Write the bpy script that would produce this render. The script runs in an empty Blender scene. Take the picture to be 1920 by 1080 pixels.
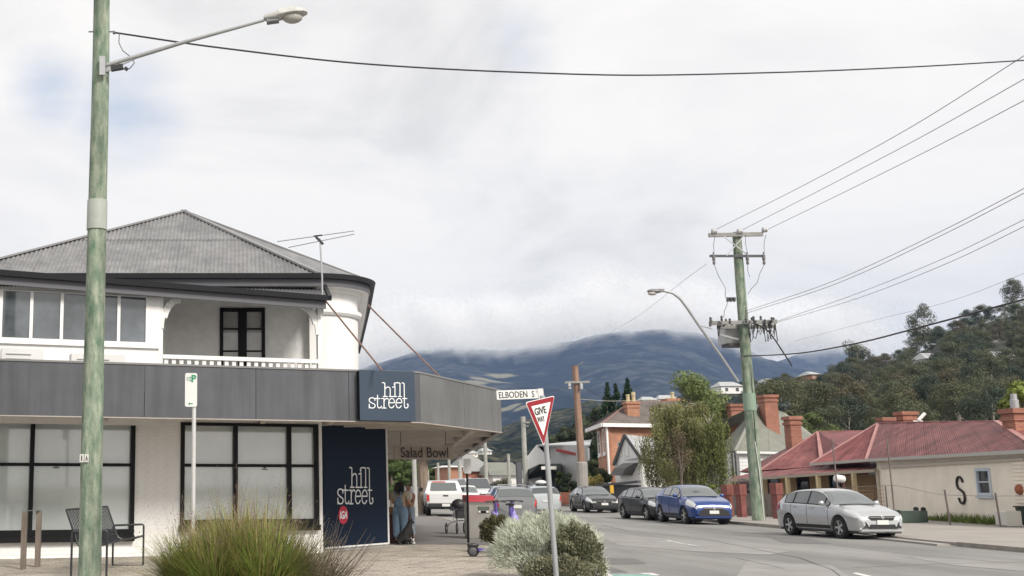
import bpy, bmesh, math, random
from mathutils import Vector, Matrix, noise
sc = bpy.context.scene
COL = sc.collection
R = math.radians
# ---------------------------------------------------------------- camera, sky, sun, exposure
F, CX, HOR, CAMH = 2114.0, 450.0, 908.0, 1.6
PITCH = math.atan((HOR - 540) / F); SP, CP = math.sin(PITCH), math.cos(PITCH)
cam = bpy.data.cameras.new('camera'); camo = bpy.data.objects.new('camera', cam); COL.objects.link(camo)
camo.location = (0, 0, CAMH); camo.rotation_euler = (math.pi/2 + PITCH, 0, 0)
cam.sensor_width = 36; cam.lens = F/1920*36; cam.shift_x = (960 - CX)/1920
cam.clip_start = .1; cam.clip_end = 30000
sc.camera = camo
SUN_DIR = Vector((.42, -.70, .66)).normalized()
sun_el = math.asin(SUN_DIR.z); sun_az = math.atan2(SUN_DIR.x, SUN_DIR.y)
w = bpy.data.worlds.new('World'); sc.world = w; w.use_nodes = True
nt = w.node_tree; nt.nodes.clear()
N = nt.nodes.new; L = nt.links.new
out = N('ShaderNodeOutputWorld'); mixs = N('ShaderNodeMixShader'); b1 = N('ShaderNodeBackground'); b2 = N('ShaderNodeBackground')
sky = N('ShaderNodeTexSky'); sky.sky_type = 'NISHITA'; sky.sun_disc = False; sky.sun_elevation = sun_el; sky.sun_rotation = sun_az
L(sky.outputs[0], b1.inputs[0]); b1.inputs[1].default_value = .13
tc = N('ShaderNodeTexCoord')
mp = N('ShaderNodeMapping'); mp.inputs['Scale'].default_value = (1, 1, 2.4); L(tc.outputs['Generated'], mp.inputs[0])
n1 = N('ShaderNodeTexNoise'); n1.inputs['Scale'].default_value = 3.1; n1.inputs['Detail'].default_value = 9; n1.inputs['Roughness'].default_value = .56; n1.inputs['Distortion'].default_value = .5
L(mp.outputs[0], n1.inputs[0])
r1 = N('ShaderNodeValToRGB'); L(n1.outputs[0], r1.inputs[0])
e = r1.color_ramp.elements; e[0].position = .34; e[0].color = (.69, .675, .655, 1); e[1].position = .58; e[1].color = (.885, .855, .815, 1)
m_ = e.new(.46); m_.color = (.81, .79, .765, 1)
L(r1.outputs[0], b2.inputs[0]); b2.inputs[1].default_value = 1.04
# a thin spot in the cloud cover, where the blue comes through
def gap(px, py, rad):
    u = (px - CX)/F; v = (540 - py)/F
    d = Vector((u, CP - v*SP, SP + v*CP)).normalized()
    vm = N('ShaderNodeVectorMath'); vm.operation = 'DISTANCE'; vm.inputs[1].default_value = d; L(tc.outputs['Generated'], vm.inputs[0])
    mr = N('ShaderNodeMapRange'); mr.inputs[1].default_value = 0; mr.inputs[2].default_value = rad; mr.inputs[3].default_value = 1; mr.inputs[4].default_value = 0
    mr.interpolation_type = 'SMOOTHSTEP'; L(vm.outputs['Value'], mr.inputs[0]); return mr.outputs[0]
def M(op, a, b):
    n = N('ShaderNodeMath'); n.operation = op
    for i, x in enumerate((a, b)):
        if isinstance(x, (int, float)): n.inputs[i].default_value = x
        else: L(x, n.inputs[i])
    return n.outputs[0]
g = M('MAXIMUM', gap(235, 205, .085), gap(95, 165, .06)); g = M('MAXIMUM', g, M('MULTIPLY', gap(975, 85, .055), .7))
n2 = N('ShaderNodeTexNoise'); n2.inputs['Scale'].default_value = 14; n2.inputs['Detail'].default_value = 6; L(mp.outputs[0], n2.inputs[0])
gg = M('MULTIPLY', g, M('MULTIPLY', n2.outputs[0], .95)); 
n3 = N('ShaderNodeTexNoise'); n3.inputs['Scale'].default_value = 1.7; n3.inputs['Detail'].default_value = 5; L(mp.outputs[0], n3.inputs[0])
back = N('ShaderNodeMapRange'); back.inputs[1].default_value = .62; back.inputs[2].default_value = .78; L(n3.outputs[0], back.inputs[0])
fac = N('ShaderNodeMath'); fac.operation = 'SUBTRACT'; fac.use_clamp = True; fac.inputs[0].default_value = 1.08; L(gg, fac.inputs[1])
L(fac.outputs[0], mixs.inputs[0]); L(b1.outputs[0], mixs.inputs[1]); L(b2.outputs[0], mixs.inputs[2]); L(mixs.outputs[0], out.inputs[0])
sl = bpy.data.lights.new('sun', 'SUN'); sl.energy = 3.2; sl.angle = R(16); sl.color = (1, .94, .86)
so = bpy.data.objects.new('sun', sl); COL.objects.link(so); so.rotation_euler = (-SUN_DIR).to_track_quat('-Z', 'Y').to_euler()
vs = sc.view_settings; vs.view_transform = 'Standard'; vs.look = 'None'; vs.gamma = 1; vs.exposure = .22; vs.use_curve_mapping = False
sc.cycles.volume_bounces = 1; sc.cycles.transparent_max_bounces = 24; sc.cycles.max_bounces = 6
# ---------------------------------------------------------------- helpers
def ray(x, y):
    u = (x - CX)/F; v = (540 - y)/F
    return Vector((u, CP - v*SP, SP + v*CP))
def at(x, y, D):
    d = ray(x, y); return Vector((0, 0, CAMH)) + d*(D/d.y)
def G(x, y, z=0.):
    d = ray(x, y); return Vector((0, 0, CAMH)) + d*((z - CAMH)/d.z)
def onplane(x, y, p0, n):
    d = ray(x, y); o = Vector((0, 0, CAMH)); return o + d*((p0 - o).dot(n)/d.dot(n))
def wl(x, y, c, m=.3):
    d = ray(x, y); return Vector((0, 0, CAMH)) + d*(c/(d.y - m*d.x))
def px(x, y, D):  # one pixel in metres there
    return D/F
V = Vector
def lerp(a, b, t): return a + (b - a)*t
def interp(pts, x):
    if x <= pts[0][0]: return pts[0][1]
    for (x0, y0), (x1, y1) in zip(pts, pts[1:]):
        if x <= x1: return y0 + (y1 - y0)*(x - x0)/(x1 - x0)
    return pts[-1][1]
def sm(pts, x):
    for i in range(len(pts)-1):
        x0, y0 = pts[i]; x1, y1 = pts[i+1]
        if x <= x1 or i == len(pts)-2:
            t = min(1, max(0, (x-x0)/(x1-x0)))
            def sl(k):
                if k <= 0 or k >= len(pts)-1: return (pts[min(k+1, len(pts)-1)][1]-pts[max(k-1, 0)][1])/(pts[min(k+1, len(pts)-1)][0]-pts[max(k-1, 0)][0])
                a = (pts[k][1]-pts[k-1][1])/(pts[k][0]-pts[k-1][0]); b = (pts[k+1][1]-pts[k][1])/(pts[k+1][0]-pts[k][0])
                return 0 if a*b <= 0 else 2*a*b/(a+b)
            h = x1-x0; m0, m1 = sl(i)*h, sl(i+1)*h
            return (2*t**3-3*t*t+1)*y0+(t**3-2*t*t+t)*m0+(-2*t**3+3*t*t)*y1+(t**3-t*t)*m1
MATS = {}
def mat(name, col, rough=.7, var=0., scale=4., bump=0., metal=0., col2=None, spec=.5, island=0., stretch=(1, 1, 1), coat=0., detail=6, bscale=None, trans=0., alpha=None, streak=0.):
    if name in MATS: return MATS[name]
    m = bpy.data.materials.new(name); m.use_nodes = True; t = m.node_tree; n = t.nodes; l = t.links.new
    p = n['Principled BSDF']; p.inputs['Roughness'].default_value = rough; p.inputs['Metallic'].default_value = metal
    p.inputs['Specular IOR Level'].default_value = spec; p.inputs['Coat Weight'].default_value = coat; p.inputs['Coat Roughness'].default_value = .05
    c = tuple(col) + (1,)
    if var or col2 or bump or island or streak:
        tcn = n.new('ShaderNodeTexCoord'); mpn = n.new('ShaderNodeMapping'); mpn.inputs['Scale'].default_value = stretch
        l(tcn.outputs['Object'], mpn.inputs[0])
        ns = n.new('ShaderNodeTexNoise'); ns.inputs['Scale'].default_value = scale; ns.inputs['Detail'].default_value = detail; ns.inputs['Roughness'].default_value = .62
        l(mpn.outputs[0], ns.inputs[0])
        rp = n.new('ShaderNodeValToRGB'); l(ns.outputs[0], rp.inputs[0])
        a = tuple(max(0, x*(1-var)) for x in col); b = tuple(x*(1+var) for x in col) if col2 is None else col2
        rp.color_ramp.elements[0].position = .32; rp.color_ramp.elements[1].position = .68
        rp.color_ramp.elements[0].color = a + (1,); rp.color_ramp.elements[1].color = tuple(b) + (1,)
        src = rp.outputs[0]
        if island:
            ge = n.new('ShaderNodeNewGeometry'); hv = n.new('ShaderNodeHueSaturation')
            mr = n.new('ShaderNodeMapRange'); mr.inputs[3].default_value = 1-island; mr.inputs[4].default_value = 1+island
            l(ge.outputs['Random Per Island'], mr.inputs[0]); l(mr.outputs[0], hv.inputs['Value']); l(src, hv.inputs['Color'])
            oi = n.new('ShaderNodeObjectInfo'); mr2 = n.new('ShaderNodeMapRange'); mr2.inputs[3].default_value = .485; mr2.inputs[4].default_value = .515
            l(oi.outputs['Random'], mr2.inputs[0]); l(mr2.outputs[0], hv.inputs['Hue']); src = hv.outputs[0]
        if streak:
            mp2 = n.new('ShaderNodeMapping'); mp2.inputs['Scale'].default_value = (3, 3, .25); l(tcn.outputs['Object'], mp2.inputs[0])
            n4 = n.new('ShaderNodeTexNoise'); n4.inputs['Scale'].default_value = 2; n4.inputs['Detail'].default_value = 8; l(mp2.outputs[0], n4.inputs[0])
            mr3 = n.new('ShaderNodeMapRange'); mr3.inputs[1].default_value = .35; mr3.inputs[2].default_value = .7; mr3.inputs[3].default_value = 1; mr3.inputs[4].default_value = 1-streak; l(n4.outputs[0], mr3.inputs[0])
            h2 = n.new('ShaderNodeHueSaturation'); l(mr3.outputs[0], h2.inputs['Value']); l(src, h2.inputs['Color']); src = h2.outputs[0]
        l(src, p.inputs['Base Color'])
        if bump:
            nb = n.new('ShaderNodeTexNoise'); nb.inputs['Scale'].default_value = bscale or scale*6; nb.inputs['Detail'].default_value = 5; l(mpn.outputs[0], nb.inputs[0])
            bp = n.new('ShaderNodeBump'); bp.inputs['Strength'].default_value = bump; bp.inputs['Distance'].default_value = .02
            l(nb.outputs[0], bp.inputs['Height']); l(bp.outputs[0], p.inputs['Normal'])
    else: p.inputs['Base Color'].default_value = c
    if trans:
        tr = n.new('ShaderNodeBsdfTranslucent'); mx = n.new('ShaderNodeMixShader'); mx.inputs[0].default_value = trans
        if p.inputs['Base Color'].links: l(p.inputs['Base Color'].links[0].from_socket, tr.inputs[0])
        else: tr.inputs[0].default_value = c
        l(p.outputs[0], mx.inputs[1]); l(tr.outputs[0], mx.inputs[2]); l(mx.outputs[0], n['Material Output'].inputs[0])
    if alpha is not None: p.inputs['Alpha'].default_value = alpha
    MATS[name] = m; return m
class MB:
    def __init__(s): s.v = []; s.f = []
    def add(s, vs, fs):
        k = len(s.v); s.v += [tuple(p) for p in vs]; s.f += [tuple(i+k for i in f) for f in fs]; return s
    def poly(s, *ps): return s.add(ps, [tuple(range(len(ps)))])
    def box(s, c, sz, X=None, Y=None, Z=None, rz=0):
        X = V(X) if X is not None else V((math.cos(rz), math.sin(rz), 0)); Y = V(Y) if Y is not None else V((-math.sin(rz), math.cos(rz), 0)); Z = V(Z) if Z is not None else X.cross(Y)
        c = V(c); h = [q/2 for q in sz]
        vs = [c + X*(a*h[0]) + Y*(b*h[1]) + Z*(d*h[2]) for d in (-1, 1) for b in (-1, 1) for a in (-1, 1)]
        return s.add(vs, [(0, 2, 3, 1), (4, 5, 7, 6), (0, 1, 5, 4), (2, 6, 7, 3), (0, 4, 6, 2), (1, 3, 7, 5)])
    def bb(s, x0, x1, y0, y1, z0, z1): return s.box(((x0+x1)/2, (y0+y1)/2, (z0+z1)/2), (x1-x0, y1-y0, z1-z0))
    def bar(s, a, b, w, h=None, up=(0, 0, 1)):
        a, b = V(a), V(b); d = (b-a); ln = d.length; d.normalize(); u = V(up)
        if abs(d.dot(u)) > .98: u = V((0, 1, 0))
        x = d.cross(u).normalized(); z = x.cross(d)
        return s.box((a+b)/2, (w, ln, h or w), x, d, z)
    def tube(s, pts, r, n=8, caps=True):
        pts = [V(p) for p in pts]; k = len(s.v); rs = r if isinstance(r, (list, tuple)) else [r]*len(pts)
        up = V((0, 0, 1)); px_ = None
        for i, p in enumerate(pts):
            d = (pts[min(i+1, len(pts)-1)] - pts[max(i-1, 0)]).normalized()
            if px_ is None:
                x = d.cross(up); 
                if x.length < .05: x = d.cross(V((0, 1, 0)))
            else: x = px_ - d*px_.dot(d)
            x.normalize(); px_ = x; y = d.cross(x)
            for j in range(n):
                a = 2*math.pi*j/n; s.v.append(tuple(p + (x*math.cos(a) + y*math.sin(a))*rs[i]))
        for i in range(len(pts)-1):
            for j in range(n):
                a, b = k+i*n+j, k+i*n+(j+1) % n; s.f.append((a, b, b+n, a+n))
        if caps: s.f.append(tuple(k+j for j in range(n))[::-1]); s.f.append(tuple(k+(len(pts)-1)*n+j for j in range(n)))
        return s
    def lathe(s, c, prof, n=16, axis=(0, 0, 1), caps=True):   # prof: (radius, height)
        c = V(c); A = V(axis).normalized(); X = A.orthogonal().normalized(); Y = A.cross(X); k = len(s.v)
        for r, h in prof:
            for j in range(n):
                a = 2*math.pi*j/n; s.v.append(tuple(c + A*h + (X*math.cos(a)+Y*math.sin(a))*r))
        for i in range(len(prof)-1):
            for j in range(n):
                a, b = k+i*n+j, k+i*n+(j+1) % n; s.f.append((a, b, b+n, a+n))
        if caps: s.f.append(tuple(k+j for j in range(n))[::-1]); s.f.append(tuple(k+(len(prof)-1)*n+j for j in range(n)))
        return s
    def ell(s, c, r, n=10, m=6, axis=(0, 0, 1)):
        return s.lathe_e(c, r, n, m)
    def lathe_e(s, c, r, n, m):
        k = len(s.v); c = V(c)
        for i in range(m+1):
            t = math.pi*(i+.02*(i == 0)-.02*(i == m))/m
            for j in range(n):
                a = 2*math.pi*j/n; s.v.append((c.x+r[0]*math.sin(t)*math.cos(a), c.y+r[1]*math.sin(t)*math.sin(a), c.z-r[2]*math.cos(t)))
        for i in range(m):
            for j in range(n):
                a, b = k+i*n+j, k+i*n+(j+1) % n; s.f.append((a, b, b+n, a+n))
        return s
    def prism(s, pts, d):   # closed polygon pts extruded by vector d
        n = len(pts); d = V(d); a = [V(p) for p in pts]
        return s.add(a + [p+d for p in a], [tuple(range(n))[::-1], tuple(range(n, 2*n))] + [(i, (i+1) % n, n+(i+1) % n, n+i) for i in range(n)])
    def sweep(s, path, prof, closed=False):   # prof: (outward, up) ; path horizontal-ish ; outward = right of travel
        k = len(s.v); P = [V(p) for p in path]; n = len(prof)
        for i, p in enumerate(P):
            d = (P[min(i+1, len(P)-1)] - P[max(i-1, 0)]); d.z = 0; d.normalize(); o = V((d.y, -d.x, 0))
            for a, b in prof: s.v.append(tuple(p + o*a + V((0, 0, b))))
        for i in range(len(P)-1):
            for j in range(n):
                a, b = k+i*n+j, k+i*n+(j+1) % n; s.f.append((a, b, b+n, a+n))
        s.f.append(tuple(k+j for j in range(n))[::-1]); s.f.append(tuple(k+(len(P)-1)*n+j for j in range(n)))
        return s
    def build(s, name, m, parent=None, smooth=False, kind=None, ang=35):
        me = bpy.data.meshes.new(name); 
        if parent is not None:
            o_ = worldloc(parent); vs = [(a-o_[0], b-o_[1], c-o_[2]) for a, b, c in s.v]
        else: vs = s.v
        me.from_pydata(vs, [], s.f); 
        if m: me.materials.append(m)
        if smooth:
            me.polygons.foreach_set('use_smooth', [True]*len(me.polygons)); me.set_sharp_from_angle(angle=R(ang))
        me.update(); return link(name, me, parent, kind)
def worldloc(o):
    l = V((0, 0, 0))
    while o is not None: l += o.location; o = o.parent
    return l
def link(name, me, parent=None, kind=None):
    o = bpy.data.objects.new(name, me); COL.objects.link(o)
    if parent is not None: o.parent = parent
    if kind: o['kind'] = kind
    return o
def fixn(o):
    bm = bmesh.new(); bm.from_mesh(o.data); bmesh.ops.recalc_face_normals(bm, faces=bm.faces); bm.to_mesh(o.data); bm.free(); return o
def thing(name, label, cat, loc=(0, 0, 0), rz=0, group=None):
    o = bpy.data.objects.new(name, None); COL.objects.link(o); o.location = loc; o.rotation_euler = (0, 0, rz); o.empty_display_size = .2
    return tag(o, label, cat, group)
def tag(o, label=None, cat=None, group=None, kind=None):
    if label: o['label'] = label
    if cat: o['category'] = cat
    if group: o['group'] = group
    if kind: o['kind'] = kind
    return o
def kids(o): return [c for c in COL.objects if c.parent == o]
def dup(o, loc=None, rz=None, label=None, scale=None, parent=None):
    c = o.copy(); COL.objects.link(c)
    if parent is not None: c.parent = parent
    for ch in o.children: dup(ch, parent=c)
    if loc is not None: c.location = loc
    if rz is not None: c.rotation_euler[2] = rz
    if scale is not None: c.scale = scale if hasattr(scale, '__len__') else (scale,)*3
    if label: c['label'] = label
    return c
def place(o, loc, rz=0): o.location = loc; o.rotation_euler = (0, 0, rz); return o
def text(s, p0, xd, up, height, width, m, parent, bold=0., depth=.004, shear=0., font_name='lettering'):
    cu = bpy.data.curves.new('t', 'FONT'); cu.body = s; cu.size = 1; cu.offset = bold; cu.extrude = .5; cu.shear = shear; cu.resolution_u = 3
    o = bpy.data.objects.new('t', cu); COL.objects.link(o); dg = bpy.context.evaluated_depsgraph_get(); dg.update()
    me = bpy.data.meshes.new_from_object(o.evaluated_get(dg)); bpy.data.objects.remove(o); bpy.data.curves.remove(cu)
    xs = [v.co.x for v in me.vertices]; ys = [v.co.y for v in me.vertices]
    x0, x1, y0, y1 = min(xs), max(xs), min(ys), max(ys); xd = V(xd).normalized(); up = V(up).normalized(); nn = xd.cross(up)
    pl = worldloc(parent) if parent else V((0, 0, 0))
    for v in me.vertices:
        v.co = V(p0) + xd*((v.co.x-x0)/(x1-x0)*width) + up*((v.co.y-y0)/(y1-y0)*height) + nn*(v.co.z+.5)*depth - pl
    me.materials.clear(); me.materials.append(m); return link(font_name, me, parent)
def skin(name, verts, edges, m, parent, sub=2, loc=None):
    me = bpy.data.meshes.new(name); me.from_pydata([v[0] for v in verts], edges, [])
    o = bpy.data.objects.new(name, me); COL.objects.link(o)
    md = o.modifiers.new('s', 'SKIN'); md.use_smooth_shade = True
    sv = me.skin_vertices[0].data
    for i, v in enumerate(verts):
        r = v[1]; sv[i].radius = (r, r) if not isinstance(r, tuple) else r; sv[i].use_root = (i == 0)
    if sub: s2 = o.modifiers.new('b', 'SUBSURF'); s2.levels = sub; s2.render_levels = sub
    dg = bpy.context.evaluated_depsgraph_get(); dg.update()
    nm = bpy.data.meshes.new_from_object(o.evaluated_get(dg)); bpy.data.objects.remove(o)
    nm.materials.clear(); nm.materials.append(m)
    nm.polygons.foreach_set('use_smooth', [True]*len(nm.polygons))
    return link(name, nm, parent)
rnd = random.Random(7)
# ---------------------------------------------------------------- shared materials
def leafmat(name, col, var=.35, island=.45, scale=.6, trans=.3): return mat(name, col, .6, var, scale, island=island, trans=trans, spec=.25)
WHITE = mat('white_paint', (.81, .805, .79), .6, .04, 1.2, bump=.15, bscale=30, streak=.06)
WHITEBRICK = mat('white_brick_paint', (.84, .835, .82), .65, .07, 5, bump=.3, bscale=40)
BLACK = mat('black_frame', (.009, .009, .010), .5, spec=.2)
GREYPANEL = mat('grey_panel', (.088, .092, .106), .45, .14, .9, streak=.28)
SOFFIT = mat('soffit_paint', (.62, .57, .51), .7, .05, 2)
GUTTER = mat('dark_gutter', (.022, .023, .027), .5, spec=.3)
IRON = mat('grey_iron', (.21, .21, .215), .5, .22, 1.3, streak=.3, bump=.05)
POLEG = mat('green_treated_timber', (.15, .27, .18), .85, .3, 4, bump=.8, bscale=25, stretch=(2.2, 2.2, .7), col2=(.42, .46, .36), streak=.55, detail=10)
GALV = mat('galvanised', (.42, .43, .44), .45, .1, 4, metal=.6)
GALVD = mat('galvanised_dark', (.2, .2, .21), .5, .1, 4, metal=.5)
STEEL = mat('brushed_steel', (.42, .40, .37), .35, .06, 3, metal=.75)
RUBBER = mat('rubber', (.015, .015, .016), .8)
PLASTIC = mat('black_plastic', (.02, .02, .022), .5)
NAVY = mat('navy_panel', (.007, .016, .036), .6, .06, 1, spec=.15)
NAVYL = mat('navy_sign', (.032, .053, .085), .4, .05, 1)
WHITEL = mat('white_lettering', (.85, .86, .88), .5)
GLASSF = mat('frosted_window', (.56, .61, .61), .04, .12, .6, spec=.9, coat=1.)
GLASSF.node_tree.nodes['Principled BSDF'].inputs['Coat IOR'].default_value = 1.9
GLASSU = mat('upper_glass', (.10, .115, .13), .03, .5, .8, spec=1., coat=1.)
GLASSD = mat('dark_glass', (.02, .025, .03), .03, spec=.8)
CONC = mat('concrete', (.30, .285, .265), .85, .14, 1.1, bump=.2, bscale=50)
TIMB = mat('old_timber', (.30, .19, .14), .85, .25, 3, stretch=(3, 3, .4), bump=.4, streak=.3)
BRICKO = None
# ---------------------------------------------------------------- ground, road, footpaths
def asphalt():
    m = bpy.data.materials.new('asphalt'); m.use_nodes = True; t = m.node_tree; n = t.nodes; l = t.links.new; p = n['Principled BSDF']
    tcn = n.new('ShaderNodeTexCoord'); mp = n.new('ShaderNodeMapping'); mp.inputs['Scale'].default_value = (1, .22, 1); mp.inputs['Rotation'].default_value = (0, 0, .1); l(tcn.outputs['Object'], mp.inputs[0])
    a = n.new('ShaderNodeTexNoise'); a.inputs['Scale'].default_value = .35; a.inputs['Detail'].default_value = 8; a.inputs['Roughness'].default_value = .65; l(mp.outputs[0], a.inputs[0])
    r = n.new('ShaderNodeValToRGB'); l(a.outputs[0], r.inputs[0]); e = r.color_ramp.elements
    e[0].position = .3; e[0].color = (.135, .132, .126, 1); e[1].position = .7; e[1].color = (.30, .29, .275, 1)
    f = n.new('ShaderNodeTexNoise'); f.inputs['Scale'].default_value = 45; f.inputs['Detail'].default_value = 3; l(tcn.outputs['Object'], f.inputs[0])
    mx = n.new('ShaderNodeMix'); mx.data_type = 'RGBA'; mx.blend_type = 'OVERLAY'; mx.inputs[0].default_value = .5; l(r.outputs[0], mx.inputs[6]); l(f.outputs[0], mx.inputs[7])
    l(mx.outputs[2], p.inputs['Base Color']); p.inputs['Roughness'].default_value = .85
    bp = n.new('ShaderNodeBump'); bp.inputs['Strength'].default_value = .35; bp.inputs['Distance'].default_value = .01; l(f.outputs[0], bp.inputs['Height']); l(bp.outputs[0], p.inputs['Normal'])
    return m
ASPH = asphalt()
EARTH = mat('earth', (.10, .10, .06), .95, .3, .05)
def sheet(pts, z0, z1, name, m, kind='structure', parent=None):
    mb = MB(); mb.prism([V((p[0], p[1], z0)) for p in pts], (0, 0, z1-z0)); o = mb.build(name, m, parent, kind=kind); fixn(o); return o
g = MB(); S = 12000; g.prism([(-S, -800, -.3), (S, -800, -.3), (S, S, -.3), (-S, S, -.3)], (0, 0, -.5)); o = g.build('ground', EARTH, kind='structure'); fixn(o)
KR = [(17.6, -30), (18.2, 10), (18.5, 22), (18.8, 27.7), (19.0, 32), (19.7, 38), (20.1, 44), (20.25, 48), (22.2, 67.6), (25, 90), (33, 150), (45, 230), (60, 320)]
KL = [(-60, 10.5), (-10, 11.5), (1.5, 12.5), (4.0, 14.2), (5.4, 17.5), (6.15, 21), (6.9, 26), (7.9, 34), (8.9, 46), (9.7, 58), (11.6, 80), (15.2, 120), (22, 170), (36, 250), (50, 320)]
road_pts = [(-60, -60), (60, -60), (60, -30)] 
sheet([(-80, -60), (17.6, -60)] + KR + KL[::-1] + [(-80, 10.5)], -.25, 0, 'road', ASPH)
FOOT = mat('footpath_concrete', (.30, .275, .25), .85, .12, .6, bump=.15, bscale=40)
FOOTD = mat('footpath_asphalt', (.17, .16, .155), .85, .15, .7, bump=.2, bscale=60)
sheet(KR + [(140, 320), (140, -60), (17.6, -60)], -.28, .085, 'right_footpath', FOOT)
# left footpath: paved part near the corner, bitumen further up the street
def kl(y): return interp([(b, a) for a, b in KL[1:]], y)
LK = [(x, y) for x, y in KL if y <= 31]
YS = 30.5
lf = sheet([(-60, YS), (-60, 10.5)] + LK[1:] + [(kl(YS), YS)], -.28, .015, 'left_footpath', mat('grout', (.13, .12, .11), .95))
sheet([(-60, YS), (kl(YS), YS)] + [(x, y) for x, y in KL if y > YS] + [(-60, 320)], -.28, .03, 'left_footpath_beyond', FOOTD)
def kerb(pts, side, name):
    mb = MB(); mb.sweep([V((x, y, 0)) for x, y in pts], [(-.0, -.05), (.16, -.05), (.16, .03), (.12, .045), (-.0, .045)] if side > 0 else [(-.16, -.05), (0, -.05), (0, .10), (-.12, .115), (-.16, .115)])
    o = mb.build(name, mat('kerb_stone', (.27, .25, .22), .9, .2, 2.5, bump=.2), kind='structure'); fixn(o)
kerb([p for p in KR if p[1] <= 30.2] + [(18.9, 30.2)], -1, 'kerb'); kerb([(19.75, 38.5), (20.1, 44), (20.25, 48), (22.2, 67.6), (25, 90), (33, 150), (45, 230)], -1, 'kerb')
kerb(KL[1:13], 1, 'kerb')
# driveway lip
sheet([(18.7, 30.4), (19.75, 38.4), (19.2, 38.4), (18.35, 30.4)], -.1, .05, 'driveway_crossover', CONC)
# herringbone-ish pavers
PAV = mat('paver', (.36, .315, .27), .85, .2, 2.2, bump=.25, bscale=40)
PAV2 = mat('paver_dark', (.27, .235, .205), .85, .2, 2.2, bump=.25, bscale=40)
def in_poly(x, y, P):
    c = False; j = len(P)-1
    for i in range(len(P)):
        if (P[i][1] > y) != (P[j][1] > y) and x < (P[j][0]-P[i][0])*(y-P[i][1])/(P[j][1]-P[i][1])+P[i][0]: c = not c
        j = i
    return c
pw, ph = .42, .21; spots = []
PA = V((-.30, .954, 0)); PB = V((.954, .30, 0))   # rows run along the shop front
zone = [(-9, 17.5), (3.4, 17.5)] + [(x-.25, y) for x, y in LK if y > 15.5] + [(kl(YS)-.25, YS), (3.6, YS), (1.9, 27.2), (-9, 24.0)]
for i in range(-70, 70):
    for j in range(-10, 180):
        for k in (0, 1):
            # stretcher rows with every second pair turned
            p = PB*(i*pw + (j % 2)*pw*.5) + PA*(j*ph) + V((0, 8, 0))
            if k == 0 and in_poly(p.x, p.y, zone): spots.append((p.x, p.y))
def seen(p):
    q = V((p[0], p[1], .09)); u = q.x/q.y; return (0 < u*F+CX < 960) and q.y > 19.6
vis = [p for p in spots if seen(p)]; vis.sort(key=lambda p: (abs(p[0]-2.6) > 2.9, p[1])); first = vis[:300]; fs = set(first)
def paver_mesh(m):
    mb = MB(); a, b = pw/2-.008, ph/2-.008; t = .012
    X, Y = PB, PA
    c = [X*(i*a)+Y*(j*b) for i, j in ((-1, -1), (1, -1), (1, 1), (-1, 1))]; d = [X*(i*(a-t))+Y*(j*(b-t))+V((0, 0, t)) for i, j in ((-1, -1), (1, -1), (1, 1), (-1, 1))]
    mb.add(c+d, [(4, 5, 6, 7)]+[(i, (i+1) % 4, 4+(i+1) % 4, 4+i) for i in range(4)])
    return mb
pmesh = []
for m in (PAV, PAV2): 
    me = bpy.data.meshes.new('paver'); q = paver_mesh(m); me.from_pydata(q.v, [], q.f); me.materials.append(m); pmesh.append(me)
for x, y in first:
    o = link('paver', pmesh[0] if rnd.random() < .74 else pmesh[1], lf); o.location = (x, y, .013+rnd.uniform(0, .005))
rest = MB(); q = paver_mesh(PAV)
for x, y in spots:
    if (x, y) not in fs: rest.add([V(v)+V((x, y, .013+rnd.uniform(0, .004))) for v in q.v], q.f)
rest.build('paver', mat('paver_mass', (.34, .30, .26), .85, .2, 1.2, bump=.25, bscale=40, island=.16), lf, kind='stuff')
# paint on the road
PAINT = mat('road_paint', (.62, .62, .60), .7, .15, 9); PG = mat('green_paint', (.22, .38, .33), .8, .25, 5)
def paint(pxs, name, m, z=.004):
    mb = MB(); mb.poly(*[G(x, y, z) for x, y in pxs]); return mb.build(name, m, kind='structure')
paint([(1249, 1013.5), (1254, 1012.5), (1316, 1024), (1312, 1026.2)], 'road_marking', PAINT)
paint([(1598, 1075), (1606, 1073.5), (1680, 1090), (1668, 1092)], 'road_marking', PAINT)
paint([(1100, 1077), (1225, 1076), (1240, 1081), (1215, 1090), (1100, 1090)], 'road_marking', PG)
paint([(1105, 1074), (1140, 1074.5), (1150, 1080), (1130, 1080)], 'road_marking', PAINT, .008)
paint([(1195, 1074.5), (1222, 1074), (1238, 1078), (1230, 1079)], 'road_marking', PAINT, .008)
TAR = mat('road_patch', (.15, .148, .145), .9, .12, 1.5, bump=.3, bscale=80)
paint([(1090, 1046), (1190, 1047), (1212, 1057), (1100, 1059)], 'road_patch', TAR)
paint([(1120, 1062), (1135, 1060), (1178, 1073), (1120, 1073)], 'road_patch', TAR)
SEAM = mat('tar_seam', (.05, .05, .05), .8)
def seam(pts, w=.025):
    mb = MB(); P = [G(x, y, .006) for x, y in pts]
    for a, b in zip(P, P[1:]):
        d = (b-a).normalized(); o_ = V((d.y, -d.x, 0))*w; mb.poly(a-o_, a+o_, b+o_, b-o_)
    mb.build('road_joint', SEAM, kind='structure')
LIGHTA = mat('worn_asphalt', (.27, .262, .25), .9, .16, 1.2, bump=.3, bscale=70)
paint([(1128, 1008), (1180, 1004), (1330, 1016), (1480, 1034), (1440, 1040), (1290, 1033), (1160, 1022)], 'road_patch', LIGHTA)
paint([(1430, 1004), (1520, 1010), (1560, 1020), (1470, 1018)], 'road_patch', TAR, .0045)
paint([(1700, 1044), (1800, 1050), (1930, 1062), (1930, 1072), (1790, 1060)], 'road_patch', LIGHTA, .0045)
paint([(1400, 1052), (1560, 1060), (1600, 1085), (1380, 1082)], 'road_patch', LIGHTA, .0045)
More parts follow.
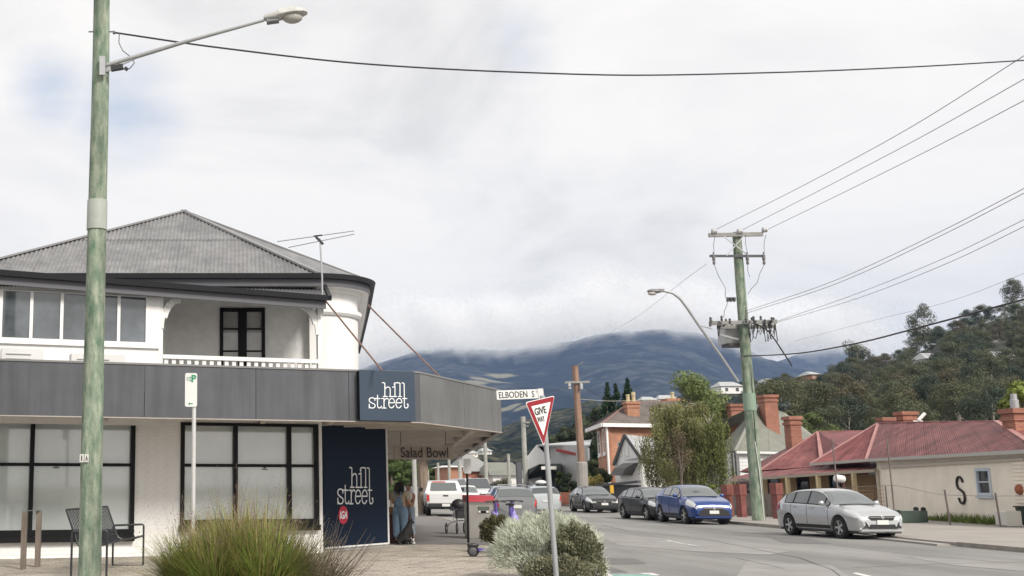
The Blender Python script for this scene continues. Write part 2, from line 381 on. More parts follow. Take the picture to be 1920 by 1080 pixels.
seam([(1130, 985), (1180, 996), (1262, 1004), (1330, 1012), (1420, 1030), (1500, 1046), (1560, 1068), (1580, 1084)], .012)
seam([(1130, 1030), (1230, 1034), (1380, 1046), (1470, 1066)], .010)
seam([(1180, 965), (1260, 985), (1360, 996), (1450, 1004)], .018)
seam([(1560, 1022), (1700, 1038), (1860, 1052), (1930, 1057)], .012); seam([(1600, 1064), (1760, 1057), (1930, 1053)], .012); seam([(1500, 1013), (1690, 1018)], .012)
paint([(1070, 947.5), (1130, 947.3), (1180, 952), (1082, 950)], 'road_marking', PAINT)

# ---------------------------------------------------------------- mountain, foothills, air
def ridge(name, prof, D0, D1, f0, m, amp, seed, x0=-900, x1=3400, nx=150, ny=26, behind=900):
    mb = MB(); cols = [x0+(x1-x0)*i/nx for i in range(nx+1)]; k = 0
    for j in range(ny+1):
        t = j/(ny-4)
        for x in cols:
            if t <= 1:
                D = lerp(D0, D1, t); base = at(x, interp(prof, x), D1); ang = (base.z-CAMH)/D1
                z = D*ang*(f0+(1-f0)*t**.9); X = base.x/D1*D
                q = V((X/D1*9, D/D1*3, seed)); z += amp*noise.fractal(q*2.2, 1, 2, 5)*math.sin(math.pi*min(1, t*.96+.03))
                z += amp*.22*noise.fractal(q*7, 1, 2, 4)*(.4+.6*t)
            else:
                D = D1+behind*(t-1)*6; base = at(x, interp(prof, x), D1); X = base.x*D/D1; z = base.z*(1-(t-1)*4.6)
            mb.v.append((X, D, z))
    n = len(cols)
    for j in range(ny):
        for i in range(nx): a = j*n+i; mb.f.append((a, a+1, a+1+n, a+n))
    return mb.build(name, m, smooth=True, kind='structure', ang=180)
MP = [(-900, 720), (300, 730), (640, 703), (700, 682), (760, 662), (800, 655), (850, 648), (880, 652), (940, 657), (1000, 648), (1060, 640), (1110, 628), (1180, 619), (1240, 616), (1300, 622), (1340, 634), (1400, 655), (1440, 672), (1500, 690), (1600, 720), (3400, 760)]
def slopemat(name, dark, mid, light, sc_, broad):
    m = bpy.data.materials.new(name); m.use_nodes = True; t = m.node_tree; n = t.nodes; l = t.links.new; p = n['Principled BSDF']; p.inputs['Roughness'].default_value = 1; p.inputs['Specular IOR Level'].default_value = 0
    tcn = n.new('ShaderNodeTexCoord'); vo = n.new('ShaderNodeTexVoronoi'); vo.inputs['Scale'].default_value = sc_; l(tcn.outputs['Object'], vo.inputs[0])
    a = n.new('ShaderNodeTexNoise'); a.inputs['Scale'].default_value = sc_*.35; a.inputs['Detail'].default_value = 8; a.inputs['Roughness'].default_value = .7; l(tcn.outputs['Object'], a.inputs[0])
    b = n.new('ShaderNodeTexNoise'); b.inputs['Scale'].default_value = broad; b.inputs['Detail'].default_value = 4; b.inputs['Distortion'].default_value = .6; l(tcn.outputs['Object'], b.inputs[0])
    ad = n.new('ShaderNodeMath'); ad.operation = 'MULTIPLY_ADD'; ad.inputs[1].default_value = -.35; l(vo.outputs['Distance'], ad.inputs[0]); l(a.outputs[0], ad.inputs[2])
    ad2 = n.new('ShaderNodeMath'); ad2.operation = 'MULTIPLY_ADD'; ad2.inputs[1].default_value = .9; l(b.outputs[0], ad2.inputs[0]); l(ad.outputs[0], ad2.inputs[2])
    r = n.new('ShaderNodeValToRGB'); l(ad2.outputs[0], r.inputs[0]); e = r.color_ramp.elements; e[0].position = .62; e[0].color = dark+(1,); e[1].position = .97; e[1].color = light+(1,); q = e.new(.80); q.color = mid+(1,)
    l(r.outputs[0], p.inputs['Base Color']); bp = n.new('ShaderNodeBump'); bp.inputs['Strength'].default_value = .6; bp.inputs['Distance'].default_value = 4/max(sc_*10, .3); l(ad.outputs[0], bp.inputs['Height']); l(bp.outputs[0], p.inputs['Normal']); return m
MTN = slopemat('mountain_slope', (.008, .012, .016), (.022, .028, .032), (.065, .068, .066), .03, .0022)
MTN_OLD = mat('mountain_forest', (.022, .032, .038), .95, .5, .01, col2=(.075, .08, .075), detail=12, bump=1., bscale=.05)
mt = ridge('mountain', MP, 1500, 4200, .12, MTN, 26, 3.1, nx=420, ny=64)
bpy.context.view_layer.update()
def pasture(spots, rad):     # cleared paddocks of dry grass on the slope
    t = MTN.node_tree; n = t.nodes; l = t.links.new; p = n['Principled BSDF']; src = p.inputs['Base Color'].links[0].from_socket; tcn = n.new('ShaderNodeTexCoord'); prev = None
    ns = n.new('ShaderNodeTexNoise'); ns.inputs['Scale'].default_value = .012; ns.inputs['Detail'].default_value = 7; l(tcn.outputs['Object'], ns.inputs[0])
    for (x, y), r in zip(spots, rad):
        hit, loc, nn_, i_ = mt.ray_cast(Vector((0, 0, CAMH)), ray(x, y).normalized())
        if not hit: continue
        vm = n.new('ShaderNodeVectorMath'); vm.operation = 'DISTANCE'; vm.inputs[1].default_value = loc; l(tcn.outputs['Object'], vm.inputs[0])
        dv_ = n.new('ShaderNodeMath'); dv_.operation = 'DIVIDE'; dv_.inputs[1].default_value = r; l(vm.outputs['Value'], dv_.inputs[0])
        if prev is None: prev = dv_.outputs[0]
        else: mn = n.new('ShaderNodeMath'); mn.operation = 'MINIMUM'; l(prev, mn.inputs[0]); l(dv_.outputs[0], mn.inputs[1]); prev = mn.outputs[0]
    ad = n.new('ShaderNodeMath'); ad.operation = 'MULTIPLY_ADD'; l(ns.outputs[0], ad.inputs[0]); ad.inputs[1].default_value = 1.6; l(prev, ad.inputs[2])
    mr = n.new('ShaderNodeMapRange'); mr.inputs[1].default_value = 1.35; mr.inputs[2].default_value = 1.75; mr.inputs[3].default_value = 1; mr.inputs[4].default_value = 0; l(ad.outputs[0], mr.inputs[0])
    mx = n.new('ShaderNodeMix'); mx.data_type = 'RGBA'; l(mr.outputs[0], mx.inputs[0]); l(src, mx.inputs[6]); mx.inputs[7].default_value = (.21, .195, .13, 1); l(mx.outputs[2], p.inputs['Base Color'])
pasture([(868, 722), (892, 718), (915, 713), (940, 706), (930, 716), (955, 764), (985, 762)], [50, 62, 70, 62, 55, 40, 35])
ridge('far_mountain', [(-900, 760), (1300, 720), (1420, 690), (1480, 668), (1530, 656), (1575, 650), (1592, 656), (1606, 672), (1660, 690), (3400, 750)], 3000, 5200, .3, MTN, 50, 8.3, nx=160, ny=20)
FH = [(-900, 830), (700, 826), (840, 800), (930, 800), (1010, 776), (1100, 750), (1180, 760), (1260, 742), (1330, 728), (1400, 720), (1500, 735), (1700, 760), (3400, 770)]
FHM = slopemat('foothill_slope', (.006, .010, .005), (.035, .038, .022), (.11, .10, .065), .16, .012)
FH_OLD = mat('foothill_bush', (.018, .024, .014), .95, .5, .07, col2=(.085, .085, .055), detail=10, bump=1., bscale=.2)
ridge('foothill', FH, 420, 1150, .1, FHM, 14, 5.7, nx=300, ny=30)
# pasture patch high on the slope
def patch_on(name, pts, D, m, lift):
    mb = MB(); P = [at(x, y, D+(900-y)*0) for x, y in pts]; mb.prism(P, (0, 3, .5)); return mb
hz = MB(); hz.bb(-5200, 5600, -60, 6400, -2.2, 640)
hm = bpy.data.materials.new('haze'); hm.use_nodes = True; hn = hm.node_tree; hn.nodes.clear()
ho = hn.nodes.new('ShaderNodeOutputMaterial'); pv = hn.nodes.new('ShaderNodeVolumePrincipled'); pv.inputs['Color'].default_value = (.44, .62, 1, 1); pv.inputs['Density'].default_value = .000088; pv.inputs['Anisotropy'].default_value = .1
hn.links.new(pv.outputs[0], ho.inputs['Volume'])
ho_ = hz.build('haze', hm, kind='stuff'); tag(ho_, 'pale blue air thickening in front of the distant mountain')
# cloud bank sitting on the mountain: lumpy translucent layers one behind the other
def cloudmat():
    m = bpy.data.materials.new('cloud_vapour'); m.use_nodes = True; t = m.node_tree; n = t.nodes; l = t.links.new; n.clear()
    o = n.new('ShaderNodeOutputMaterial'); mx = n.new('ShaderNodeMixShader'); tp = n.new('ShaderNodeBsdfTransparent'); df = n.new('ShaderNodeBsdfDiffuse'); tl = n.new('ShaderNodeBsdfTranslucent'); m2 = n.new('ShaderNodeAddShader')
    df.inputs[0].default_value = (.47, .468, .46, 1); tl.inputs[0].default_value = (.53, .525, .515, 1); l(df.outputs[0], m2.inputs[0]); l(tl.outputs[0], m2.inputs[1])
    at_ = n.new('ShaderNodeAttribute'); at_.attribute_name = 'fade'
    tcn = n.new('ShaderNodeTexCoord'); ns = n.new('ShaderNodeTexNoise'); ns.inputs['Scale'].default_value = .006; ns.inputs['Detail'].default_value = 8; ns.inputs['Roughness'].default_value = .6; l(tcn.outputs['Object'], ns.inputs[0])
    mr = n.new('ShaderNodeMapRange'); mr.inputs[1].default_value = .3; mr.inputs[2].default_value = .65; l(ns.outputs[0], mr.inputs[0])
    ad = n.new('ShaderNodeMath'); ad.operation = 'MULTIPLY_ADD'; l(mr.outputs[0], ad.inputs[0]); ad.inputs[1].default_value = .9; ad.inputs[2].default_value = -.75
    a2 = n.new('ShaderNodeMath'); a2.operation = 'ADD'; l(at_.outputs['Fac'], a2.inputs[0]); l(ad.outputs[0], a2.inputs[1]); a2.use_clamp = True
    sq = n.new('ShaderNodeMath'); sq.operation = 'MULTIPLY'; sq.inputs[1].default_value = .5; l(a2.outputs[0], sq.inputs[0])
    l(sq.outputs[0], mx.inputs[0]); l(tp.outputs[0], mx.inputs[1]); l(m2.outputs[0], mx.inputs[2]); l(mx.outputs[0], o.inputs[0]); return m
cb = MB(); fade = []
LOWP = [(500, 735), (640, 706), (760, 672), (850, 662), (960, 664), (1060, 652), (1140, 630), (1240, 623), (1320, 634), (1400, 664), (1450, 674), (1530, 664), (1600, 662), (1700, 700)]
for s_ in range(9):
    D = 4150-s_*60; nx, nz = 110, 26; k = len(cb.v)
    for j in range(nz+1):
        for i in range(nx+1):
            x = 480+1250*i/nx; low = interp(LOWP, x)
            h = j/nz; y = low+20-160*h
            p = at(x, y, D+50*noise.noise(V((x*.012, y*.012, s_*1.7)))); cb.v.append(tuple(p))
            f = min(1, max(0, (h-.02)/.3)); f = f*f*(3-2*f); top = min(1, max(0, (1-h)/.5)); top = top*top*(3-2*top)
            ex = min(1, (x-480)/120, (1730-x)/160); fade.append(max(0, f*1.05*top)*max(0, ex)+0*s_)
    for j in range(nz):
        for i in range(nx): a = k+j*(nx+1)+i; cb.f.append((a, a+1, a+nx+2, a+nx+1))
co = cb.build('low_cloud', cloudmat(), smooth=True, kind='stuff', ang=180); tag(co, 'low grey cloud bank resting on the mountain top')
av = co.data.attributes.new('fade', 'FLOAT', 'POINT'); av.data.foreach_set('value', fade)
co.visible_shadow = True

# ---------------------------------------------------------------- vegetation
def leaves(mb, c, r, n, size, rg, shell=.45, droop=0., flat=1.):
    for _ in range(n):
        while True:
            d = V((rg.gauss(0, 1), rg.gauss(0, 1), rg.gauss(0, 1)))
            if d.length > .01: break
        d.normalize(); k = shell+(1-shell)*rg.random()**.5
        p = V((c[0]+d.x*r[0]*k, c[1]+d.y*r[1]*k, c[2]+d.z*r[2]*k))
        j = V((rg.uniform(-1, 1), rg.uniform(-1, 1), rg.uniform(-1, 1))); a = d.cross(j); a = (a.normalized()+V((rg.uniform(-.5, .5), rg.uniform(-.5, .5), rg.uniform(-.5, .5)*flat-droop))).normalized(); b = (d.cross(a)+j*.35).normalized()
        s1 = size*rg.uniform(.6, 1.3); s2 = s1*rg.uniform(.35, .7)
        mb.add([p-a*s1-b*s2*.2, p+b*s2, p+a*s1, p-b*s2], [(0, 1, 2, 3)])
BARK = mat('bark', (.16, .13, .10), .95, .3, 6, bump=.6, stretch=(1, 1, .3))
BARKP = mat('pale_bark', (.38, .35, .30), .9, .25, 5, bump=.3, stretch=(1, 1, .3))
def tree(name, label, group, loc, H, W, leafm, bark=BARK, seed=1, clumps=14, per=260, size=.16, trunk=.25, shape='round', cat='tree', tr=.16, droop=0.):
    rg = random.Random(seed); t = thing(name, label, cat, loc, 0, group); o = V(loc)
    mb = MB(); cr = MB(); limbs = []
    if shape == 'cone':
        for i in range(clumps):
            h = i/(clumps-1); z = H*(.08+.9*h); rr = W/2*(1-h)**.85+.12
            for k in range(max(2, int(5*(1-h)+2))):
                a = rg.uniform(0, 6.28); cc = o+V((math.cos(a)*rr*.6, math.sin(a)*rr*.6, z)); leaves(cr, cc, (rr*.5+.1, rr*.5+.1, H*.06), per//5, size, rg, .2)
    else:
        for i in range(clumps):
            a = i*2.4+rg.uniform(-.4, .4); h = rg.uniform(0, 1); z = H*lerp(trunk+.1, .9, h)
            prof = math.sin(math.pi*min(.98, max(.1, h*.8+.18)))**.6 if shape != 'flat' else (.5+.5*h)
            rr = W/2*prof*rg.uniform(.35, .8); cc = o+V((math.cos(a)*rr, math.sin(a)*rr, z)); s = rg.uniform(.75, 1.25)*W*.21
            leaves(cr, cc, (s, s, s*(.72 if droop == 0 else 1.5)), per, size, rg, .35, droop); limbs.append(cc)
    top = o+V((rg.uniform(-.2, .2)*W*.2, 0, H*(.8 if shape != 'cone' else .97)))
    mid = o+V((rg.uniform(-.1, .1)*W*.3, 0, H*trunk)); mb.tube([o-V((0, 0, .1)), mid, lerp(mid, top, .6), top], [tr*1.15, tr*.9, tr*.5, tr*.12], 7)
    for c in limbs[:9]: 
        s0 = lerp(mid, top, rg.uniform(0, .5)); mb.tube([s0, lerp(s0, c, .5)+V((0, 0, .12*H*.3)), c], [tr*.42, tr*.28, tr*.08], 5)
    mb.build('trunk', bark, t, smooth=True); cr.build('crown', leafm, t); return t
EUC = [leafmat('gum_leaves_a', (.10, .11, .058), .3, .25), leafmat('gum_leaves_b', (.105, .115, .06), .3, .25), leafmat('gum_leaves_c', (.115, .10, .06), .3, .25), leafmat('gum_leaves_d', (.06, .08, .052), .3, .25)]
# the forested hill on the right
SK = [(900, 800), (1300, 770), (1400, 750), (1440, 743), (1500, 730), (1560, 716), (1600, 704), (1680, 684), (1760, 640), (1830, 608), (1920, 584), (2100, 560), (2500, 520), (3400, 480)]
def hill(x, D):
    t = (D-115)/(350-115); t = min(1, max(0, t)); ang = lerp(858, interp(SK, x), t**.85); return at(x, ang, D)
mb = MB(); nx, ny = 90, 22
for j in range(ny+1):
    for i in range(nx+1):
        x = 1250+(3400-1250)*i/nx
        if j <= 16: p = hill(x, lerp(115, 350, j/16)); e = min(1, i/8); p.z = lerp(-1, p.z-.4, e)
        else: p = hill(x, 350); k = (j-16)/6; p = V((p.x*(1+k*.5), 350+k*300, p.z*(1-k*.9)*min(1, i/8)))
        if j == 0: p.z = -1
        mb.v.append(tuple(p))
for j in range(ny):
    for i in range(nx): a = j*(nx+1)+i; mb.f.append((a, a+1, a+nx+2, a+nx+1))
mb.build('hill', mat('hill_floor', (.03, .032, .02), .95, .4, .3), smooth=True, kind='structure', ang=180)
protos = []
for i in range(6):
    t = tree('gum_tree', 'olive gum tree in the dense forest covering the hillside', 'gum trees on the forested hillside', (0, 0, 0), 8.5, 7.4, EUC[i % 4], BARKP, 20+i, 18, 290, .155, .1, tr=.13); protos.append(t)
CLEAR = [(1522, 1538, 702), (1738, 1768, 672), (1724, 1742, 690), (1866, 1906, 670), (1862, 1885, 645)]
used = set(); row = 0; D = 122; ntree = 0
while D < 352:
    step = 4.0*F/D; x = 1395+rnd.uniform(0, step)
    if D < 175: x = max(x, 1470)
    while x < 1990:
        dd = D+rnd.uniform(-5, 5); xx = x+rnd.uniform(-.3, .3)*step; p = hill(xx, dd); k = rnd.randrange(6)
        s = rnd.uniform(.62, 1.05)*(1.0 if D < 300 else .85)
        tt = min(1, max(0, (dd-115)/235)); yb_ = lerp(858, interp(SK, xx), tt**.85)
        if not any(a-13 < xx < b+13 and c-1 < yb_ < c+46 for a, b, c in CLEAR) and ntree < 297:
            if k in used: t = dup(protos[k], p, rnd.uniform(0, 6.28), scale=(s*rnd.uniform(.9, 1.2), s*rnd.uniform(.9, 1.2), s))
            else: t = protos[k]; t.location = p; t.scale = (s, s, s); used.add(k)
            ntree += 1
        x += step
    D += 13 + (D-120)*.028
# taller trees breaking the skyline
for i, (x, D, s, lab) in enumerate([(1735, 345, 1.75, 'tall flat-topped gum tree standing above the hill skyline'), (1612, 340, 1.5, 'dark leaning gum tree on the skyline below the black cable'), (1488, 230, 1.0, 'round dark tree at the left end of the wooded ridge'), (1548, 260, .95, 'bushy tree poking up beside the round dark ridge tree'), (1905, 350, 1.35, 'gum tree at the top of the slope at the far right edge')]):
    t = dup(protos[i], hill(x, D), i, lab, (s*.8, s*.8, s)); del t['group']
# ---------------------------------------------------------------- the corner shop
wd = V((1, .3, 0)).normalized(); wn = V((.3, -1, 0)).normalized()    # along the shop front, and out of it
CW, CF = 26.3, 23.6
shop = thing('corner_shop', 'white painted brick corner shop with grey awning fascia and iron hip roof', 'shop', (0, 28, 0))
def wb(mb, a, b, z0, z1, c, d0, d1):      # box on a plane Y = c + .3 X; a, b = distance along, d = outward range
    o = V((0, c, 0)); ctr = o + wd*((a+b)/2) + wn*((d0+d1)/2); mb.box((ctr.x, ctr.y, (z0+z1)/2), (b-a, abs(d1-d0), z1-z0), wd, -wn, (0, 0, 1)); return mb
def sz(x, y, c=CW): p = wl(x, y, c); return (p-V((0, c, 0))).dot(wd), p.z
# ground floor wall with two big windows
s0 = sz(-140, 900)[0]; s1 = sz(603, 900)[0]
W1 = (sz(-150, 900)[0], sz(252, 900)[0]); W2 = (sz(338, 900)[0], sz(597, 900)[0]); WT = sz(300, 791)[1]; WB1 = sz(252, 1003)[1]; WB2 = sz(597, 983)[1]
ZS = 3.35
mb = MB(); wb(mb, s0-6, W1[1]-.0, -.1, WB1, CW, 0, -.3); wb(mb, W1[1], W2[0], -.1, ZS, CW, 0, -.3); wb(mb, W2[0], W2[1], -.1, WB2, CW, 0, -.3); wb(mb, s0-6, W1[1], WT, ZS, CW, 0, -.3); wb(mb, W2[0], W2[1], WT, ZS, CW, 0, -.3); wb(mb, W2[1], s1+.02, -.1, ZS, CW, 0, -.3)
wall = mb.build('wall', WHITEBRICK, shop)
bm_ = bpy.data.meshes.new('brick'); q = MB(); q.box((0, 0, 0), (.218, .02, .066)); bm_.from_pydata(q.v, [], q.f); bm_.materials.append(WHITEBRICK)
nb = 0; restb = MB()
def brick_area(a, b, z0, z1, c, dout, limit, dirv=wd, nrm=wn):
    global nb
    j = 0; z = z0+.04
    while z < z1-.02:
        s = a + (.057 if j % 2 else .0) + .112; 
        while s < b-.10:
            p = V((0, c, 0))+dirv*s+nrm*(dout-.002+rnd.uniform(0, .003)); p.z = z
            if nb < limit:
                o = link('brick', bm_, wall); o.location = p-worldloc(wall); o.rotation_euler = (0, 0, math.atan2(dirv.y, dirv.x)); nb += 1
            else: restb.box(p, (.218, .02, .066), dirv, -nrm, (0, 0, 1))
            s += .228
        z += .0765; j += 1
brick_area(W1[1]+.01, W2[0]-.01, .09, ZS-.05, CW, 0, 230)
brick_area(sz(0, 900)[0], W1[1], .09, WB1-.05, CW, 0, 290)
brick_area(W2[0], s1, .09, WB2-.05, CW, 0, 290)
def shop_window(a, b, z0, z1, vs, zbar, nm, lab):
    t = MB(); fr = .09
    wb(t, a, a+fr, z0, z1, CW, -.12, .05); wb(t, b-fr, b, z0, z1, CW, -.12, .05); wb(t, a+fr, b-fr, z1-.07, z1, CW, -.12, .05); wb(t, a+fr, b-fr, z0, z0+.13, CW, -.12, .05)
    f = t.build('window_frame', BLACK, shop); f['label'] = lab
    edges = [a+fr]+list(vs)+[b-fr]
    for v in vs: q = MB(); wb(q, v-.045, v+.045, z0+.13, z1-.07, CW, -.10, .03); q.build('mullion', BLACK, f)
    for i in range(len(edges)-1):
        l = edges[i]+(.045 if i else 0); r = edges[i+1]-(.045 if i < len(edges)-2 else 0)
        q = MB(); wb(q, l, r, zbar-.035, zbar+.035, CW, -.10, .03); q.build('transom', BLACK, f)
        for (c, d) in ((z0+.13, zbar-.035), (zbar+.035, z1-.07)):
            q = MB(); wb(q, l, r, c, d, CW, -.09, -.07); q.build('pane', GLASSF, f)
    q = MB(); wb(q, a-.03, b+.0, z0-.13, z0-.002, CW, -.1, .14); q.build('sill', BLACK, f)
    return f
zb = sz(300, 872)[1]
f1 = shop_window(W1[0], W1[1], WB1+.0, WT, [sz(-95, 900)[0], sz(59, 900)[0]], zb, 'w', 'wide black framed window of frosted panes behind the bench')
f2 = shop_window(W2[0], W2[1], WB2+.0, WT, [sz(442, 900)[0], sz(543, 900)[0]], zb, 'w', 'black framed frosted window beside the navy panel')
for (x, y) in ((286/2.7, 875), (498, 878), (343, 883)):
    s, z = sz(x, y); q = MB(); wb(q, s-.07, s+.07, z-.035, z-.01, CW, -.069, -.064); wb(q, s-.03, s+.03, z, z+.04, CW, -.069, -.064); q.build('door_sticker', mat('sticker', (.07, .07, .08), .5), f1 if x < 300 else f2)
# chamfered entrance and street side wall
P0 = G(604, 1037); P1 = G(727, 1026.5); P0.z = P1.z = 0; cd = (P1-P0).normalized(); cn = V((cd.y, -cd.x, 0))
E2 = V((5.3, 46, 0))
mb = MB()
mb.prism([P0-cn*.02+V((0, 0, -.1)), P1-cn*.02+V((0, 0, -.1)), P1-cn*.3+V((0, 0, -.1)), P0-cn*.3+V((0, 0, -.1))], (0, 0, ZS+.1))
mb.prism([P1-cn*.02+cd*.04+V((0, 0, -.1)), E2+V((0, 0, -.1)), E2+V((-.3, 0, -.1)), P1+V((-.3, .1, -.1))], (0, 0, ZS+.1)); fixn(mb.build('corner_wall', WHITE, shop))
zt = onplane(604, 796, P0, cn).z
sgn = thing('wall_sign_panel', 'tall navy panel with white hill street lettering beside the shop entrance', 'sign', tuple(P0+cd*1.5+V((0, 0, .1))), 0)
q = MB(); q.prism([P0+cd*.03+V((0, 0, .13)), P1-cd*.07+V((0, 0, .13)), P1-cd*.07+cn*.05+V((0, 0, .13)), P0+cd*.03+cn*.05+V((0, 0, .13))], (0, 0, zt-.13)); fixn(q.build('panel', NAVY, sgn))
q = MB(); q.prism([P1-cd*.07+V((0, 0, .09)), P1+cn*.06+V((0, 0, .09)), P1-cd*.07+cn*.06+V((0, 0, .09))], (0, 0, zt-.05)); q.prism([P0+cd*.1+V((0, 0, .09)), P1-cd*.075+V((0, 0, .09)), P1-cd*.075+cn*.055+V((0, 0, .09)), P0+cd*.1+cn*.055+V((0, 0, .09))], (0, 0, .04)); fixn(q.build('edge_trim', WHITE, sgn))
# stroke lettering "hill street"
LOGO = []
LOGO += [[(508, 340), (536, 338), (552, 350), (552, 572)], [(525, 572), (592, 572)], [(552, 450), (565, 428), (590, 412), (615, 412), (636, 430), (641, 455), (641, 572)], [(625, 572), (750, 572)], [(680, 416), (705, 410), (722, 400), (722, 572)],
         [(718, 378), (708, 358), (716, 345), (740, 340), (795, 342), (806, 352), (806, 572)], [(780, 572), (832, 572)],
         [(838, 343), (862, 343), (876, 355), (880, 560), (880, 730), (890, 758), (912, 768), (935, 755), (946, 732), (934, 700)], [(850, 606), (922, 606)],
         [(384, 640), (384, 602)], [(384, 618), (365, 598), (335, 591), (302, 600), (286, 625), (290, 652), (320, 675), (360, 692), (385, 712), (388, 738), (370, 760), (335, 768), (305, 758), (287, 735)], [(287, 700), (287, 768)],
         [(428, 548), (428, 730), (438, 757), (460, 766), (485, 757), (496, 735)], [(395, 606), (470, 606)], [(494, 606), (537, 606), (537, 765)], [(505, 766), (572, 766)], [(537, 655), (548, 625), (572, 606), (598, 605), (612, 622)]]
for ex in (665, 789):
    pts = [(ex-50, 677), (ex+50, 677)]
    for i in range(0, 20):
        a = i/19*R(322); pts.append((ex+50*math.cos(a), 684-80*math.sin(a)-7*math.cos(a)))
    LOGO.append(pts)
def strokes(lines, wpx, P, n, depth, m, parent, up=V((0, 0, 1)), dots=()):
    right = up.cross(n).normalized(); mb = MB(); s = wpx
    for k, ln in enumerate(lines):
        pts = [P(*p)+n*(.002*(k % 3)) for p in ln]
        for a, b in zip(pts, pts[1:]):
            d = (b-a); 
            if d.length < 1e-5: continue
            d.normalize(); o_ = d.cross(n)*s/2; mb.prism([a-o_, a+o_, b+o_, b-o_], n*depth)
        for p in pts: mb.prism([p+(right*math.cos(i*math.pi/3)+up*math.sin(i*math.pi/3))*s/2 for i in range(6)], n*(depth+.0007))
    for p in dots: c = P(*p); mb.prism([c+(right*math.cos(i*math.pi/5)+up*math.sin(i*math.pi/5))*s*.95 for i in range(10)], n*(depth+.003))
    return fixn(mb.build('lettering', m, parent))
pf = P0+cn*.052
def Pdoor(x, y): x2 = 248+(x-280)*(517/668); y2 = 130+(y-340)*(525/428); return onplane(600+x2/7.715, 860+y2/7.715, pf, cn)
strokes(LOGO, .031, Pdoor, cn, .008, WHITEL, sgn, dots=[(716, 374), (936, 704)])
c = onplane(643.3, 965.5, pf, cn); rr = .215
RED = mat('logo_red', (.55, .015, .05), .45)
q = MB(); q.prism([c+(cd*math.cos(i*math.pi/16)+V((0, 0, 1))*math.sin(i*math.pi/16))*rr*V((1, 1, 1)).x for i in range(32)], cn*.01); fixn(q.build('round_logo', RED, sgn))
text('IGA', c-cd*.175-V((0, 0, .095))+cn*.011, cd, (0, 0, 1), .19, .34, WHITEL, sgn, bold=.03, shear=.25)
# awning: fascia panels, soffit, beams
aw = thing('street_awning', 'grey panelled awning wrapping the corner above the footpath', 'awning', (0, 24, 3))
FZ0, FZ1 = wl(0, 778, CF).z, wl(0, 676, CF).z
A = wl(789, 790, CF); B = at(941, 801, 29.6); Bt = at(941, 737, 29.6); E = at(862, 858, 44)
sL = sz(-260, 800, CF)[0]; sA = (A-V((0, CF, 0))).dot(wd)
js = [sL]+[sz(x, 800, CF)[0] for x in (-120, 270, 480, 655)]+[sA]
for a, b in zip(js, js[1:]):
    q = MB(); wb(q, a+.006, b-.006, FZ0, FZ1, CF, 0, -.06); q.build('fascia_panel', GREYPANEL, aw)
Ag = V((A.x, A.y, 0)); Bg = V((B.x, B.y, 0)); Eg = V((E.x, E.y, 0)); bn = (Bg-Ag).normalized(); bnn = V((bn.y, -bn.x, 0))
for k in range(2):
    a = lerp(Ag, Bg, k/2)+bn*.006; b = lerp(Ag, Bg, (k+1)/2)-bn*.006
    q = MB(); q.prism([a+V((0, 0, FZ0)), b+V((0, 0, FZ0)), b-bnn*.06+V((0, 0, FZ0)), a-bnn*.06+V((0, 0, FZ0))], (0, 0, FZ1-FZ0)); fixn(q.build('fascia_panel', mat('grey_panel_lit_stained', (.17, .172, .17), .38, .22, .55, streak=.2), aw))  # paler base paints in this facet's sun and sky sheen; blotches are stains
en = (Eg-Bg).normalized(); enn = V((en.y, -en.x, 0))
for k in range(6):
    a = lerp(Bg, Eg, k/6)+en*.006; b = lerp(Bg, Eg, (k+1)/6)-en*.006; za, zb_ = lerp(FZ0, E.z, k/6), lerp(FZ0, E.z, (k+1)/6)
    q = MB(); q.add([a+V((0, 0, za)), b+V((0, 0, zb_)), b-enn*.06+V((0, 0, zb_)), a-enn*.06+V((0, 0, za))]+[a+V((0, 0, za+.95)), b+V((0, 0, zb_+.95)), b-enn*.06+V((0, 0, zb_+.95)), a-enn*.06+V((0, 0, za+.95))], [(0, 1, 2, 3), (4, 5, 6, 7), (0, 1, 5, 4), (1, 2, 6, 5), (2, 3, 7, 6), (3, 0, 4, 7)]); fixn(q.build('fascia_panel', GREYPANEL, aw))
q = MB(); path = [V((0, CF, FZ1))+wd*sL, V((A.x, A.y, FZ1)), V((B.x, B.y, FZ1))]
q.sweep(path, [(-.07, 0), (.02, 0), (.02, .04), (-.07, .04)]); fixn(q.build('top_flashing', mat('flashing', (.2, .2, .2), .5), aw))
q = MB(); q.sweep([V((0, CF, FZ0))+wd*sL, V((A.x, A.y, FZ0)), V((B.x, B.y, FZ0)), V((E.x, E.y, E.z))], [(-.12, -.02), (.0, -.02), (.0, .0), (-.12, .0)]); fixn(q.build('bottom_trim', mat('trim_beige', (.40, .36, .32), .6), aw))
# soffit
inn = .07; Zs = FZ0+.17
so_ = [V((0, CF, Zs))+wd*sL-wn*inn, V((A.x, A.y, Zs))-wn*inn, V((B.x-.08, B.y+.05, Zs)), V((E.x-.1, E.y, Zs-.45)), V((5.4, 46, Zs-.45)), V((P1.x, P1.y, Zs)), V((P0.x, P0.y, Zs)), V((0, CW, Zs))+wd*s0]
q = MB(); 
def lift(p): return p+V((0, 0, .06))
q.add(so_+[lift(p) for p in so_], [(0, 1, 6, 7), (1, 2, 5, 6), (2, 3, 4, 5), (8, 9, 14, 15), (9, 10, 13, 14), (10, 11, 12, 13)]+[(i, (i+1) % 8, 8+(i+1) % 8, 8+i) for i in range(8)]); fixn(q.build('soffit', SOFFIT, aw))
top = [p+V((0, 0, .35)) for p in so_]; q = MB(); q.add(top, [(0, 1, 6, 7), (1, 2, 5, 6), (2, 3, 4, 5)]); q.build('awning_deck', IRON, aw)
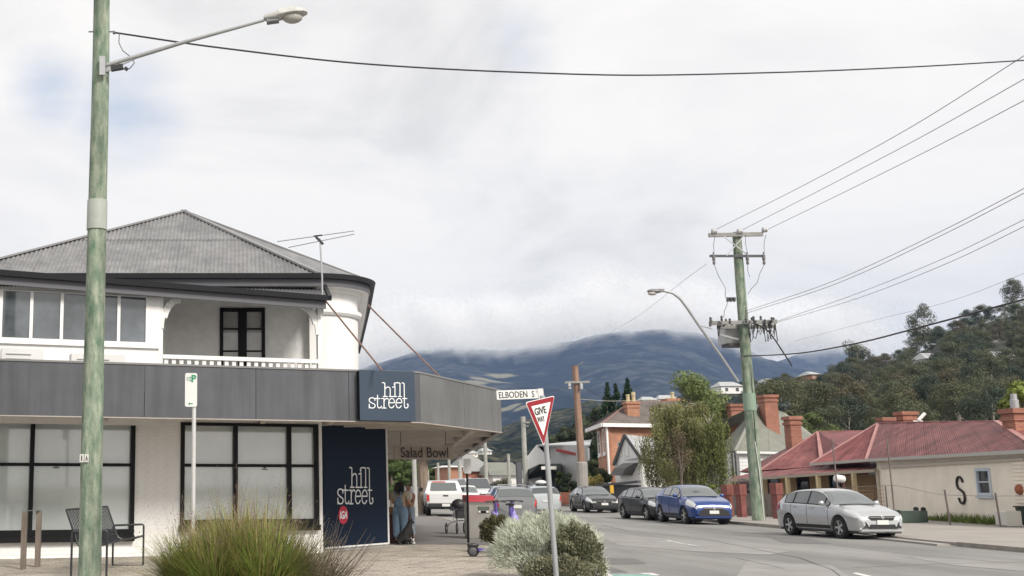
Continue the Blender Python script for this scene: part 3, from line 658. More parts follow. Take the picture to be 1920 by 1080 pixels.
def beam(a, b, w=.1, h=.12, nm='soffit_beam'):
    q = MB(); q.bar(V((a.x, a.y, Zs-h/2-.002)) if a.z == 0 else a, V((b.x, b.y, Zs-h/2-.002)) if b.z == 0 else b, w, h); q.build(nm, SOFFIT, aw)
for s in (-6.2, -3.1, .55, 2.2): beam(V((0, CF, 0))+wd*s-wn*.1, V((0, CW, 0))+wd*s, .12)
for t in (.0, .33, .66, 1): beam(lerp(Ag, Bg, t)-bnn*.1, lerp(P0, P1, t)+cn*.02)
beam(lerp(P0, Ag, .5), lerp(P1, Bg, .5), .12, .09)
for t in (.12, .3, .5, .72, .9):
    a = lerp(Bg, Eg, t)-enn*.1; b = lerp(P1, V((5.3, 46, 0)), t); dz = -.45*t; beam(V((a.x, a.y, Zs-.1+dz)), V((b.x, b.y, Zs-.1+dz)))
a = lerp(P1, Bg, .75); b = lerp(V((5.3, 46, 0)), Eg, .75); beam(V((a.x, a.y, Zs-.08)), V((b.x, b.y, Zs-.5)), .14, .14)
lamp = MB(); c = at(780, 830, 31); lamp.lathe((c.x, c.y, Zs-.05), [(.02, .03), (.17, .03), (.17, 0), (.02, -.005)], 14); lamp.build('downlight', mat('lamp_warm', (.8, .75, .6), .4), aw)
# square sign on the corner of the fascia
pn = V((0, CF-.0, 0))+wn*.18
def sg(x, y): return onplane(x, y, pn, wn)
sq = thing('fascia_sign', 'square slate blue sign with white hill street lettering on the awning corner', 'sign', tuple(sg(727, 740)))
a, b, c_, d = sg(673, 693.5), sg(776, 696.5), sg(779.5, 788.5), sg(676, 789); zt_, zb_ = (a.z+b.z)/2, (c_.z+d.z)/2
sx0 = (sg(674.5, 740)-pn).dot(wd); sx1 = (sg(778, 740)-pn).dot(wd)
q = MB(); q.box(V((pn.x, pn.y, (zt_+zb_)/2))+wd*(sx0+sx1)/2-wn*.012, (sx1-sx0, .02, zt_-zb_), wd, -wn, (0, 0, 1)); q.build('sign_face', NAVYL, sq)
q = MB(); q.box(V((pn.x, pn.y, (zt_+zb_)/2))+wd*(sx0+sx1)/2-wn*.095, (sx1-sx0-.02, .14, zt_-zb_-.02), wd, -wn, (0, 0, 1)); q.build('sign_box', BLACK, sq)
strokes(LOGO, .019, lambda x, y: sg(660+x/9, 680+y/9), wn, .008, WHITEL, sq, dots=[(716, 374), (936, 704)])
# hanging sign "Salad Bowl"
hs = thing('hanging_sign', 'brown hanging sign reading Salad Bowl under the awning', 'sign', tuple(at(794, 850, 31)))
HP = at(794, 848, 31); hx = V((1, .06, 0)).normalized(); hn_ = V((.06, -1, 0)).normalized(); a = at(738, 848, 31); b = at(850, 847, 31); zz0, zz1 = at(790, 861.5, 31).z, at(790, 835.5, 31).z
q = MB(); q.box(((a.x+b.x)/2, 31, (zz0+zz1)/2), (b.x-a.x, .14, zz1-zz0), hx, -hn_, (0, 0, 1)); q.build('sign_box', mat('brown_sign', (.36, .30, .25), .5), hs)
text('Salad Bowl', V((at(750, 858, 31).x, 30.86, zz0+.05)), hx, (0, 0, 1), (zz1-zz0)*.74, b.x-a.x-.32, mat('dark_letter', (.012, .012, .012), .5), hs, bold=.004)
for xx in (a.x+.2, b.x-.2): q = MB(); q.tube([(xx, 31, zz1), (xx, 31, Zs-.1)], .012, 6); q.build('hanger', GALVD, hs)
# ------------ upper storey
CU = 25.95; YB = 28.25
def uz(x, y): return sz(x, y, CU)
dk = mb = MB(); wb(mb, s0-6, uz(301, 640)[0], 2.9, uz(0, 640)[1]-.0, CU, 0, -.2); mb.build('upper_parapet', WHITE, shop)
# glazed verandah
zg0, zg1 = uz(100, 636)[1], uz(60, 546)[1]; gx = [uz(x, 600)[0] for x in (-170, -113, -56, 1, 58.5, 115.5, 172, 222.5, 273)]
ztop = uz(290, 556)[1]-.03
fr = MB(); wb(fr, gx[0]-.05, uz(301, 600)[0], zg0-.12, zg0, CU, .03, -.12); wb(fr, gx[0]-.05, uz(301, 600)[0], zg1, ztop, CU, .03, -.12); wb(fr, gx[-1], uz(301, 600)[0], zg0, zg1, CU, .03, -.12)
fr = fr.build('window_frame', WHITE, shop)
for i, s in enumerate(gx[:-1]):
    q = MB(); wb(q, s-.035, s+.035, zg0, zg1, CU, .02, -.08); q.build('mullion', WHITE, fr)
    q = MB(); wb(q, s+.035, gx[i+1]-(.035 if i < len(gx)-2 else 0), zg0, zg1, CU, -.02, -.04); q.build('pane', GLASSU, fr)
q = MB(); wb(q, gx[0], uz(298, 600)[0], uz(200, 649)[1]-.02, uz(200, 649)[1]+.03, CU, .06, 0); q.build('moulding', WHITE, shop)
# back wall of the balcony and body of the house
dx0, dx1 = at(412, 620, YB-.05).x, at(497, 620, YB-.05).x; dz1 = at(450, 577, YB-.05).z
mb = MB(); mb.bb(-7.2, dx0, YB, YB+.25, 3.1, 6.9); mb.bb(dx0, dx1, YB, YB+.25, dz1, 6.9); mb.bb(dx1, 1.93, YB, YB+.25, 3.1, 6.9); mb.build('balcony_wall', WHITEBRICK, shop)
mb = MB(); j = 0; z = 4.2
while z < 6.5:
    x = -2.6+(.11 if j % 2 else 0)
    while x < 1.8:
        if not (dx0-.15 < x < dx1+.15 and z < dz1+.06): mb.box((x, YB+.001+rnd.uniform(0, .004), z), (.218, .02, .066))
        x += .228
    z += .0765; j += 1
mb.build('brick', WHITEBRICK, shop, kind='stuff')
mb = MB(); mb.prism([(-7.0, YB+.3, 3.1), (2.6, YB+2, 3.1), (3.9, 44, 3.1), (-7.0, 44, 3.1)], (0, 0, 3.6)); fixn(mb.build('house_body', WHITE, shop))
# curtain side of the French door
dr = MB(); w_ = dx1-dx0; xm = (dx0+dx1)/2; DZ0 = 3.5
for x0, x1 in ((dx0, dx0+.09), (dx1-.09, dx1), (xm-.11, xm+.11)): dr.bb(x0, x1, YB-.05, YB+.05, DZ0, dz1-.08)
dr.bb(dx0, dx1, YB-.05, YB+.05, dz1-.08, dz1)
door = dr.build('french_door', BLACK, shop)
zr = [at(450, y, YB).z for y in (617, 658.5)]
for x0, x1 in ((dx0+.09, xm-.11), (xm+.11, dx1-.09)):
    zs_ = [DZ0]+[zr[1], zr[0]]+[dz1-.08]
    for k in range(3):
        q = MB(); q.bb(x0, x1, YB, YB+.02, zs_[k]+.02, zs_[k+1]-.02); q.build('pane', mat('curtained_glass', (.38, .38, .37), .05, .2, 1.5, spec=.9), door)
    for z in zr: q = MB(); q.bb(x0, x1, YB-.03, YB+.03, z-.02, z+.02); q.build('glazing_bar', BLACK, door)
# tower at the corner
TC = V((1.9, 29.15, 0)); TR = 1.17
arc = [TC+V((math.sin(a)*TR, -math.cos(a)*TR, 0)) for a in [R(i*6) for i in range(0, 16)]]
pts = [V((uz(601, 600)[0]*wd.x+.0, YB-.27, 3.1)) if 0 else V((1.86, YB-.27, 3.1))]+[V((p.x, p.y, 3.1)) for p in arc]+[V((3.9, 42, 3.1)), V((1.86, 42, 3.1))]
mb = MB(); mb.prism(pts, (0, 0, 3.75)); tw = fixn(mb.build('round_corner', WHITE, shop, smooth=True))
def band(z, o1, h, nm='moulding', m=WHITE):
    q = MB(); P = [V((1.9, TC.y-TR, z))]+[V((p.x, p.y, z)) for p in arc[1:]]+[V((arc[-1].x+.4, 36, z))]
    q.sweep(P, [(-.01, 0), (o1*.5, 0), (o1, h*.4), (o1, h), (-.01, h)]); fixn(q.build(nm, m, shop, smooth=True))
zc = at(640, 590, 28).z; band(zc, .10, .16); band(at(640, 548, 28).z, .16, .28)
# eave and gutter round the roof
EZ = at(400, 522, 27.7).z; ER = 1.52
EX = [(-7.3, 27.63), (1.9, 27.63)]+[(TC.x+math.sin(R(a))*ER, TC.y-math.cos(R(a))*ER) for a in range(6, 91, 6)]+[(3.75, 33), (4.6, 44)]
mb = MB(); mb.sweep([V((x, y, EZ)) for x, y in EX], [(-.02, -.02), (.1, -.02), (.13, .1), (.0, .1)]); fixn(mb.build('gutter', GUTTER, shop, smooth=True))
mb = MB(); mb.sweep([V((x, y, EZ)) for x, y in EX], [(-.05, -.2), (-.02, -.2), (-.02, .02), (-.05, .02)]); fixn(mb.build('fascia_board', mat('fascia_board', (.10, .10, .115), .5), shop))
mb = MB(); mb.sweep([V((x, y, EZ)) for x, y in EX], [(-.6, -.2), (-.05, -.2), (-.05, -.15), (-.6, -.15)]); fixn(mb.build('eave_lining', WHITE, shop))
# roof planes: corrugated sheets on the front face, each its own part
AP = V(at(345, 397, 32.0)); FL = V((-7.35, 27.6, EZ+.1)); FR = V((1.95, 27.6, EZ+.1))
def corr(name, a, b, c_, d, n, m, parent, amp=.018, wave=.09):   # a,b eave; c,d upper (above b, a) ; sheet between
    mb = MB(); L_ = (b-a).length; k = max(2, int(L_/wave*4)); nrm = (b-a).cross(d-a).normalized()
    for i in range(k+1):
        t = i/k; o_ = nrm*amp*math.cos(i*math.pi/2)*1.0
        mb.v += [tuple(lerp(a, b, t)+o_), tuple(lerp(d, c_, t)+o_)]
    for i in range(k): mb.f.append((2*i, 2*i+2, 2*i+3, 2*i+1))
    for v in list(mb.v): pass
    return mb.build(name, m, parent, smooth=True, ang=180)
def hip(tt):   # top of the triangle above eave parameter tt, in 0..1
    ta = (AP.x-FL.x)/(FR.x-FL.x); return tt/ta if tt < ta else (1-tt)/(1-ta)
base = FR-FL; upv = V((0, AP.y-FL.y, AP.z-FL.z)); ns_ = 13
for i in range(ns_):
    t0, t1 = i/ns_, (i+1)/ns_; h0, h1 = hip(t0), hip(t1)
    for lo, hi_, dz in ((0, .52, 0), (.5, 1, .012)):
        # clip the column to the triangle by sampling fine strips
        mb = MB(); k = 28; prev = None
        for j in range(k+1):
            t = t0+(t1-t0)*j/k; h = hip(t); a0, a1 = min(lo, h), min(hi_, h); ph = math.cos((t*base.length)/.105*2*math.pi)*.02
            off = V((0, -.6, .8))*(ph+dz); mb.v += [tuple(FL+base*t+upv*a0+off), tuple(FL+base*t+upv*a1+off)]
            if j and (a1-a0 > 1e-4 or True): mb.f.append((2*j-2, 2*j, 2*j+1, 2*j-1))
        if max(min(hi_, hip(t0+(t1-t0)*j/k))-lo for j in range(k+1)) > .001: mb.build('roof_sheet', IRON, shop, smooth=True, ang=180)
mb = MB(); cr = [AP]+[V((x, y, EZ+.1)) for x, y in EX[1:-2]]; mb.add(cr, [(0, i, i+1) for i in range(1, len(cr)-1)])
RG = V((AP.x+.6, 40, AP.z)); mb.add([AP, V((3.42, 29.15, EZ+.1)), V((4.6, 44, EZ+.1)), RG, V((-7.35, 27.6, EZ+.1)), V((-7.35, 44, EZ+.1))], [(0, 1, 2, 3), (0, 3, 5, 4)]); fixn(mb.build('side_roof', IRON, shop))
mb = MB()
for a, b in ((AP, FL), (AP, FR), (AP, RG), (AP, V((3.1, 28.3, EZ+.1)))): mb.bar(a+V((0, 0, .03)), b+V((0, 0, .03)), .2, .05)
mb.build('ridge_cap', mat('ridge_cap', (.24, .24, .245), .5, .1, 3), shop)
# verandah roof and gutter
V0 = wl(-150, 504, 25.6); V1 = wl(612, 563, 25.6); 
mb = MB(); mb.sweep([V0, V1], [(-.02, -.02), (.1, -.02), (.13, .1), (.0, .1)]); fixn(mb.build('gutter', GUTTER, shop))
mb = MB(); mb.sweep([V0, V1], [(-.06, -.2), (-.02, -.2), (-.02, .03), (-.06, .03)]); fixn(mb.build('fascia_board', MATS['fascia_board'], shop))
corr('verandah_roof', V0+V((0, 0, .09)), V1+V((0, 0, .09)), V((V1.x, 28.2, EZ-.16)), V((V0.x, 28.2, EZ-.16)), 0, mat('dark_iron', (.10, .10, .11), .5, .2, 2), shop, .016, .1)
mb = MB(); mb.bar(V1+V((.08, -.08, .04)), V((V1.x+.08, 28.0, EZ-.1)), .08, .12); mb.build('end_flashing', GUTTER, shop)
# brackets, posts, railing, balcony floor
def bracket(s, dirn, nm='bracket'):
    zt2 = uz(320, 556)[1]; mb = MB(); pts = []
    for i in range(9):
        a = R(90*i/8); pts.append((s+dirn*(.42*(1-math.cos(a))), zt2-.75+.70*math.sin(a)))
    for (a0, z0), (a1, z1) in zip(pts, pts[1:]):
        p = V((0, CU, 0))+wd*a0+wn*-.04; q_ = V((0, CU, 0))+wd*a1+wn*-.04; p.z = z0; q_.z = z1; mb.bar(p, q_, .08, .16)
    mb.build(nm, WHITE, shop)
sp0 = uz(303, 600)[0]; sp1 = uz(598, 640)[0]
for s, d_ in ((sp0+.02, 1), (sp1-.02, -1)): bracket(s, d_)
for s in (sp0-.02, sp1+.02):
    mb = MB(); wb(mb, s-.05, s+.05, 3.4, uz(320, 556)[1]+.1, CU, .02, -.1); mb.build('post', WHITE, shop)
zr_ = uz(450, 672)[1]
mb = MB(); wb(mb, sp0+.03, sp1-.03, zr_-.06, zr_+.03, CU, .04, -.06); mb.build('handrail', WHITE, shop)
mb = MB(); wb(mb, sp0+.03, sp1-.03, zr_-.85, zr_-.78, CU, .03, -.05); mb.build('bottom_rail', WHITE, shop)
s = sp0+.12
while s < sp1-.1:
    mb = MB(); wb(mb, s-.045, s+.045, zr_-.78, zr_-.06, CU, .0, -.025); mb.build('baluster', WHITE, shop); s += .178
mb = MB(); mb.add([V((0, CU, 3.28))+wd*sp0, V((0, CU, 3.28))+wd*sp1, V((1.86, YB, 3.28)), V((-2.6, YB, 3.28))], [(0, 1, 2, 3)]); mb.build('balcony_floor', CONC, shop)
mb = MB(); a = V((0, CU, 0))+wd*(sp0-.1); mb.prism([(a.x-.05, a.y, 3.1), (a.x+.05, a.y+.1, 3.1), (a.x+.05, YB, 3.1), (a.x-.05, YB, 3.1)], (0, 0, 2.6)); fixn(mb.build('side_wall', WHITE, shop))
mb = MB(); b = at(590, 640, YB-.4); mb.bb(b.x-.12, b.x+.1, YB-.3, YB, 3.3, 6.3); mb.build('pilaster', WHITE, shop)
# stays
for a, b in ((at(612, 566, 27.0), at(716, 694, CF+.3)), (at(690, 572, 29.2), at(832, 714, 26.3))):
    q = MB(); q.tube([a, b], .022, 6); q.build('tie_rod', mat('rusty_rod', (.20, .13, .11), .7, .3, 5), aw)
# air conditioners on the awning deck
for (x0, x1, y0, y1, lab) in ((2, 80, 654, 690, 'white air conditioner half hidden behind the awning at the far left'), (132, 232, 664, 700, 'white air conditioner behind the green timber pole')):
    a = wl(x0, y0, 24.9); b = wl(x1, y0, 24.9); t = thing('air_conditioner', lab, 'air conditioner', tuple((a+b)/2-V((0, 0, .7))), group='air conditioners on the awning')
    c = (a+b)/2; ln = (b-a).length; q = MB(); q.box((c.x, c.y, a.z-.4), (ln, .35, .8), wd, -wn, (0, 0, 1)); q.build('casing', mat('ac_white', (.66, .66, .65), .5), t)
    for k in range(5): q = MB(); q.box(V((c.x, c.y, a.z-.12-.1*k))+wn*.18-wd*ln*.1, (ln*.6, .02, .02), wd, -wn, (0, 0, 1)); q.build('grille_slat', mat('ac_grey', (.3, .3, .3), .5), t)
# aerial
t = thing('television_aerial', 'thin double boom television aerial on a mast above the balcony', 'aerial', tuple(at(605, 575, 26.4)))
q = MB(); q.tube([at(605, 590, 26.4), at(604, 520, 26.4), at(600, 447, 26.4)], [.025, .022, .018], 6); q.build('mast', GALV, t)
for a, b in (((520, 453, 25.4), (664, 433, 27.6)), ((541, 464, 25.4), (664, 439, 27.6))):
    q = MB(); q.tube([at(*a), at(*b)], .010, 5); q.build('boom', GALVD, t)
q = MB(); q.bar(at(592, 444, 26.4), at(606, 458, 26.4), .06, .05); q.tube([at(588, 443, 26.4), at(604, 441, 26.4)], .02, 5); q.build('clamp', PLASTIC, t)
# ---------------------------------------------------------------- poles, lamps, wires
def pole(name, label, x, y, ytop, D, r0, r1, m, group=None, sleeve=None, xt=None):
    base = at(x, y, D); base.z = 0; top = at(xt if xt else x, ytop, D); t = thing(name, label, 'power pole', tuple(base), 0, group)
    q = MB(); nseg = 14; P = []; rs = []
    tx = top.x if xt else base.x
    for i in range(nseg+1):
        k = i/nseg; P.append((lerp(base.x, tx, k)+.015*noise.noise(V((k*4, D, 0))), D+.015*noise.noise(V((k*4, D, 5))), lerp(-.2, top.z, k))); rs.append(lerp(r0, r1, k)*(1+.02*noise.noise(V((k*9, D, 9)))))
    q.tube(P, rs, 18); q.build('shaft', m, t, smooth=True); return t, base, top
pt, pb, ptop = pole('power_pole', 'green treated timber pole in front of the shop carrying a street lamp', 167, 1080, -110, 17.5, .178, .128, POLEG)
zc0, zc1 = at(176, 431, 17.5).z, at(176, 376, 17.5).z
q = MB(); q.lathe((pb.x+.0, 17.5, zc0), [(.158, 0), (.163, 0), (.160, zc1-zc0), (.15, zc1-zc0)], 20); q.build('metal_sleeve', mat('grey_green_metal', (.36, .39, .35), .55, .1, 3), pt, smooth=True)
a = at(196, 124, 17.42); b = at(495, 38, 17.2)
q = MB(); q.tube([a, lerp(a, b, .5)+V((0, 0, .02)), b], [.04, .032, .024], 10); arm = q.build('lamp_arm', GALV, pt, smooth=True)
q = MB(); q.prism([at(197, 126, 17.4), at(193, 138, 17.4), at(262, 106, 17.36), at(330, 84, 17.3), at(330, 80, 17.3)], (0, .03, 0)); q.bar(at(192, 106, 17.3), at(192, 141, 17.3), .09, .05, up=(0, 1, 0)); fixn(q.build('arm_bracket', GALV, pt))
# luminaire
hc = at(536, 30, 17.2); hd = (b-a).normalized(); hd = V((.96, -.05, .12)).normalized(); hu = V((-.12, 0, 1)).normalized(); hy = hu.cross(hd)
head = MB(); k0 = len(head.v); sec = [(-.36, .05, .05, -.02), (-.30, .09, .075, -.045), (-.16, .11, .10, -.06), (-.13, .125, .12, -.04), (.0, .16, .14, -.02), (.16, .165, .13, -.02), (.29, .12, .075, -.02), (.35, .05, .02, -.015)]
nn_ = 14
for (s, wv, ht, lo) in sec:
    for j in range(nn_):
        an = 2*math.pi*j/nn_; cy, cz = math.cos(an), math.sin(an); head.v.append(tuple(hc+hd*s+hy*(cy*wv)+hu*((cz*ht) if cz > 0 else cz*abs(lo))))
for i in range(len(sec)-1):
    for j in range(nn_): a_, b_ = i*nn_+j, i*nn_+(j+1) % nn_; head.f.append((a_, b_, b_+nn_, a_+nn_))
head.f.append(tuple(range(nn_))); head.f.append(tuple((len(sec)-1)*nn_+j for j in range(nn_)))
hd_o = fixn(head.build('lamp_head', mat('lamp_shell', (.50, .50, .48), .5, .2, 4), pt, smooth=True, ang=50))
ln = MB(); ln.lathe_e(hc+hd*.10-hu*.04, (.17, .12, .10), 14, 8); ln.build('lamp_lens', mat('lamp_lens', (.42, .41, .37), .15, .1, 5, coat=.6), hd_o, smooth=True)
q = MB(); q.box(hc-hd*.22-hu*.05, (.2, .14, .06), hd, hy, hu); q.build('gear_box', GALVD, hd_o)
q = MB(); a = at(204, 60, 17.5); q.tube([at(166, 59.5, 17.5), at(212, 59.5, 17.5)], .012, 6); q.lathe(at(214, 61, 17.5), [(.03, -.02), (.035, 0), (.03, .02)], 8, (1, 0, 0)); q.build('hook', GALVD, pt)
q = MB(); q.tube([at(224, 62, 17.45), at(223, 80, 17.4), at(230, 95, 17.4), at(247, 108, 17.4), at(252, 118, 17.4), at(243, 129, 17.4), at(236, 128, 17.4)], .008, 5); q.bar(at(208, 129, 17.3), at(231, 125, 17.3), .08); q.bar(at(234, 127, 17.3), at(239, 131, 17.3), .05); q.bar(at(222, 118, 17.3), at(226, 127, 17.3), .02); q.build('cable_junction', PLASTIC, pt)
for dx, s_ in ((151, 'I'), (160, 'A')):
    p = at(dx, 859, 17.33); q = MB(); q.box((p.x+.02, 17.325, p.z), (.062, .006, .12)); q.build('number_plate', mat('plate_white', (.6, .6, .58), .5), pt)
    text(s_, (p.x+.005 if s_ != 'I' else p.x+.012, 17.319, p.z-.04), (1, 0, 0), (0, 0, 1), .08, .034 if s_ != 'I' else .014, MATS['dark_letter'], pt, bold=.01)
q = MB(); q.tube([(pb.x+.175, 17.5, 0), (pb.x+.175, 17.5, .6)], .01, 5); q.build('earth_strap', GALVD, pt)
def wire(label, pts, r, m=PLASTIC, n=40, cat='cable'):
    P = []; ps = [(p[0], V((p[1], p[2], p[3]))) if len(p) == 4 else p for p in [(i,)+tuple(q_) for i, q_ in enumerate(pts)]]
    xs = [(p[0], p[1]) for p in pts]; ds = [(p[0], p[2]) for p in pts]
    x0, x1 = pts[0][0], pts[-1][0]
    if x0 > x1: pts = pts[::-1]; xs = xs[::-1]; ds = ds[::-1]; x0, x1 = x1, x0
    for i in range(n+1): x = lerp(x0, x1, i/n); P.append(at(x, sm(xs, x), interp(ds, x)))
    q = MB(); q.tube(P, r, 6); return tag(q.build('overhead_wire', m, smooth=True), label, cat)
CAB = mat('cable_black', (.02, .02, .02), .6); WIRE = mat('wire_grey', (.14, .14, .145), .5, metal=.3)
wire('thick twisted black cable strung from the lamp pole right across the sky', [(214, 61, 17.5), (400, 88, 18), (700, 121, 19), (960, 135, 20), (1190, 141, 21), (1450, 136, 22), (1700, 126, 23), (1940, 112, 24)], .015, CAB, 60)
wire('uppermost thin wire rising from the left insulator of the right pole', [(1341, 431, 48.8), (1500, 351, 40), (1700, 243, 32), (1940, 92, 25)], .010, WIRE)
wire('second thin wire rising from the middle insulator of the right pole', [(1392, 431, 48.8), (1560, 345, 40), (1740, 250, 32), (1940, 137, 25)], .010, WIRE)
wire('third thin wire rising from the right insulator of the right pole', [(1440, 430, 48.8), (1600, 352, 40), (1780, 262, 32), (1940, 178, 25)], .010, WIRE)
wire('upper of two close wires leaving the right pole at mid height', [(1400, 583, 48.8), (1560, 528, 40), (1760, 436, 32), (1940, 343, 26)], .009, WIRE)
wire('lower of two close wires leaving the right pole at mid height', [(1400, 587, 48.8), (1560, 535, 40), (1760, 444, 32), (1940, 352, 26)], .009, WIRE)
wire('upper of two close wires leaving the cluttered low crossarm', [(1455, 603, 48.8), (1600, 553, 40), (1780, 480, 32), (1940, 402, 26)], .008, WIRE)
wire('lower of two close wires leaving the cluttered low crossarm', [(1455, 605, 48.8), (1600, 562, 40), (1780, 492, 32), (1940, 415, 26)], .008, WIRE)
wire('black cable sloping up over the forested hill from the right pole', [(1392, 668, 48.8), (1480, 664, 44), (1600, 645, 38), (1720, 615, 33), (1940, 556, 26)], .026, CAB)
wire('faint wire fading down left behind the right street lamp', [(1325, 495, 48.9), (1290, 520, 58), (1200, 590, 80), (1090, 655, 110)], .010, MATS.get('wire_faint') or mat('wire_faint', (.42, .42, .43), .5))
wire('faint high wire above the hill skyline', [(1490, 640, 60), (1640, 600, 50), (1780, 565, 42), (1940, 505, 34)], .006, WIRE)
# main right pole
p2, b2_, t2 = pole('power_pole', 'tall green timber pole with a transformer and two crossarms on the far footpath', 1423, 980, 436, 48.8, .27, .185, POLEG)
def xb(a, b, D, w, h, nm, m, par=p2):
    q = MB(); q.bar(at(a[0], a[1], D), at(b[0], b[1], D), w, h); return q.build(nm, m, par)
WG = mat('weathered_grey_timber', (.25, .25, .24), .8, .2, 4); DK = mat('dark_steel', (.07, .07, .075), .6); PORC = mat('porcelain', (.45, .45, .45), .3)
xb((1329, 441), (1430, 439), 48.55, .12, .17, 'crossarm', WG); xb((1331, 480), (1434, 480), 48.55, .09, .10, 'crossarm', DK)
for a, b in (((1357, 443), (1402, 478)), ((1394, 443), (1362, 480))): xb(a, b, 48.5, .04, .04, 'brace', GALV)
for x, y in ((1339, 434), (1387, 434), (1434, 431)):
    q = MB(); c = at(x, y, 48.5)
    for k in range(3): q.lathe_e(c+V((.07*(k-1), 0, 0)), (.06, .13-.01*k, .13-.01*k), 10, 6)
    q.build('insulator', PORC, p2, smooth=True)
for x in (1339, 1402, 1433): q = MB(); q.lathe(at(x, 496, 48.5), [(.05, 0), (.07, .1), (.04, .15), (.07, .2), (.07, .35), (.03, .4), (.03, .55)], 8); q.build('fuse', GALVD, p2, smooth=True)
q = MB()
for (x0, y0, x1, y1) in ((1341, 440, 1339, 476), (1398, 440, 1402, 476), (1436, 440, 1433, 476), (1339, 496, 1360, 540), (1360, 540, 1364, 570), (1364, 570, 1357, 595), (1402, 496, 1406, 520), (1433, 496, 1420, 530), (1420, 530, 1402, 552)): q.tube([at(x0, y0, 48.4), at((x0+x1)/2-2, (y0+y1)/2, 48.4), at(x1, y1, 48.4)], .012, 4)
q.build('jumper_wires', WIRE, p2, kind='stuff')
xb((1364, 561), (1379, 561), 48.5, .12, .14, 'bracket', DK); 
for x in (1365, 1371, 1377): q = MB(); q.lathe(at(x, 566, 48.4), [(.05, 0), (.05, .2)], 8); q.build('small_insulator', DK, p2)
xb((1334, 606), (1456, 603), 48.5, .13, .16, 'crossarm', WG); xb((1345, 614), (1450, 612), 48.95, .13, .16, 'crossarm', WG)
rg = random.Random(5); q = MB(); q2 = MB()
for i in range(26):
    x = rg.uniform(1330, 1458)
    if 1375 < x < 1398: continue
    c = at(x, 606-rg.uniform(-6, 8), 48.3+rg.uniform(-.1, .4)); q2.lathe(c, [(.035, -.08), (.06, 0), (.035, .05), (.06, .1), (.02, .16)], 7)
for i in range(15):
    x = rg.choice([rg.uniform(1330, 1372), rg.uniform(1400, 1455)]); x2 = x+rg.uniform(-14, 14); d = rg.uniform(12, 34)
    q.tube([at(x, 608, 48.3), at(lerp(x, x2, .2), 608+d*.8, 48.3), at(lerp(x, x2, .6), 608+d, 48.3), at(x2, 610, 48.3)], .018, 5)
q.tube([at(1420, 608, 48.3), at(1440, 620, 48.3), at(1455, 640, 48.3), at(1485, 686, 49)], .03, 5); q.tube([at(1453, 606, 48.3), at(1458, 640, 48.3)], .02, 5)
q.build('service_cables', CAB, p2, kind='stuff'); q2.build('insulator_cluster', DK, p2, kind='stuff')
c0, c1, c2, c3 = at(1352, 616, 49.5), at(1384, 610, 49.5), at(1386, 652, 49.5), at(1356, 651, 49.5)
q = MB(); q.bb(c0.x-.0, c1.x, 49.1, 49.9, c3.z+.12, c0.z); q.build('transformer', mat('tank_grey', (.40, .41, .41), .5, .08, 2), p2)
q = MB(); q.bb(c0.x+.1, c1.x+.1, 49.0, 49.8, c3.z, c3.z+.118); q.build('transformer_base', DK, p2)
for k in range(3): q = MB(); q.lathe(V((c0.x+.15+.25*k, 49.3, c0.z)), [(.05, 0), (.08, .06), (.05, .1), (.08, .16), (.03, .25)], 8); q.build('bushing', PORC, p2)
xb((1351, 628), (1386, 638), 48.9, .05, .05, 'brace', GALV)
q = MB(); q.tube([at(1384, 716, 48.55), at(1352, 668, 48.4), at(1310, 610, 48.2), at(1290, 580, 48.1), at(1275, 560, 48.0), at(1262, 550, 48), at(1243, 545, 48)], .055, 8); la = q.build('lamp_arm', GALV, p2, smooth=True)
q = MB(); q.tube([at(1310, 610, 48.3), at(1335, 617, 48.5)], .02, 5); q.tube([at(1385, 636, 48.5), at(1345, 625, 48.4)], .02, 5); q.build('arm_stay', GALV, p2)
c = at(1227, 546, 48); q = MB(); q.lathe_e(c, (.33, .13, .1), 12, 6); q.box(c+V((.28, 0, .03)), (.25, .16, .13)); lh = q.build('lamp_head', GALVD, p2, smooth=True)
q = MB(); q.lathe_e(c+V((-.1, 0, -.09)), (.2, .11, .1), 12, 6); q.build('lamp_lens', MATS['lamp_lens'], lh, smooth=True)
q = MB(); q.lathe((b2_.x, 48.8, at(1411, 770, 48.8).z), [(.26, 0), (.265, .35), (.26, .75)], 18); q.build('metal_sleeve', mat('sleeve_green', (.22, .3, .23), .5), p2, smooth=True)
q = MB(); q.tube([(b2_.x+.12, 48.55, 0), (b2_.x+.05, 48.5, 2.2), (b2_.x-.02, 48.53, 3.4)], .02, 5); q.build('white_conduit', mat('conduit', (.6, .6, .58), .5), p2)
q = MB(); q.tube([(b2_.x+.02, 48.56, 3.2), (b2_.x+.05, 48.6, 6), (b2_.x, 48.62, 8), (b2_.x+.06, 48.62, 9.2)], .03, 6); q.build('cable_run', CAB, p2)
# middle timber pole
p3, b3, t3 = pole('power_pole', 'reddish brown timber pole beside the black sedan with one crossarm', 1094.5, 915, 686, 75, .27, .2, TIMB, xt=1078)
b_ = at(1100, 880, 75); 
xb((1059, 717), (1105, 716), 74.7, .12, .14, 'crossarm', WG, p3)
q = MB(); q.lathe((at(1090, 900, 75).x+.08, 75, .0), [(.36, 0), (.36, 3.0), (.3, 3.05)], 12); q.build('concrete_stub', CONC, p3)
q = MB()
for x in (1068, 1090): q.lathe(at(x, 725, 74.6), [(.1, -.15), (.1, .1), (.05, .25)], 8)
q.build('insulator_cluster', PORC, p3, kind='stuff')
wire('wire sagging left from the middle timber pole', [(1072, 724, 74.6), (1045, 731, 70), (1000, 745, 62)], .015, CAB)
wire('wire running right from the middle timber pole to the brick house', [(1090, 722, 74.6), (1110, 735, 77), (1140, 752, 82)], .015, CAB)
wire('pale wire running level toward the conifers', [(1082, 748, 75), (1150, 752, 80), (1270, 744, 84)], .014, mat('wire_pale', (.5, .48, .4), .5))
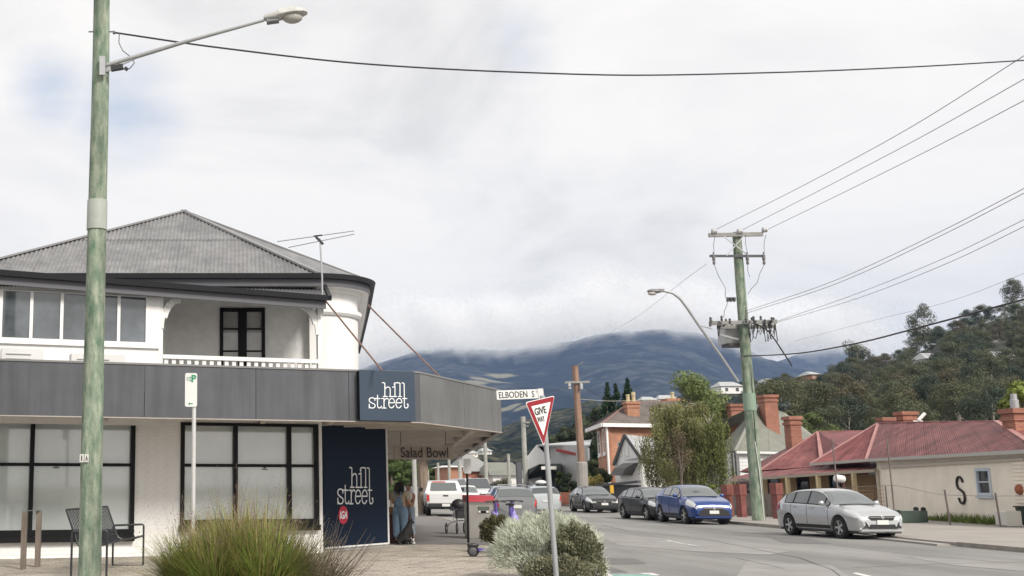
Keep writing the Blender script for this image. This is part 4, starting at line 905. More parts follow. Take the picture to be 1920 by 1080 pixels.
wire('slender pale wire rising from the top of the middle pole', [(1081, 686, 75), (1092, 679, 73)], .03, GALV)
far = [(986, 905, 781, 105, .2, 'grey pole rising behind the dark shop awning'), (912, 905, 824, 96, .14, 'pale slim pole left of the hidden grey roofs'), (955, 905, 851, 110, .14, 'short pale pole in front of the grey green roof'), (843, 905, 860, 100, .12, 'thin pole at the corner of the red brick building'), (863, 905, 862, 90, .14, 'grey pole just left of the small white parking sign'), (803, 905, 882, 130, .12, 'slim pole between the green trees above the pickup'), (822, 905, 868, 125, .13, 'pale pole standing behind the pickup cab')]
for x, y, yt, D, r, lab in far:
    t, b, tp = pole('street_pole', lab, x, y, yt, D, r*1.3, r, mat('far_pole', (.36, .36, .33), .8, .2, 3), 'distant poles along the street'); t['category'] = 'pole'
    if yt < 800:
        q = MB(); q.bar(at(x-7, 792, D-.2), at(x+7, 792, D-.2), .14); q.bar(at(x-5, 799, D-.2), at(x+5, 799, D-.2), .1); q.build('crossarm', WG, t)
t, b, tp = pole('street_pole', 'broad grey pole beside the tree trunk under the hanging sign', 779, 960, 858, 57, .13, .11, mat('grey_pole', (.38, .38, .36), .7, .1, 3)); t['category'] = 'pole'
# ---------------------------------------------------------------- signs
SW = mat('sign_white', (.72, .72, .70), .45, .03, 3); SG = mat('sign_green', (.02, .25, .12), .5); SR = mat('sign_red', (.27, .008, .018), .45, .08, 4); SK_ = mat('sign_black', (.01, .01, .01), .5)
def rrect(x0, x1, z0, z1, r, y, d, n=5):
    P = []
    for cx, cz, a0 in ((x1-r, z1-r, 0), (x0+r, z1-r, 90), (x0+r, z0+r, 180), (x1-r, z0+r, 270)):
        for i in range(n+1): a = R(a0+90*i/n); P.append(V((cx+r*math.cos(a), y, cz+r*math.sin(a))))
    return P
Dg = 18.6; a, b = at(347, 763, Dg), at(370, 700, Dg)
ps = thing('parking_sign', 'tall white parking sign with green P on a pale pipe post beside the grass clump', 'sign', (at(362, 1000, Dg).x, Dg, 0))
q = MB(); q.tube([(at(362, 1000, Dg).x, Dg, 0), (at(364, 760, Dg).x, Dg, b.z-.1)], .034, 12); q.build('post', mat('pipe_white', (.62, .62, .61), .4, .05, 3, metal=.3), ps, smooth=True)
q = MB(); q.prism(rrect(a.x, b.x, a.z, b.z, .03, Dg-.04, .01), (0, -.012, 0)); fixn(q.build('sign_plate', SW, ps))
text('P', (a.x+.105, Dg-.054, b.z-.15), (1, 0, 0), (0, 0, 1), .12, .08, SG, ps, bold=.03)
text('1/2', (a.x+.03, Dg-.054, b.z-.13), (1, 0, 0), (0, 0, 1), .07, .07, SG, ps, bold=.01)
q = MB(); zz = a.z+.05; q.prism([(a.x+.05, Dg-.054, zz), (a.x+.08, Dg-.054, zz+.02), (a.x+.08, Dg-.054, zz-.02)], (0, -.003, 0)); q.box((a.x+.105, Dg-.055, zz), (.05, .003, .014)); q.build('arrow', SG, ps)
# far parking sign
D_ = 31; a, b = at(869, 888, D_), at(882, 860, D_); fs_ = thing('parking_sign', 'small blank white sign on a black post beside the steel bin', 'sign', (at(877, 980, D_).x, D_, .1))
q = MB(); q.tube([(at(877, 980, D_).x, D_, .05), (at(876, 888, D_).x, D_, b.z-.1)], .03, 8); q.build('post', BLACK, fs_, smooth=True)
q = MB(); q.prism(rrect(a.x, b.x, a.z, b.z, .03, D_-.04, .01), (0, -.012, 0)); fixn(q.build('sign_plate', SW, fs_))
# give way sign with street name blade
Dw = 15.6; g0 = at(1043, 1080, Dw); g1 = at(1017, 742, Dw); dz = (g1-g0).normalized(); g0 = g0 - dz*(g0.z/dz.z)
gw = thing('give_way_sign', 'give way triangle and ELBODEN street blade on a leaning grey post behind the silver bush', 'sign', tuple(g0))
q = MB(); q.tube([g0, g1], .036, 12); q.build('post', mat('post_grey', (.36, .37, .38), .5, .1, 3, metal=.3), gw, smooth=True)
T = [at(983, 756, Dw-.20), at(1035, 744, Dw+.1), at(1016, 834, Dw-.07)]
tn = (T[1]-T[0]).cross(T[2]-T[0]).normalized(); tn = tn if tn.y < 0 else -tn
cen = (T[0]+T[1]+T[2])/3
def tri(k, off, r, m, nm, th=.004):
    P = []; C = [cen+(p-cen)*k for p in T]
    for i in range(3):
        p, pa, pb_ = C[i], C[i-1], C[(i+1) % 3]; u = (pa-p).normalized()*r; v = (pb_-p).normalized()*r
        for j in range(5): s = j/4; P.append(p+u*(1-s)**2+v*s**2)
    q = MB(); q.prism([p+tn*off for p in P], tn*th); fixn(q.build(nm, m, gw))
tri(1.06, .03, .045, SW, 'sign_back', .006); tri(1.01, .037, .04, SR, 'red_border', .003); tri(.70, .041, .012, SW, 'white_triangle', .003)
ex = (T[1]-T[0]).normalized(); ey = tn.cross(ex).normalized(); ey = ey if ey.z > 0 else -ey
def sgp(x, y): return onplane(x, y, cen+tn*.045, tn)
a_, b_ = sgp(1003.8, 779.5), sgp(1025, 774); text('GIVE', a_, b_-a_, ey, .098, (b_-a_).length, SK_, gw, bold=.018)
a_, b_ = sgp(1009, 792.5), sgp(1022, 789.5); text('WAY', a_, b_-a_, ey, .075, (b_-a_).length, SK_, gw, bold=.008)
a, b = at(931, 749.5, Dw-.1), at(1018, 730, Dw+.12); bx = (at(1018, 738, Dw+.12)-at(931, 741, Dw-.1)).normalized(); bz = V((0, 0, 1)); bnr = V((bx.y, -bx.x, 0)).normalized(); L_ = (at(1018, 738, Dw+.12)-at(931, 741, Dw-.1)).length; c = (at(1018, 738, Dw+.12)+at(931, 741, Dw-.1))/2
bz = bx.cross(-bnr).normalized(); bz = bz if bz.z > 0 else -bz
q = MB(); q.box(c, (L_, .02, .125), bx, -bnr, bz); q.build('street_name_blade', SW, gw)
q = MB(); q.box(c+bx*(L_/2-.045)+bnr*.014, (.085, .012, .14), bx, -bnr, bz); q.build('blade_clamp', mat('clamp_white', (.62, .62, .62), .4), gw)
text('ELBODEN  S', c-bx*(L_/2-.03)-bz*.043+bnr*.011, bx, bz, .086, L_*.76, SK_, gw, bold=.0)
text('T', c+bx*(L_*.335)+bz*.008+bnr*.011, bx, bz, .035, .02, SK_, gw)
# ---------------------------------------------------------------- bench, rack
CH = mat('charcoal_steel', (.022, .024, .028), .45)
e0 = V(G(133, 1087)); e1 = V(G(211, 1063)); e0.z = e1.z = 0; le = (e1-e0); Lb = le.length; le.normalize()
f0 = V(G(190, 1087)); f0.z = 0; dp = V((1, .02, 0)); wdp = .60
bt = thing('bench', 'charcoal slatted metal bench with hoop arms behind the green pole', 'bench', tuple(e0))
def loop(base, nm):
    h = .80; r = .05; P = []
    cs = [(0, 0), (0, h-.02), (wdp, h), (wdp, 0)]
    for i in range(4):
        a, b, c2_ = V(cs[i-1]), V(cs[i]), V(cs[(i+1) % 4])
        for j in range(5): s = j/4; p = b+(a-b).normalized()*r*(1-s)**2+(c2_-b).normalized()*r*s**2; P.append(base+dp*p.x+V((0, 0, p.y+.02)))
    # the arm is cut back where the backrest passes
    q = MB(); q.tube(P+[P[0]], .02, 8); q.build(nm, CH, bt, smooth=True)
loop(e0, 'arm_hoop'); loop(e1, 'arm_hoop')
prof = [(-.12, 1.17), (-.05, .98), (.03, .76), (.07, .63), (.12, .56), (.2, .525), (.32, .53), (.45, .56), (.6, .60)]
for sgn_ in (.04, Lb-.04): q = MB(); q.tube([e0+le*sgn_+dp*a+V((0, 0, b)) for a, b in prof], .022, 6); q.build('side_rail', CH, bt, smooth=True)
for a, b in (prof[0], prof[3], prof[-1]): q = MB(); q.tube([e0+le*.04+dp*a+V((0, 0, b)), e0+le*(Lb-.04)+dp*a+V((0, 0, b))], .016, 6); q.build('cross_rail', CH, bt, smooth=True)
ns = 30
for i in range(ns):
    o_ = e0+le*(.09+(Lb-.18)*i/(ns-1)); q = MB()
    for (a, b), (a2, b2_2) in zip(prof, prof[1:]): q.bar(o_+dp*a+V((0, 0, b)), o_+dp*a2+V((0, 0, b2_2)), .045, .012)
    q.build('slat', CH, bt)
rk = thing('bike_rack', 'low hoop of two square timber posts joined by a flat metal strap', 'bike rack', tuple(G(57, 1068)), 0)
TB = mat('grey_brown_timber', (.17, .14, .115), .8, .25, 6, stretch=(3, 3, .4), bump=.3)
for (x, y, yt) in ((43, 1070, 960), (70, 1066, 958)):
    p = G(x, y); p.z = 0; tz = at(x, yt, p.y).z; q = MB(); q.box((p.x, p.y, tz/2), (.1, .09, tz)); q.build('post', TB, rk)
p, p_ = G(43, 1070), G(70, 1066); q = MB(); q.bar(V((p.x-.03, p.y, at(43, 959, p.y).z+.008)), V((p_.x+.03, p_.y, at(70, 957, p_.y).z+.008)), .06, .012); q.build('top_strap', GALVD, rk)
# ---------------------------------------------------------------- bin, scooters, trolley
bp = G(903, 1012); bp.z = .02; bn_ = thing('street_bin', 'brushed steel bin enclosure with a red lid on the kerb side', 'bin', tuple(bp))
BW, BH = .72, at(903, 941, bp.y).z-.02
q = MB(); q.bb(bp.x-BW/2, bp.x+BW/2, bp.y-.02, bp.y+.62, .04, .02+BH); q.build('cabinet', STEEL, bn_)
q = MB(); q.bb(bp.x-BW/2-.05, bp.x-BW/2+.0, bp.y-.04, bp.y+.0, .02, .02+BH+.05); q.build('corner_post', mat('steel_dark', (.2, .2, .2), .4, metal=.6), bn_)
q = MB(); q.bb(bp.x-BW/2+.02, bp.x+BW/2-.02, bp.y-.03, bp.y-.022, .08, BH-.05); q.build('door_panel', mat('steel_door', (.36, .345, .32), .4, .12, 2, metal=.7), bn_)
lz = .02+BH; P = [(-.12, 0), (.02, .17), (.5, .2), (.66, .12), (.68, 0)]
q = MB(); q.prism([(bp.x-BW/2-.04, bp.y+a, lz+b) for a, b in P], (BW+.08, 0, 0)); fixn(q.build('lid', mat('red_lid', (.36, .03, .045), .45, .1, 3), bn_))
for (a0, a1, z0, z1, m, nm) in ((-.08, .24, -.22, -.14, BLACK, 'label_strip'), (-.08, .24, -.33, -.25, BLACK, 'label_strip'), (-.07, -.01, -.31, -.26, SW, 'sticker'), (.16, .23, -.31, -.26, SW, 'sticker'), (-.06, .22, -.19, -.165, mat('pale_green', (.2, .28, .22), .5), 'sticker')):
    q = MB(); q.bb(bp.x+a0, bp.x+a1, bp.y-.038-(.004 if nm == 'sticker' else 0), bp.y-.03, lz+z0, lz+z1); q.build(nm, m, bn_)
PUR = mat('scooter_purple', (.10, .07, .30), .35, .05, 2, coat=.4); LIL = mat('scooter_lilac', (.30, .26, .55), .4)
def wheel(mb_t, mb_r, c, r, w, ax, n=20):
    mb_t.lathe(c-ax*w/2, [(r*.72, 0), (r*.94, 0), (r, w*.25), (r, w*.75), (r*.94, w), (r*.72, w)], n, ax, False); mb_r.lathe(c-ax*w*.45, [(r*.1, -.01), (r*.7, .01), (r*.72, w*.45), (r*.7, w*.88), (r*.1, w*.92)], n, ax)
def scooter(label, loc, rz):
    t = thing('electric_scooter', label, 'scooter', (0, 0, 0), 0, 'purple hire scooters by the bin')
    X = V((1, 0, 0)); Y = V((0, 1, 0))
    for x, nm in ((-.52, 'wheel'), (.46, 'wheel')):
        a, b = MB(), MB(); wheel(a, b, V((x, 0, .13)), .13, .06, Y); tw_ = a.build(nm, RUBBER, t, smooth=True); b.build('rim', mat('scooter_rim', (.08, .08, .085), .5), tw_, smooth=True)
    q = MB(); q.bb(-.42, .32, -.085, .085, .13, .19); q.bar((.3, 0, .16), (.42, 0, .34), .1, .08); q.build('deck', PUR, t)
    q = MB(); q.bb(-.36, .26, -.07, .07, .19, .197); q.build('grip_mat', RUBBER, t)
    q = MB(); q.tube([(.44, 0, .28), (.34, 0, 1.12)], [.05, .035], 10); q.build('stem', PUR, t, smooth=True)
    q = MB(); q.tube([(.34, -.27, 1.13), (.34, -.1, 1.15), (.34, .1, 1.15), (.34, .27, 1.13)], .016, 8); q.tube([(.34, .2, 1.14), (.34, .29, 1.13)], .022, 8); q.tube([(.34, -.2, 1.14), (.34, -.29, 1.13)], .022, 8); q.box((.36, 0, 1.13), (.08, .12, .07)); q.build('handlebar', PLASTIC, t, smooth=True)
    q = MB(); q.lathe_e(V((.46, 0, .24)), (.16, .06, .09), 12, 6); q.build('front_mudguard', LIL, t, smooth=True)
    q = MB(); q.lathe_e(V((-.52, 0, .25)), (.14, .05, .05), 12, 6); q.bar((-.64, 0, .2), (-.5, 0, .28), .06, .02); q.build('rear_mudguard', PLASTIC, t, smooth=True)
    q = MB(); q.box((.40, 0, .62), (.09, .13, .3), (1, 0, -.1), (0, 1, 0)); q.build('battery_pack', PUR, t, smooth=False)
    q = MB(); q.lathe_e(V((.43, 0, .80)), (.10, .10, .13), 14, 8); q.lathe_e(V((.44, 0, .50)), (.06, .07, .16), 12, 8); q.build('stem_cover', LIL, t, smooth=True)
    q = MB(); q.tube([(0, .09, .14), (.02, .2, .01)], .01, 5); q.build('kickstand', GALVD, t)
    place(t, loc, rz); return t
p = G(886, 1046); scooter('purple electric scooter closest to the camera with its wheel poking out from the silver bush', (p.x+.54, p.y+.02, .02), .04)
p = G(935, 1012); scooter('purple electric scooter standing upright right beside the red topped bin', (at(945, 990, 29.5).x, 29.6, .02), R(105))
scooter('purple electric scooter standing farthest from the bin', (at(968, 990, 30.2).x, 30.4, .02), R(82))
# wheeled walker
p = G(858, 1003); D_ = p.y; wk = thing('wheeled_walker', 'black frame walking cart with four spoked wheels in front of the white pickup', 'walker', (p.x, p.y, 0))
for (x, y, r) in ((837, 1004, 11), (857, 1005, 11), (870.5, 1004.5, 11), (881, 1003, 10)):
    c = at(x, y-r, D_+(.35 if x in (870.5, 881) else 0)); rr = .17; a, b = MB(), MB(); c.z = .035+rr; ax = V((.93, -.35, 0)).normalized()
    a.lathe(c-ax*.025, [(rr*.7, 0), (rr, .01), (rr, .04), (rr*.7, .05)], 18, ax, False); tw_ = a.build('wheel', RUBBER, wk, smooth=True)
    for k in range(5):
        an = k*2*math.pi/5; u = V((0, 0, 1)); v = ax.cross(u); b.bar(c, c+(u*math.cos(an)+v*math.sin(an))*rr*.7, .02)
    b.build('spokes', GALV, tw_)
def wp(x, y, dd=0): return at(x, y, D_+dd)
q = MB(); q.tube([wp(837, 993), wp(842, 982), wp(852, 977), wp(866, 976), wp(882, 978)], .02, 6); q.tube([wp(857, 994), wp(857, 975), wp(848, 955)], .018, 6); q.tube([wp(870, 993, .3), wp(872, 975, .3), wp(866, 950, .3)], .018, 6); q.tube([wp(850, 950), wp(850, 975)], .012, 6); q.build('frame', GALVD, wk, smooth=True)
q = MB(); q.bb(wp(857, 970).x, wp(880, 970).x, D_-.1, D_+.4, wp(857, 972).z, wp(857, 958).z); q.build('basket', PLASTIC, wk)
q = MB(); q.lathe_e(wp(860, 947, .1), (.24, .2, .2), 12, 7); q.bb(wp(848, 955).x, wp(882, 955).x, D_-.05, D_+.35, wp(848, 957).z, wp(848, 953).z); q.tube([wp(845, 958, -.1), wp(845, 945, -.1)], .02, 5); q.build('seat_bag', PLASTIC, wk, smooth=True)
# ---------------------------------------------------------------- foreground plants
def blades(mb, base, n, H, spread, rg, w=.012, curve=.6, seg=4, tall=0.):
    for _ in range(n):
        a = rg.uniform(0, 6.283); r = rg.random()**.6*.32*spread; b = V(base)+V((math.cos(a)*r, math.sin(a)*r*.8, 0)); a2 = a+rg.uniform(-.6, .6)
        h = H*rg.uniform(.5, 1.0)*(1.22 if rg.random() < .12 else 1); ln = spread*rg.uniform(.15, 1.0); d = V((math.cos(a2), math.sin(a2), 0)); sd = V((-d.y, d.x, 0)); k = len(mb.v); cu = rg.uniform(.3, 1)*curve
        for i in range(seg+1):
            t = i/seg; p = b+d*(ln*t**1.4)+V((0, 0, h*(t-cu*.55*t*t))); ww = w*(1-t*.85)*rg.uniform(.9, 1.1); mb.v += [tuple(p-sd*ww), tuple(p+sd*ww)]
        for i in range(seg): mb.f.append((k+2*i, k+2*i+1, k+2*i+3, k+2*i+2))
rg = random.Random(11)
gc = V((at(445, 1080, 16.2).x, 16.2, 0)); gt = thing('grass_clump', 'wild clump of green and straw coloured grass in front of the shop window', 'grass', tuple(gc))
gg_ = [leafmat('grass_green', (.18, .25, .055), .45, .7, 2.5, .3), leafmat('grass_straw', (.38, .33, .13), .35, .5, 3, .3), leafmat('grass_stem', (.27, .20, .15), .4, .5, 3, .2)]
mb = MB(); mb2 = MB(); mb3 = MB()
for i in range(11):
    a = i*2.4; c = gc+V((math.cos(a)*.80*math.sqrt(i/10), math.sin(a)*.6*math.sqrt(i/10), 0)); H = rg.uniform(1.45, 1.85)-.36*abs(c.x-gc.x)/.8
    blades(mb, c, 520, H, .76, rg, .0095, 1.15); blades(mb2, c, 560, H*1.04, .8, rg, .0075, 1.0); blades(mb, c, 260, H*.6, 1.2, rg, .008, 1.5, 6); blades(mb2, c, 260, H*.55, 1.25, rg, .008, 1.5, 6); blades(mb3, c+V((0, 0, .1)), 70, H*1.02, .6, rg, .0055, .35, 5)
mb.build('green_blades', gg_[0], gt, kind='stuff'); mb2.build('straw_blades', gg_[1], gt, kind='stuff')
# seed heads: small flecks along the upper stems
k = 0; vs_ = list(mb3.v)
for i in range(0, len(vs_), 12):
    for j in (3, 4, 5):
        for _ in range(2):
            p = V(vs_[i+2*j]); s = .005; o_ = V((rg.uniform(-.015, .015), rg.uniform(-.015, .015), rg.uniform(-.03, .03))); mb3.add([p+o_, p+o_+V((s, 0, s)), p+o_+V((0, 0, 3*s)), p+o_+V((-s, 0, s))], [(0, 1, 2, 3)])
mb3.build('seed_stems', gg_[2], gt, kind='stuff')
# woody twigs leaning right
tw_ = MB()
for i in range(260):
    a = rg.uniform(-.9, .7); b = gc+V((rg.uniform(.3, 1.15), rg.uniform(-.4, .4), .05)); L_ = rg.uniform(.6, 1.35); d = V((math.sin(a)*.9+.45, rg.uniform(-.3, .3), rg.uniform(.3, .95))).normalized(); p1 = b+d*L_*.5; p2_ = p1+(d+V((.0, 0, .35))).normalized()*L_*.4
    tw_.tube([b, p1, p2_], [.006, .004, .002], 4, caps=False)
    for t in range(3):
        c = lerp(b, p1, rg.uniform(.4, 1)); tw_.tube([c, c+V((rg.uniform(-.2, .3), rg.uniform(-.1, .1), rg.uniform(.05, .25)))], [.003, .0015], 3, caps=False)
tw_.build('woody_twigs', mat('twig_brown', (.13, .10, .075), .9, .3, 4), gt, kind='stuff')
# silver cushion bush
def bush(name, label, cat, c, r, n, ln, w, m, rg, core=None, cm=None, up=.3, parts='foliage'):
    t = thing(name, label, cat, tuple(V((c[0], c[1], .08)))); mb = MB()
    for _ in range(n):
        d = V((rg.gauss(0, 1), rg.gauss(0, 1), rg.gauss(0, 1)+.35)).normalized()
        if d.z < -.35: d.z = -d.z
        bump = 1+.36*noise.noise(d*2.9+V((c[0], 0, 0)))+.07*noise.noise(d*7)
        k = rg.uniform(.62, 1.0)**.6*bump; p = V((c[0]+d.x*r[0]*k, c[1]+d.y*r[1]*k, c[2]+d.z*r[2]*k))
        if p.z < .1: p.z = rg.uniform(.1, .3)
        dr_ = (d+V((rg.uniform(-.9, .9), rg.uniform(-.9, .9), rg.uniform(-.6, .9)+up))).normalized(); s = dr_.cross(V((rg.uniform(-1, 1), rg.uniform(-1, 1), rg.uniform(-1, 1)))).normalized()
        L_ = ln*rg.uniform(.5, 1.2); bend = V((rg.uniform(-.4, .4), rg.uniform(-.4, .4), rg.uniform(-.4, .4)))*L_*.5
        mb.add([p-s*w, p+s*w, p+dr_*L_*.5+bend*.5+s*w*.9, p+dr_*L_*.5+bend*.5-s*w*.9, p+dr_*L_+bend], [(0, 1, 2, 3), (3, 2, 4)])
    mb.build(parts, m, t, kind='stuff')
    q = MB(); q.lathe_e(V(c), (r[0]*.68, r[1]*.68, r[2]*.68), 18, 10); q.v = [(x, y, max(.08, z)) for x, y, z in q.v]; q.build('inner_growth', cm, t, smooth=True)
    return t
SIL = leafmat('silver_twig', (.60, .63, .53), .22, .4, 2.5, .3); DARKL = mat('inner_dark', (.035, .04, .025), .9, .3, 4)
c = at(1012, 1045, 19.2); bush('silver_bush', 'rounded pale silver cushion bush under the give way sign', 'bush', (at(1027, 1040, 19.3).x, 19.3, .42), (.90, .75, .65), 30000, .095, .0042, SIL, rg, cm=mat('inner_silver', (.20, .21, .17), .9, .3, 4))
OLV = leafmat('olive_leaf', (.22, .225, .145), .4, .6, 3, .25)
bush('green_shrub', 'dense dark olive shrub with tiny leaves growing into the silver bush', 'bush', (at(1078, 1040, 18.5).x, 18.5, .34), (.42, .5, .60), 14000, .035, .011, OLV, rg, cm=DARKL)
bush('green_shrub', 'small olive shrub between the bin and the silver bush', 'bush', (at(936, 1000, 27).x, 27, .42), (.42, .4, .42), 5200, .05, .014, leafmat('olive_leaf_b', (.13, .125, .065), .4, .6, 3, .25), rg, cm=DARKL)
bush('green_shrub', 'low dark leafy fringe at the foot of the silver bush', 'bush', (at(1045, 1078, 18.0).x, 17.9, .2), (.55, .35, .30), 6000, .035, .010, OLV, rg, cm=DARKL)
# ---------------------------------------------------------------- vehicles
def paintm(n, c, metal=.4, coat=.8, rough=.28): return mat(n, c, rough, 0, metal=metal, coat=coat, spec=.5)
HL = mat('headlight', (.62, .64, .66), .08, spec=.9, coat=1.); TL = mat('tail_light', (.5, .02, .02), .2, coat=.8); CHR = mat('chrome', (.6, .6, .6), .15, metal=.9); PLATE = mat('plate', (.66, .66, .64), .5); CG = mat('car_glass', (.05, .058, .062), .03, spec=1., coat=1.); WS = mat('windscreen', (.09, .105, .105), .04, spec=1., coat=1.)
SPEC = {
 'hatch': dict(L=4.42, W=1.76, H=1.465, zb=.2, zt=[(0, .56), (.05, .68), (.22, .79), (.9, .93), (1.12, .985), (1.9, 1.385), (2.35, 1.46), (3.1, 1.44), (3.75, 1.33), (4.2, 1.03), (4.36, .95), (4.42, .72)], belt=[(0, .66), (1.1, .92), (3.4, 1.0), (4.42, 1.02)], ws=(1.14, 1.93), rw=(3.72, 4.18), sw=[(1.36, 1.55), (1.62, 2.42), (2.50, 3.22), (3.3, 3.72)], ax=(.88, 3.53), R=.325, doors=(1.36, 2.46, 3.35)),
 'suv': dict(L=4.39, W=1.80, H=1.57, zb=.24, zt=[(0, .62), (.05, .78), (.2, .90), (.85, 1.04), (1.1, 1.09), (1.8, 1.48), (2.3, 1.565), (3.0, 1.53), (3.7, 1.38), (4.15, 1.12), (4.3, 1.0), (4.39, .75)], belt=[(0, .74), (1.1, 1.02), (3.4, 1.14), (4.4, 1.14)], ws=(1.12, 1.85), rw=(3.65, 4.12), sw=[(1.32, 1.5), (1.58, 2.35), (2.43, 3.1)], ax=(.90, 3.54), R=.35, doors=(1.32, 2.39, 3.2)),
 'sedan': dict(L=4.8, W=1.86, H=1.49, zb=.19, zt=[(0, .55), (.05, .68), (.22, .79), (1.1, .95), (1.4, .99), (2.15, 1.40), (2.6, 1.485), (3.3, 1.46), (3.9, 1.28), (4.3, 1.08), (4.7, 1.03), (4.8, .75)], belt=[(0, .66), (1.3, .92), (3.6, .99), (4.8, 1.0)], ws=(1.42, 2.18), rw=(3.75, 4.28), sw=[(1.66, 1.8), (1.86, 2.65), (2.73, 3.5)], ax=(.95, 3.75), R=.33, doors=(1.62, 2.69, 3.6)),
 'wagon': dict(L=4.7, W=1.8, H=1.5, zb=.2, zt=[(0, .56), (.05, .68), (.22, .79), (1.0, .95), (1.3, 1.0), (2.05, 1.42), (2.5, 1.5), (3.6, 1.48), (4.2, 1.42), (4.52, 1.06), (4.65, .96), (4.7, .7)], belt=[(0, .66), (1.2, .94), (3.6, 1.0), (4.7, 1.02)], ws=(1.32, 2.08), rw=(4.2, 4.5), sw=[(1.58, 1.75), (1.82, 2.6), (2.68, 3.4), (3.48, 4.1)], ax=(.92, 3.65), R=.33, doors=(1.55, 2.64, 3.45)),
}
def car(kind, label, pm, loc, fwd, name='parked_car', group=None, detail=True, dark_wind=False, rear_dark=True, plate=True):
    S = SPEC[kind]; Lc, W, H, zb = S['L'], S['W'], S['H'], S['zb']; t = thing(name, label, 'car', (0, 0, 0), 0, group)
    hwp = [(0, .74), (.08, .84), (.25, .92), (.55, .975), (1.0, 1.0), (Lc*.5, 1.0), (Lc-1.0, .99), (Lc-.4, .945), (Lc-.1, .87), (Lc, .80)]
    def sec(x):
        zt = sm(S['zt'], x); be = min(sm(S['belt'], x), zt-.035); hw = sm(hwp, x)*W/2; g = min(1, max(0, (zt-be-.03)/.42))
        rw = lerp(hw*.90, W*.345, g); z0 = zb+(.10 if x < .1 or x > Lc-.1 else .0)
        return [V((0, x, z0)), V((hw*.84, x, z0)), V((hw*.96, x, z0+.06)), V((hw*.995, x, z0+.2)), V((hw, x, lerp(z0+.2, be, .55))), V((hw*.975, x, be-.03)), V((lerp(hw*.955, rw, .02), x, be)), V((rw+.015, x, lerp(be, zt, .88))), V((rw-.07*lerp(.4, 1, g), x, zt-.012)), V((rw*.5, x, zt+.008)), V((0, x, zt+.018))]
    def P(x, q_, side=1, off=0.):
        s = sec(x); i = min(int(q_), len(s)-2); p = lerp(s[i], s[i+1], q_-i)
        if off:
            e_ = .02; s2 = sec(min(Lc-.001, x+e_)); s1 = sec(max(0.001, x-e_)); dx = lerp(s2[i], s2[i+1], q_-i)-lerp(s1[i], s1[i+1], q_-i); dq = s[i+1]-s[i]; n = dx.cross(dq)
            if n.length > 1e-9:
                n.normalize(); 
                if n.x < 0 and abs(n.x) > .2 or (abs(n.x) <= .2 and n.z < 0): n = -n
                p = p+n*off
        return V((p.x*side, Lc/2-p.y, p.z))
    xs = [0, .012, .03, .06, .12, .2, .32]+[.45+i*(Lc-.9)/52 for i in range(53)]+[Lc-.3, Lc-.2, Lc-.12, Lc-.05, Lc-.02, Lc]
    mb = MB(); ns_ = 11; full = []
    for x in xs:
        s = sec(x); ring = [V((p.x, Lc/2-p.y, p.z)) for p in s]+[V((-p.x, Lc/2-p.y, p.z)) for p in s[-2:0:-1]]; full.append(len(mb.v)); mb.v += [tuple(p) for p in ring]
    nr = 20
    for i in range(len(xs)-1):
        for j in range(nr): a, b = full[i]+j, full[i]+(j+1) % nr; mb.f.append((a, b, b+nr, a+nr))
    mb.f.append(tuple(range(nr))); mb.f.append(tuple(full[-1]+j for j in range(nr)))
    body = fixn(mb.build('body', pm, t, smooth=True, ang=28))
    # wheel arches
    cut = MB()
    for a_ in S['ax']:
        for sd in (-1, 1): cut.lathe(V((sd*(W/2-.28), Lc/2-a_, S['R'])), [(S['R']+.065, 0), (S['R']+.065, .5)], 26, (sd, 0, 0))
    co_ = fixn(cut.build('cut', PLASTIC)); md = body.modifiers.new('b', 'BOOLEAN'); md.object = co_; md.operation = 'DIFFERENCE'; md.solver = 'EXACT'
    dg = bpy.context.evaluated_depsgraph_get(); dg.update(); nm = bpy.data.meshes.new_from_object(body.evaluated_get(dg)); body.modifiers.clear(); body.data = nm; bpy.data.objects.remove(co_)
    nm.materials.clear(); nm.materials.append(pm); nm.polygons.foreach_set('use_smooth', [True]*len(nm.polygons)); nm.set_sharp_from_angle(angle=R(28))
    q = MB()
    for a_ in S['ax']:
        for sd in (-1, 1): q.lathe(V((sd*(W/2-.27), Lc/2-a_, S['R'])), [(S['R']+.05, 0), (S['R']+.05, .02)], 20, (sd, 0, 0))
    q.bb(-W/2+.12, W/2-.12, -Lc/2+.25, Lc/2-.2, zb-.03, zb+.02); q.build('underbody', PLASTIC, t)
    def patch(nm_, x0, x1, q0, q1, m, side, off=.007, nx=6, nq=4, par=None, clipz=None):
        mb = MB()
        for i in range(nx+1):
            for j in range(nq+1): mb.v.append(tuple(P(lerp(x0, x1, i/nx), lerp(q0, q1, j/nq), side, off)))
        for i in range(nx):
            for j in range(nq): a = i*(nq+1)+j; mb.f.append((a, a+1, a+nq+2, a+nq+1))
        o = mb.build(nm_, m, par or t, smooth=True, ang=60)
        return o
    def across(nm_, x0, x1, m, off=.008, inset=.03, par=None, q0=7.15, lowz=0):
        mb = MB(); qs = [q0, 7.6, 8, 8.5, 9, 9.5, 10]
        for i in range(9):
            x = lerp(x0, x1, i/8); row = [P(x, q_, 1, 0) for q_ in qs]; e_ = .03; n = (P(x+e_, 9.5)-P(x-e_, 9.5)); n = V((0, -n.z, n.y)).normalized(); n = n if n.z > 0 else -n
            row = row + [V((-p.x, p.y, p.z)) for p in row[-2::-1]]
            mb.v += [tuple(p+n*off) for p in row]
        k = len(qs)*2-1
        for i in range(8):
            for j in range(k-1): a = i*k+j; mb.f.append((a, a+1, a+k+1, a+k))
        return mb.build(nm_, m, par or t, smooth=True, ang=60)
    across('windscreen', S['ws'][0]+.02, S['ws'][1]-.02, WS, q0=7.3); across('rear_window', S['rw'][0]+.03, S['rw'][1]-.02, CG if rear_dark else WS, q0=7.3)
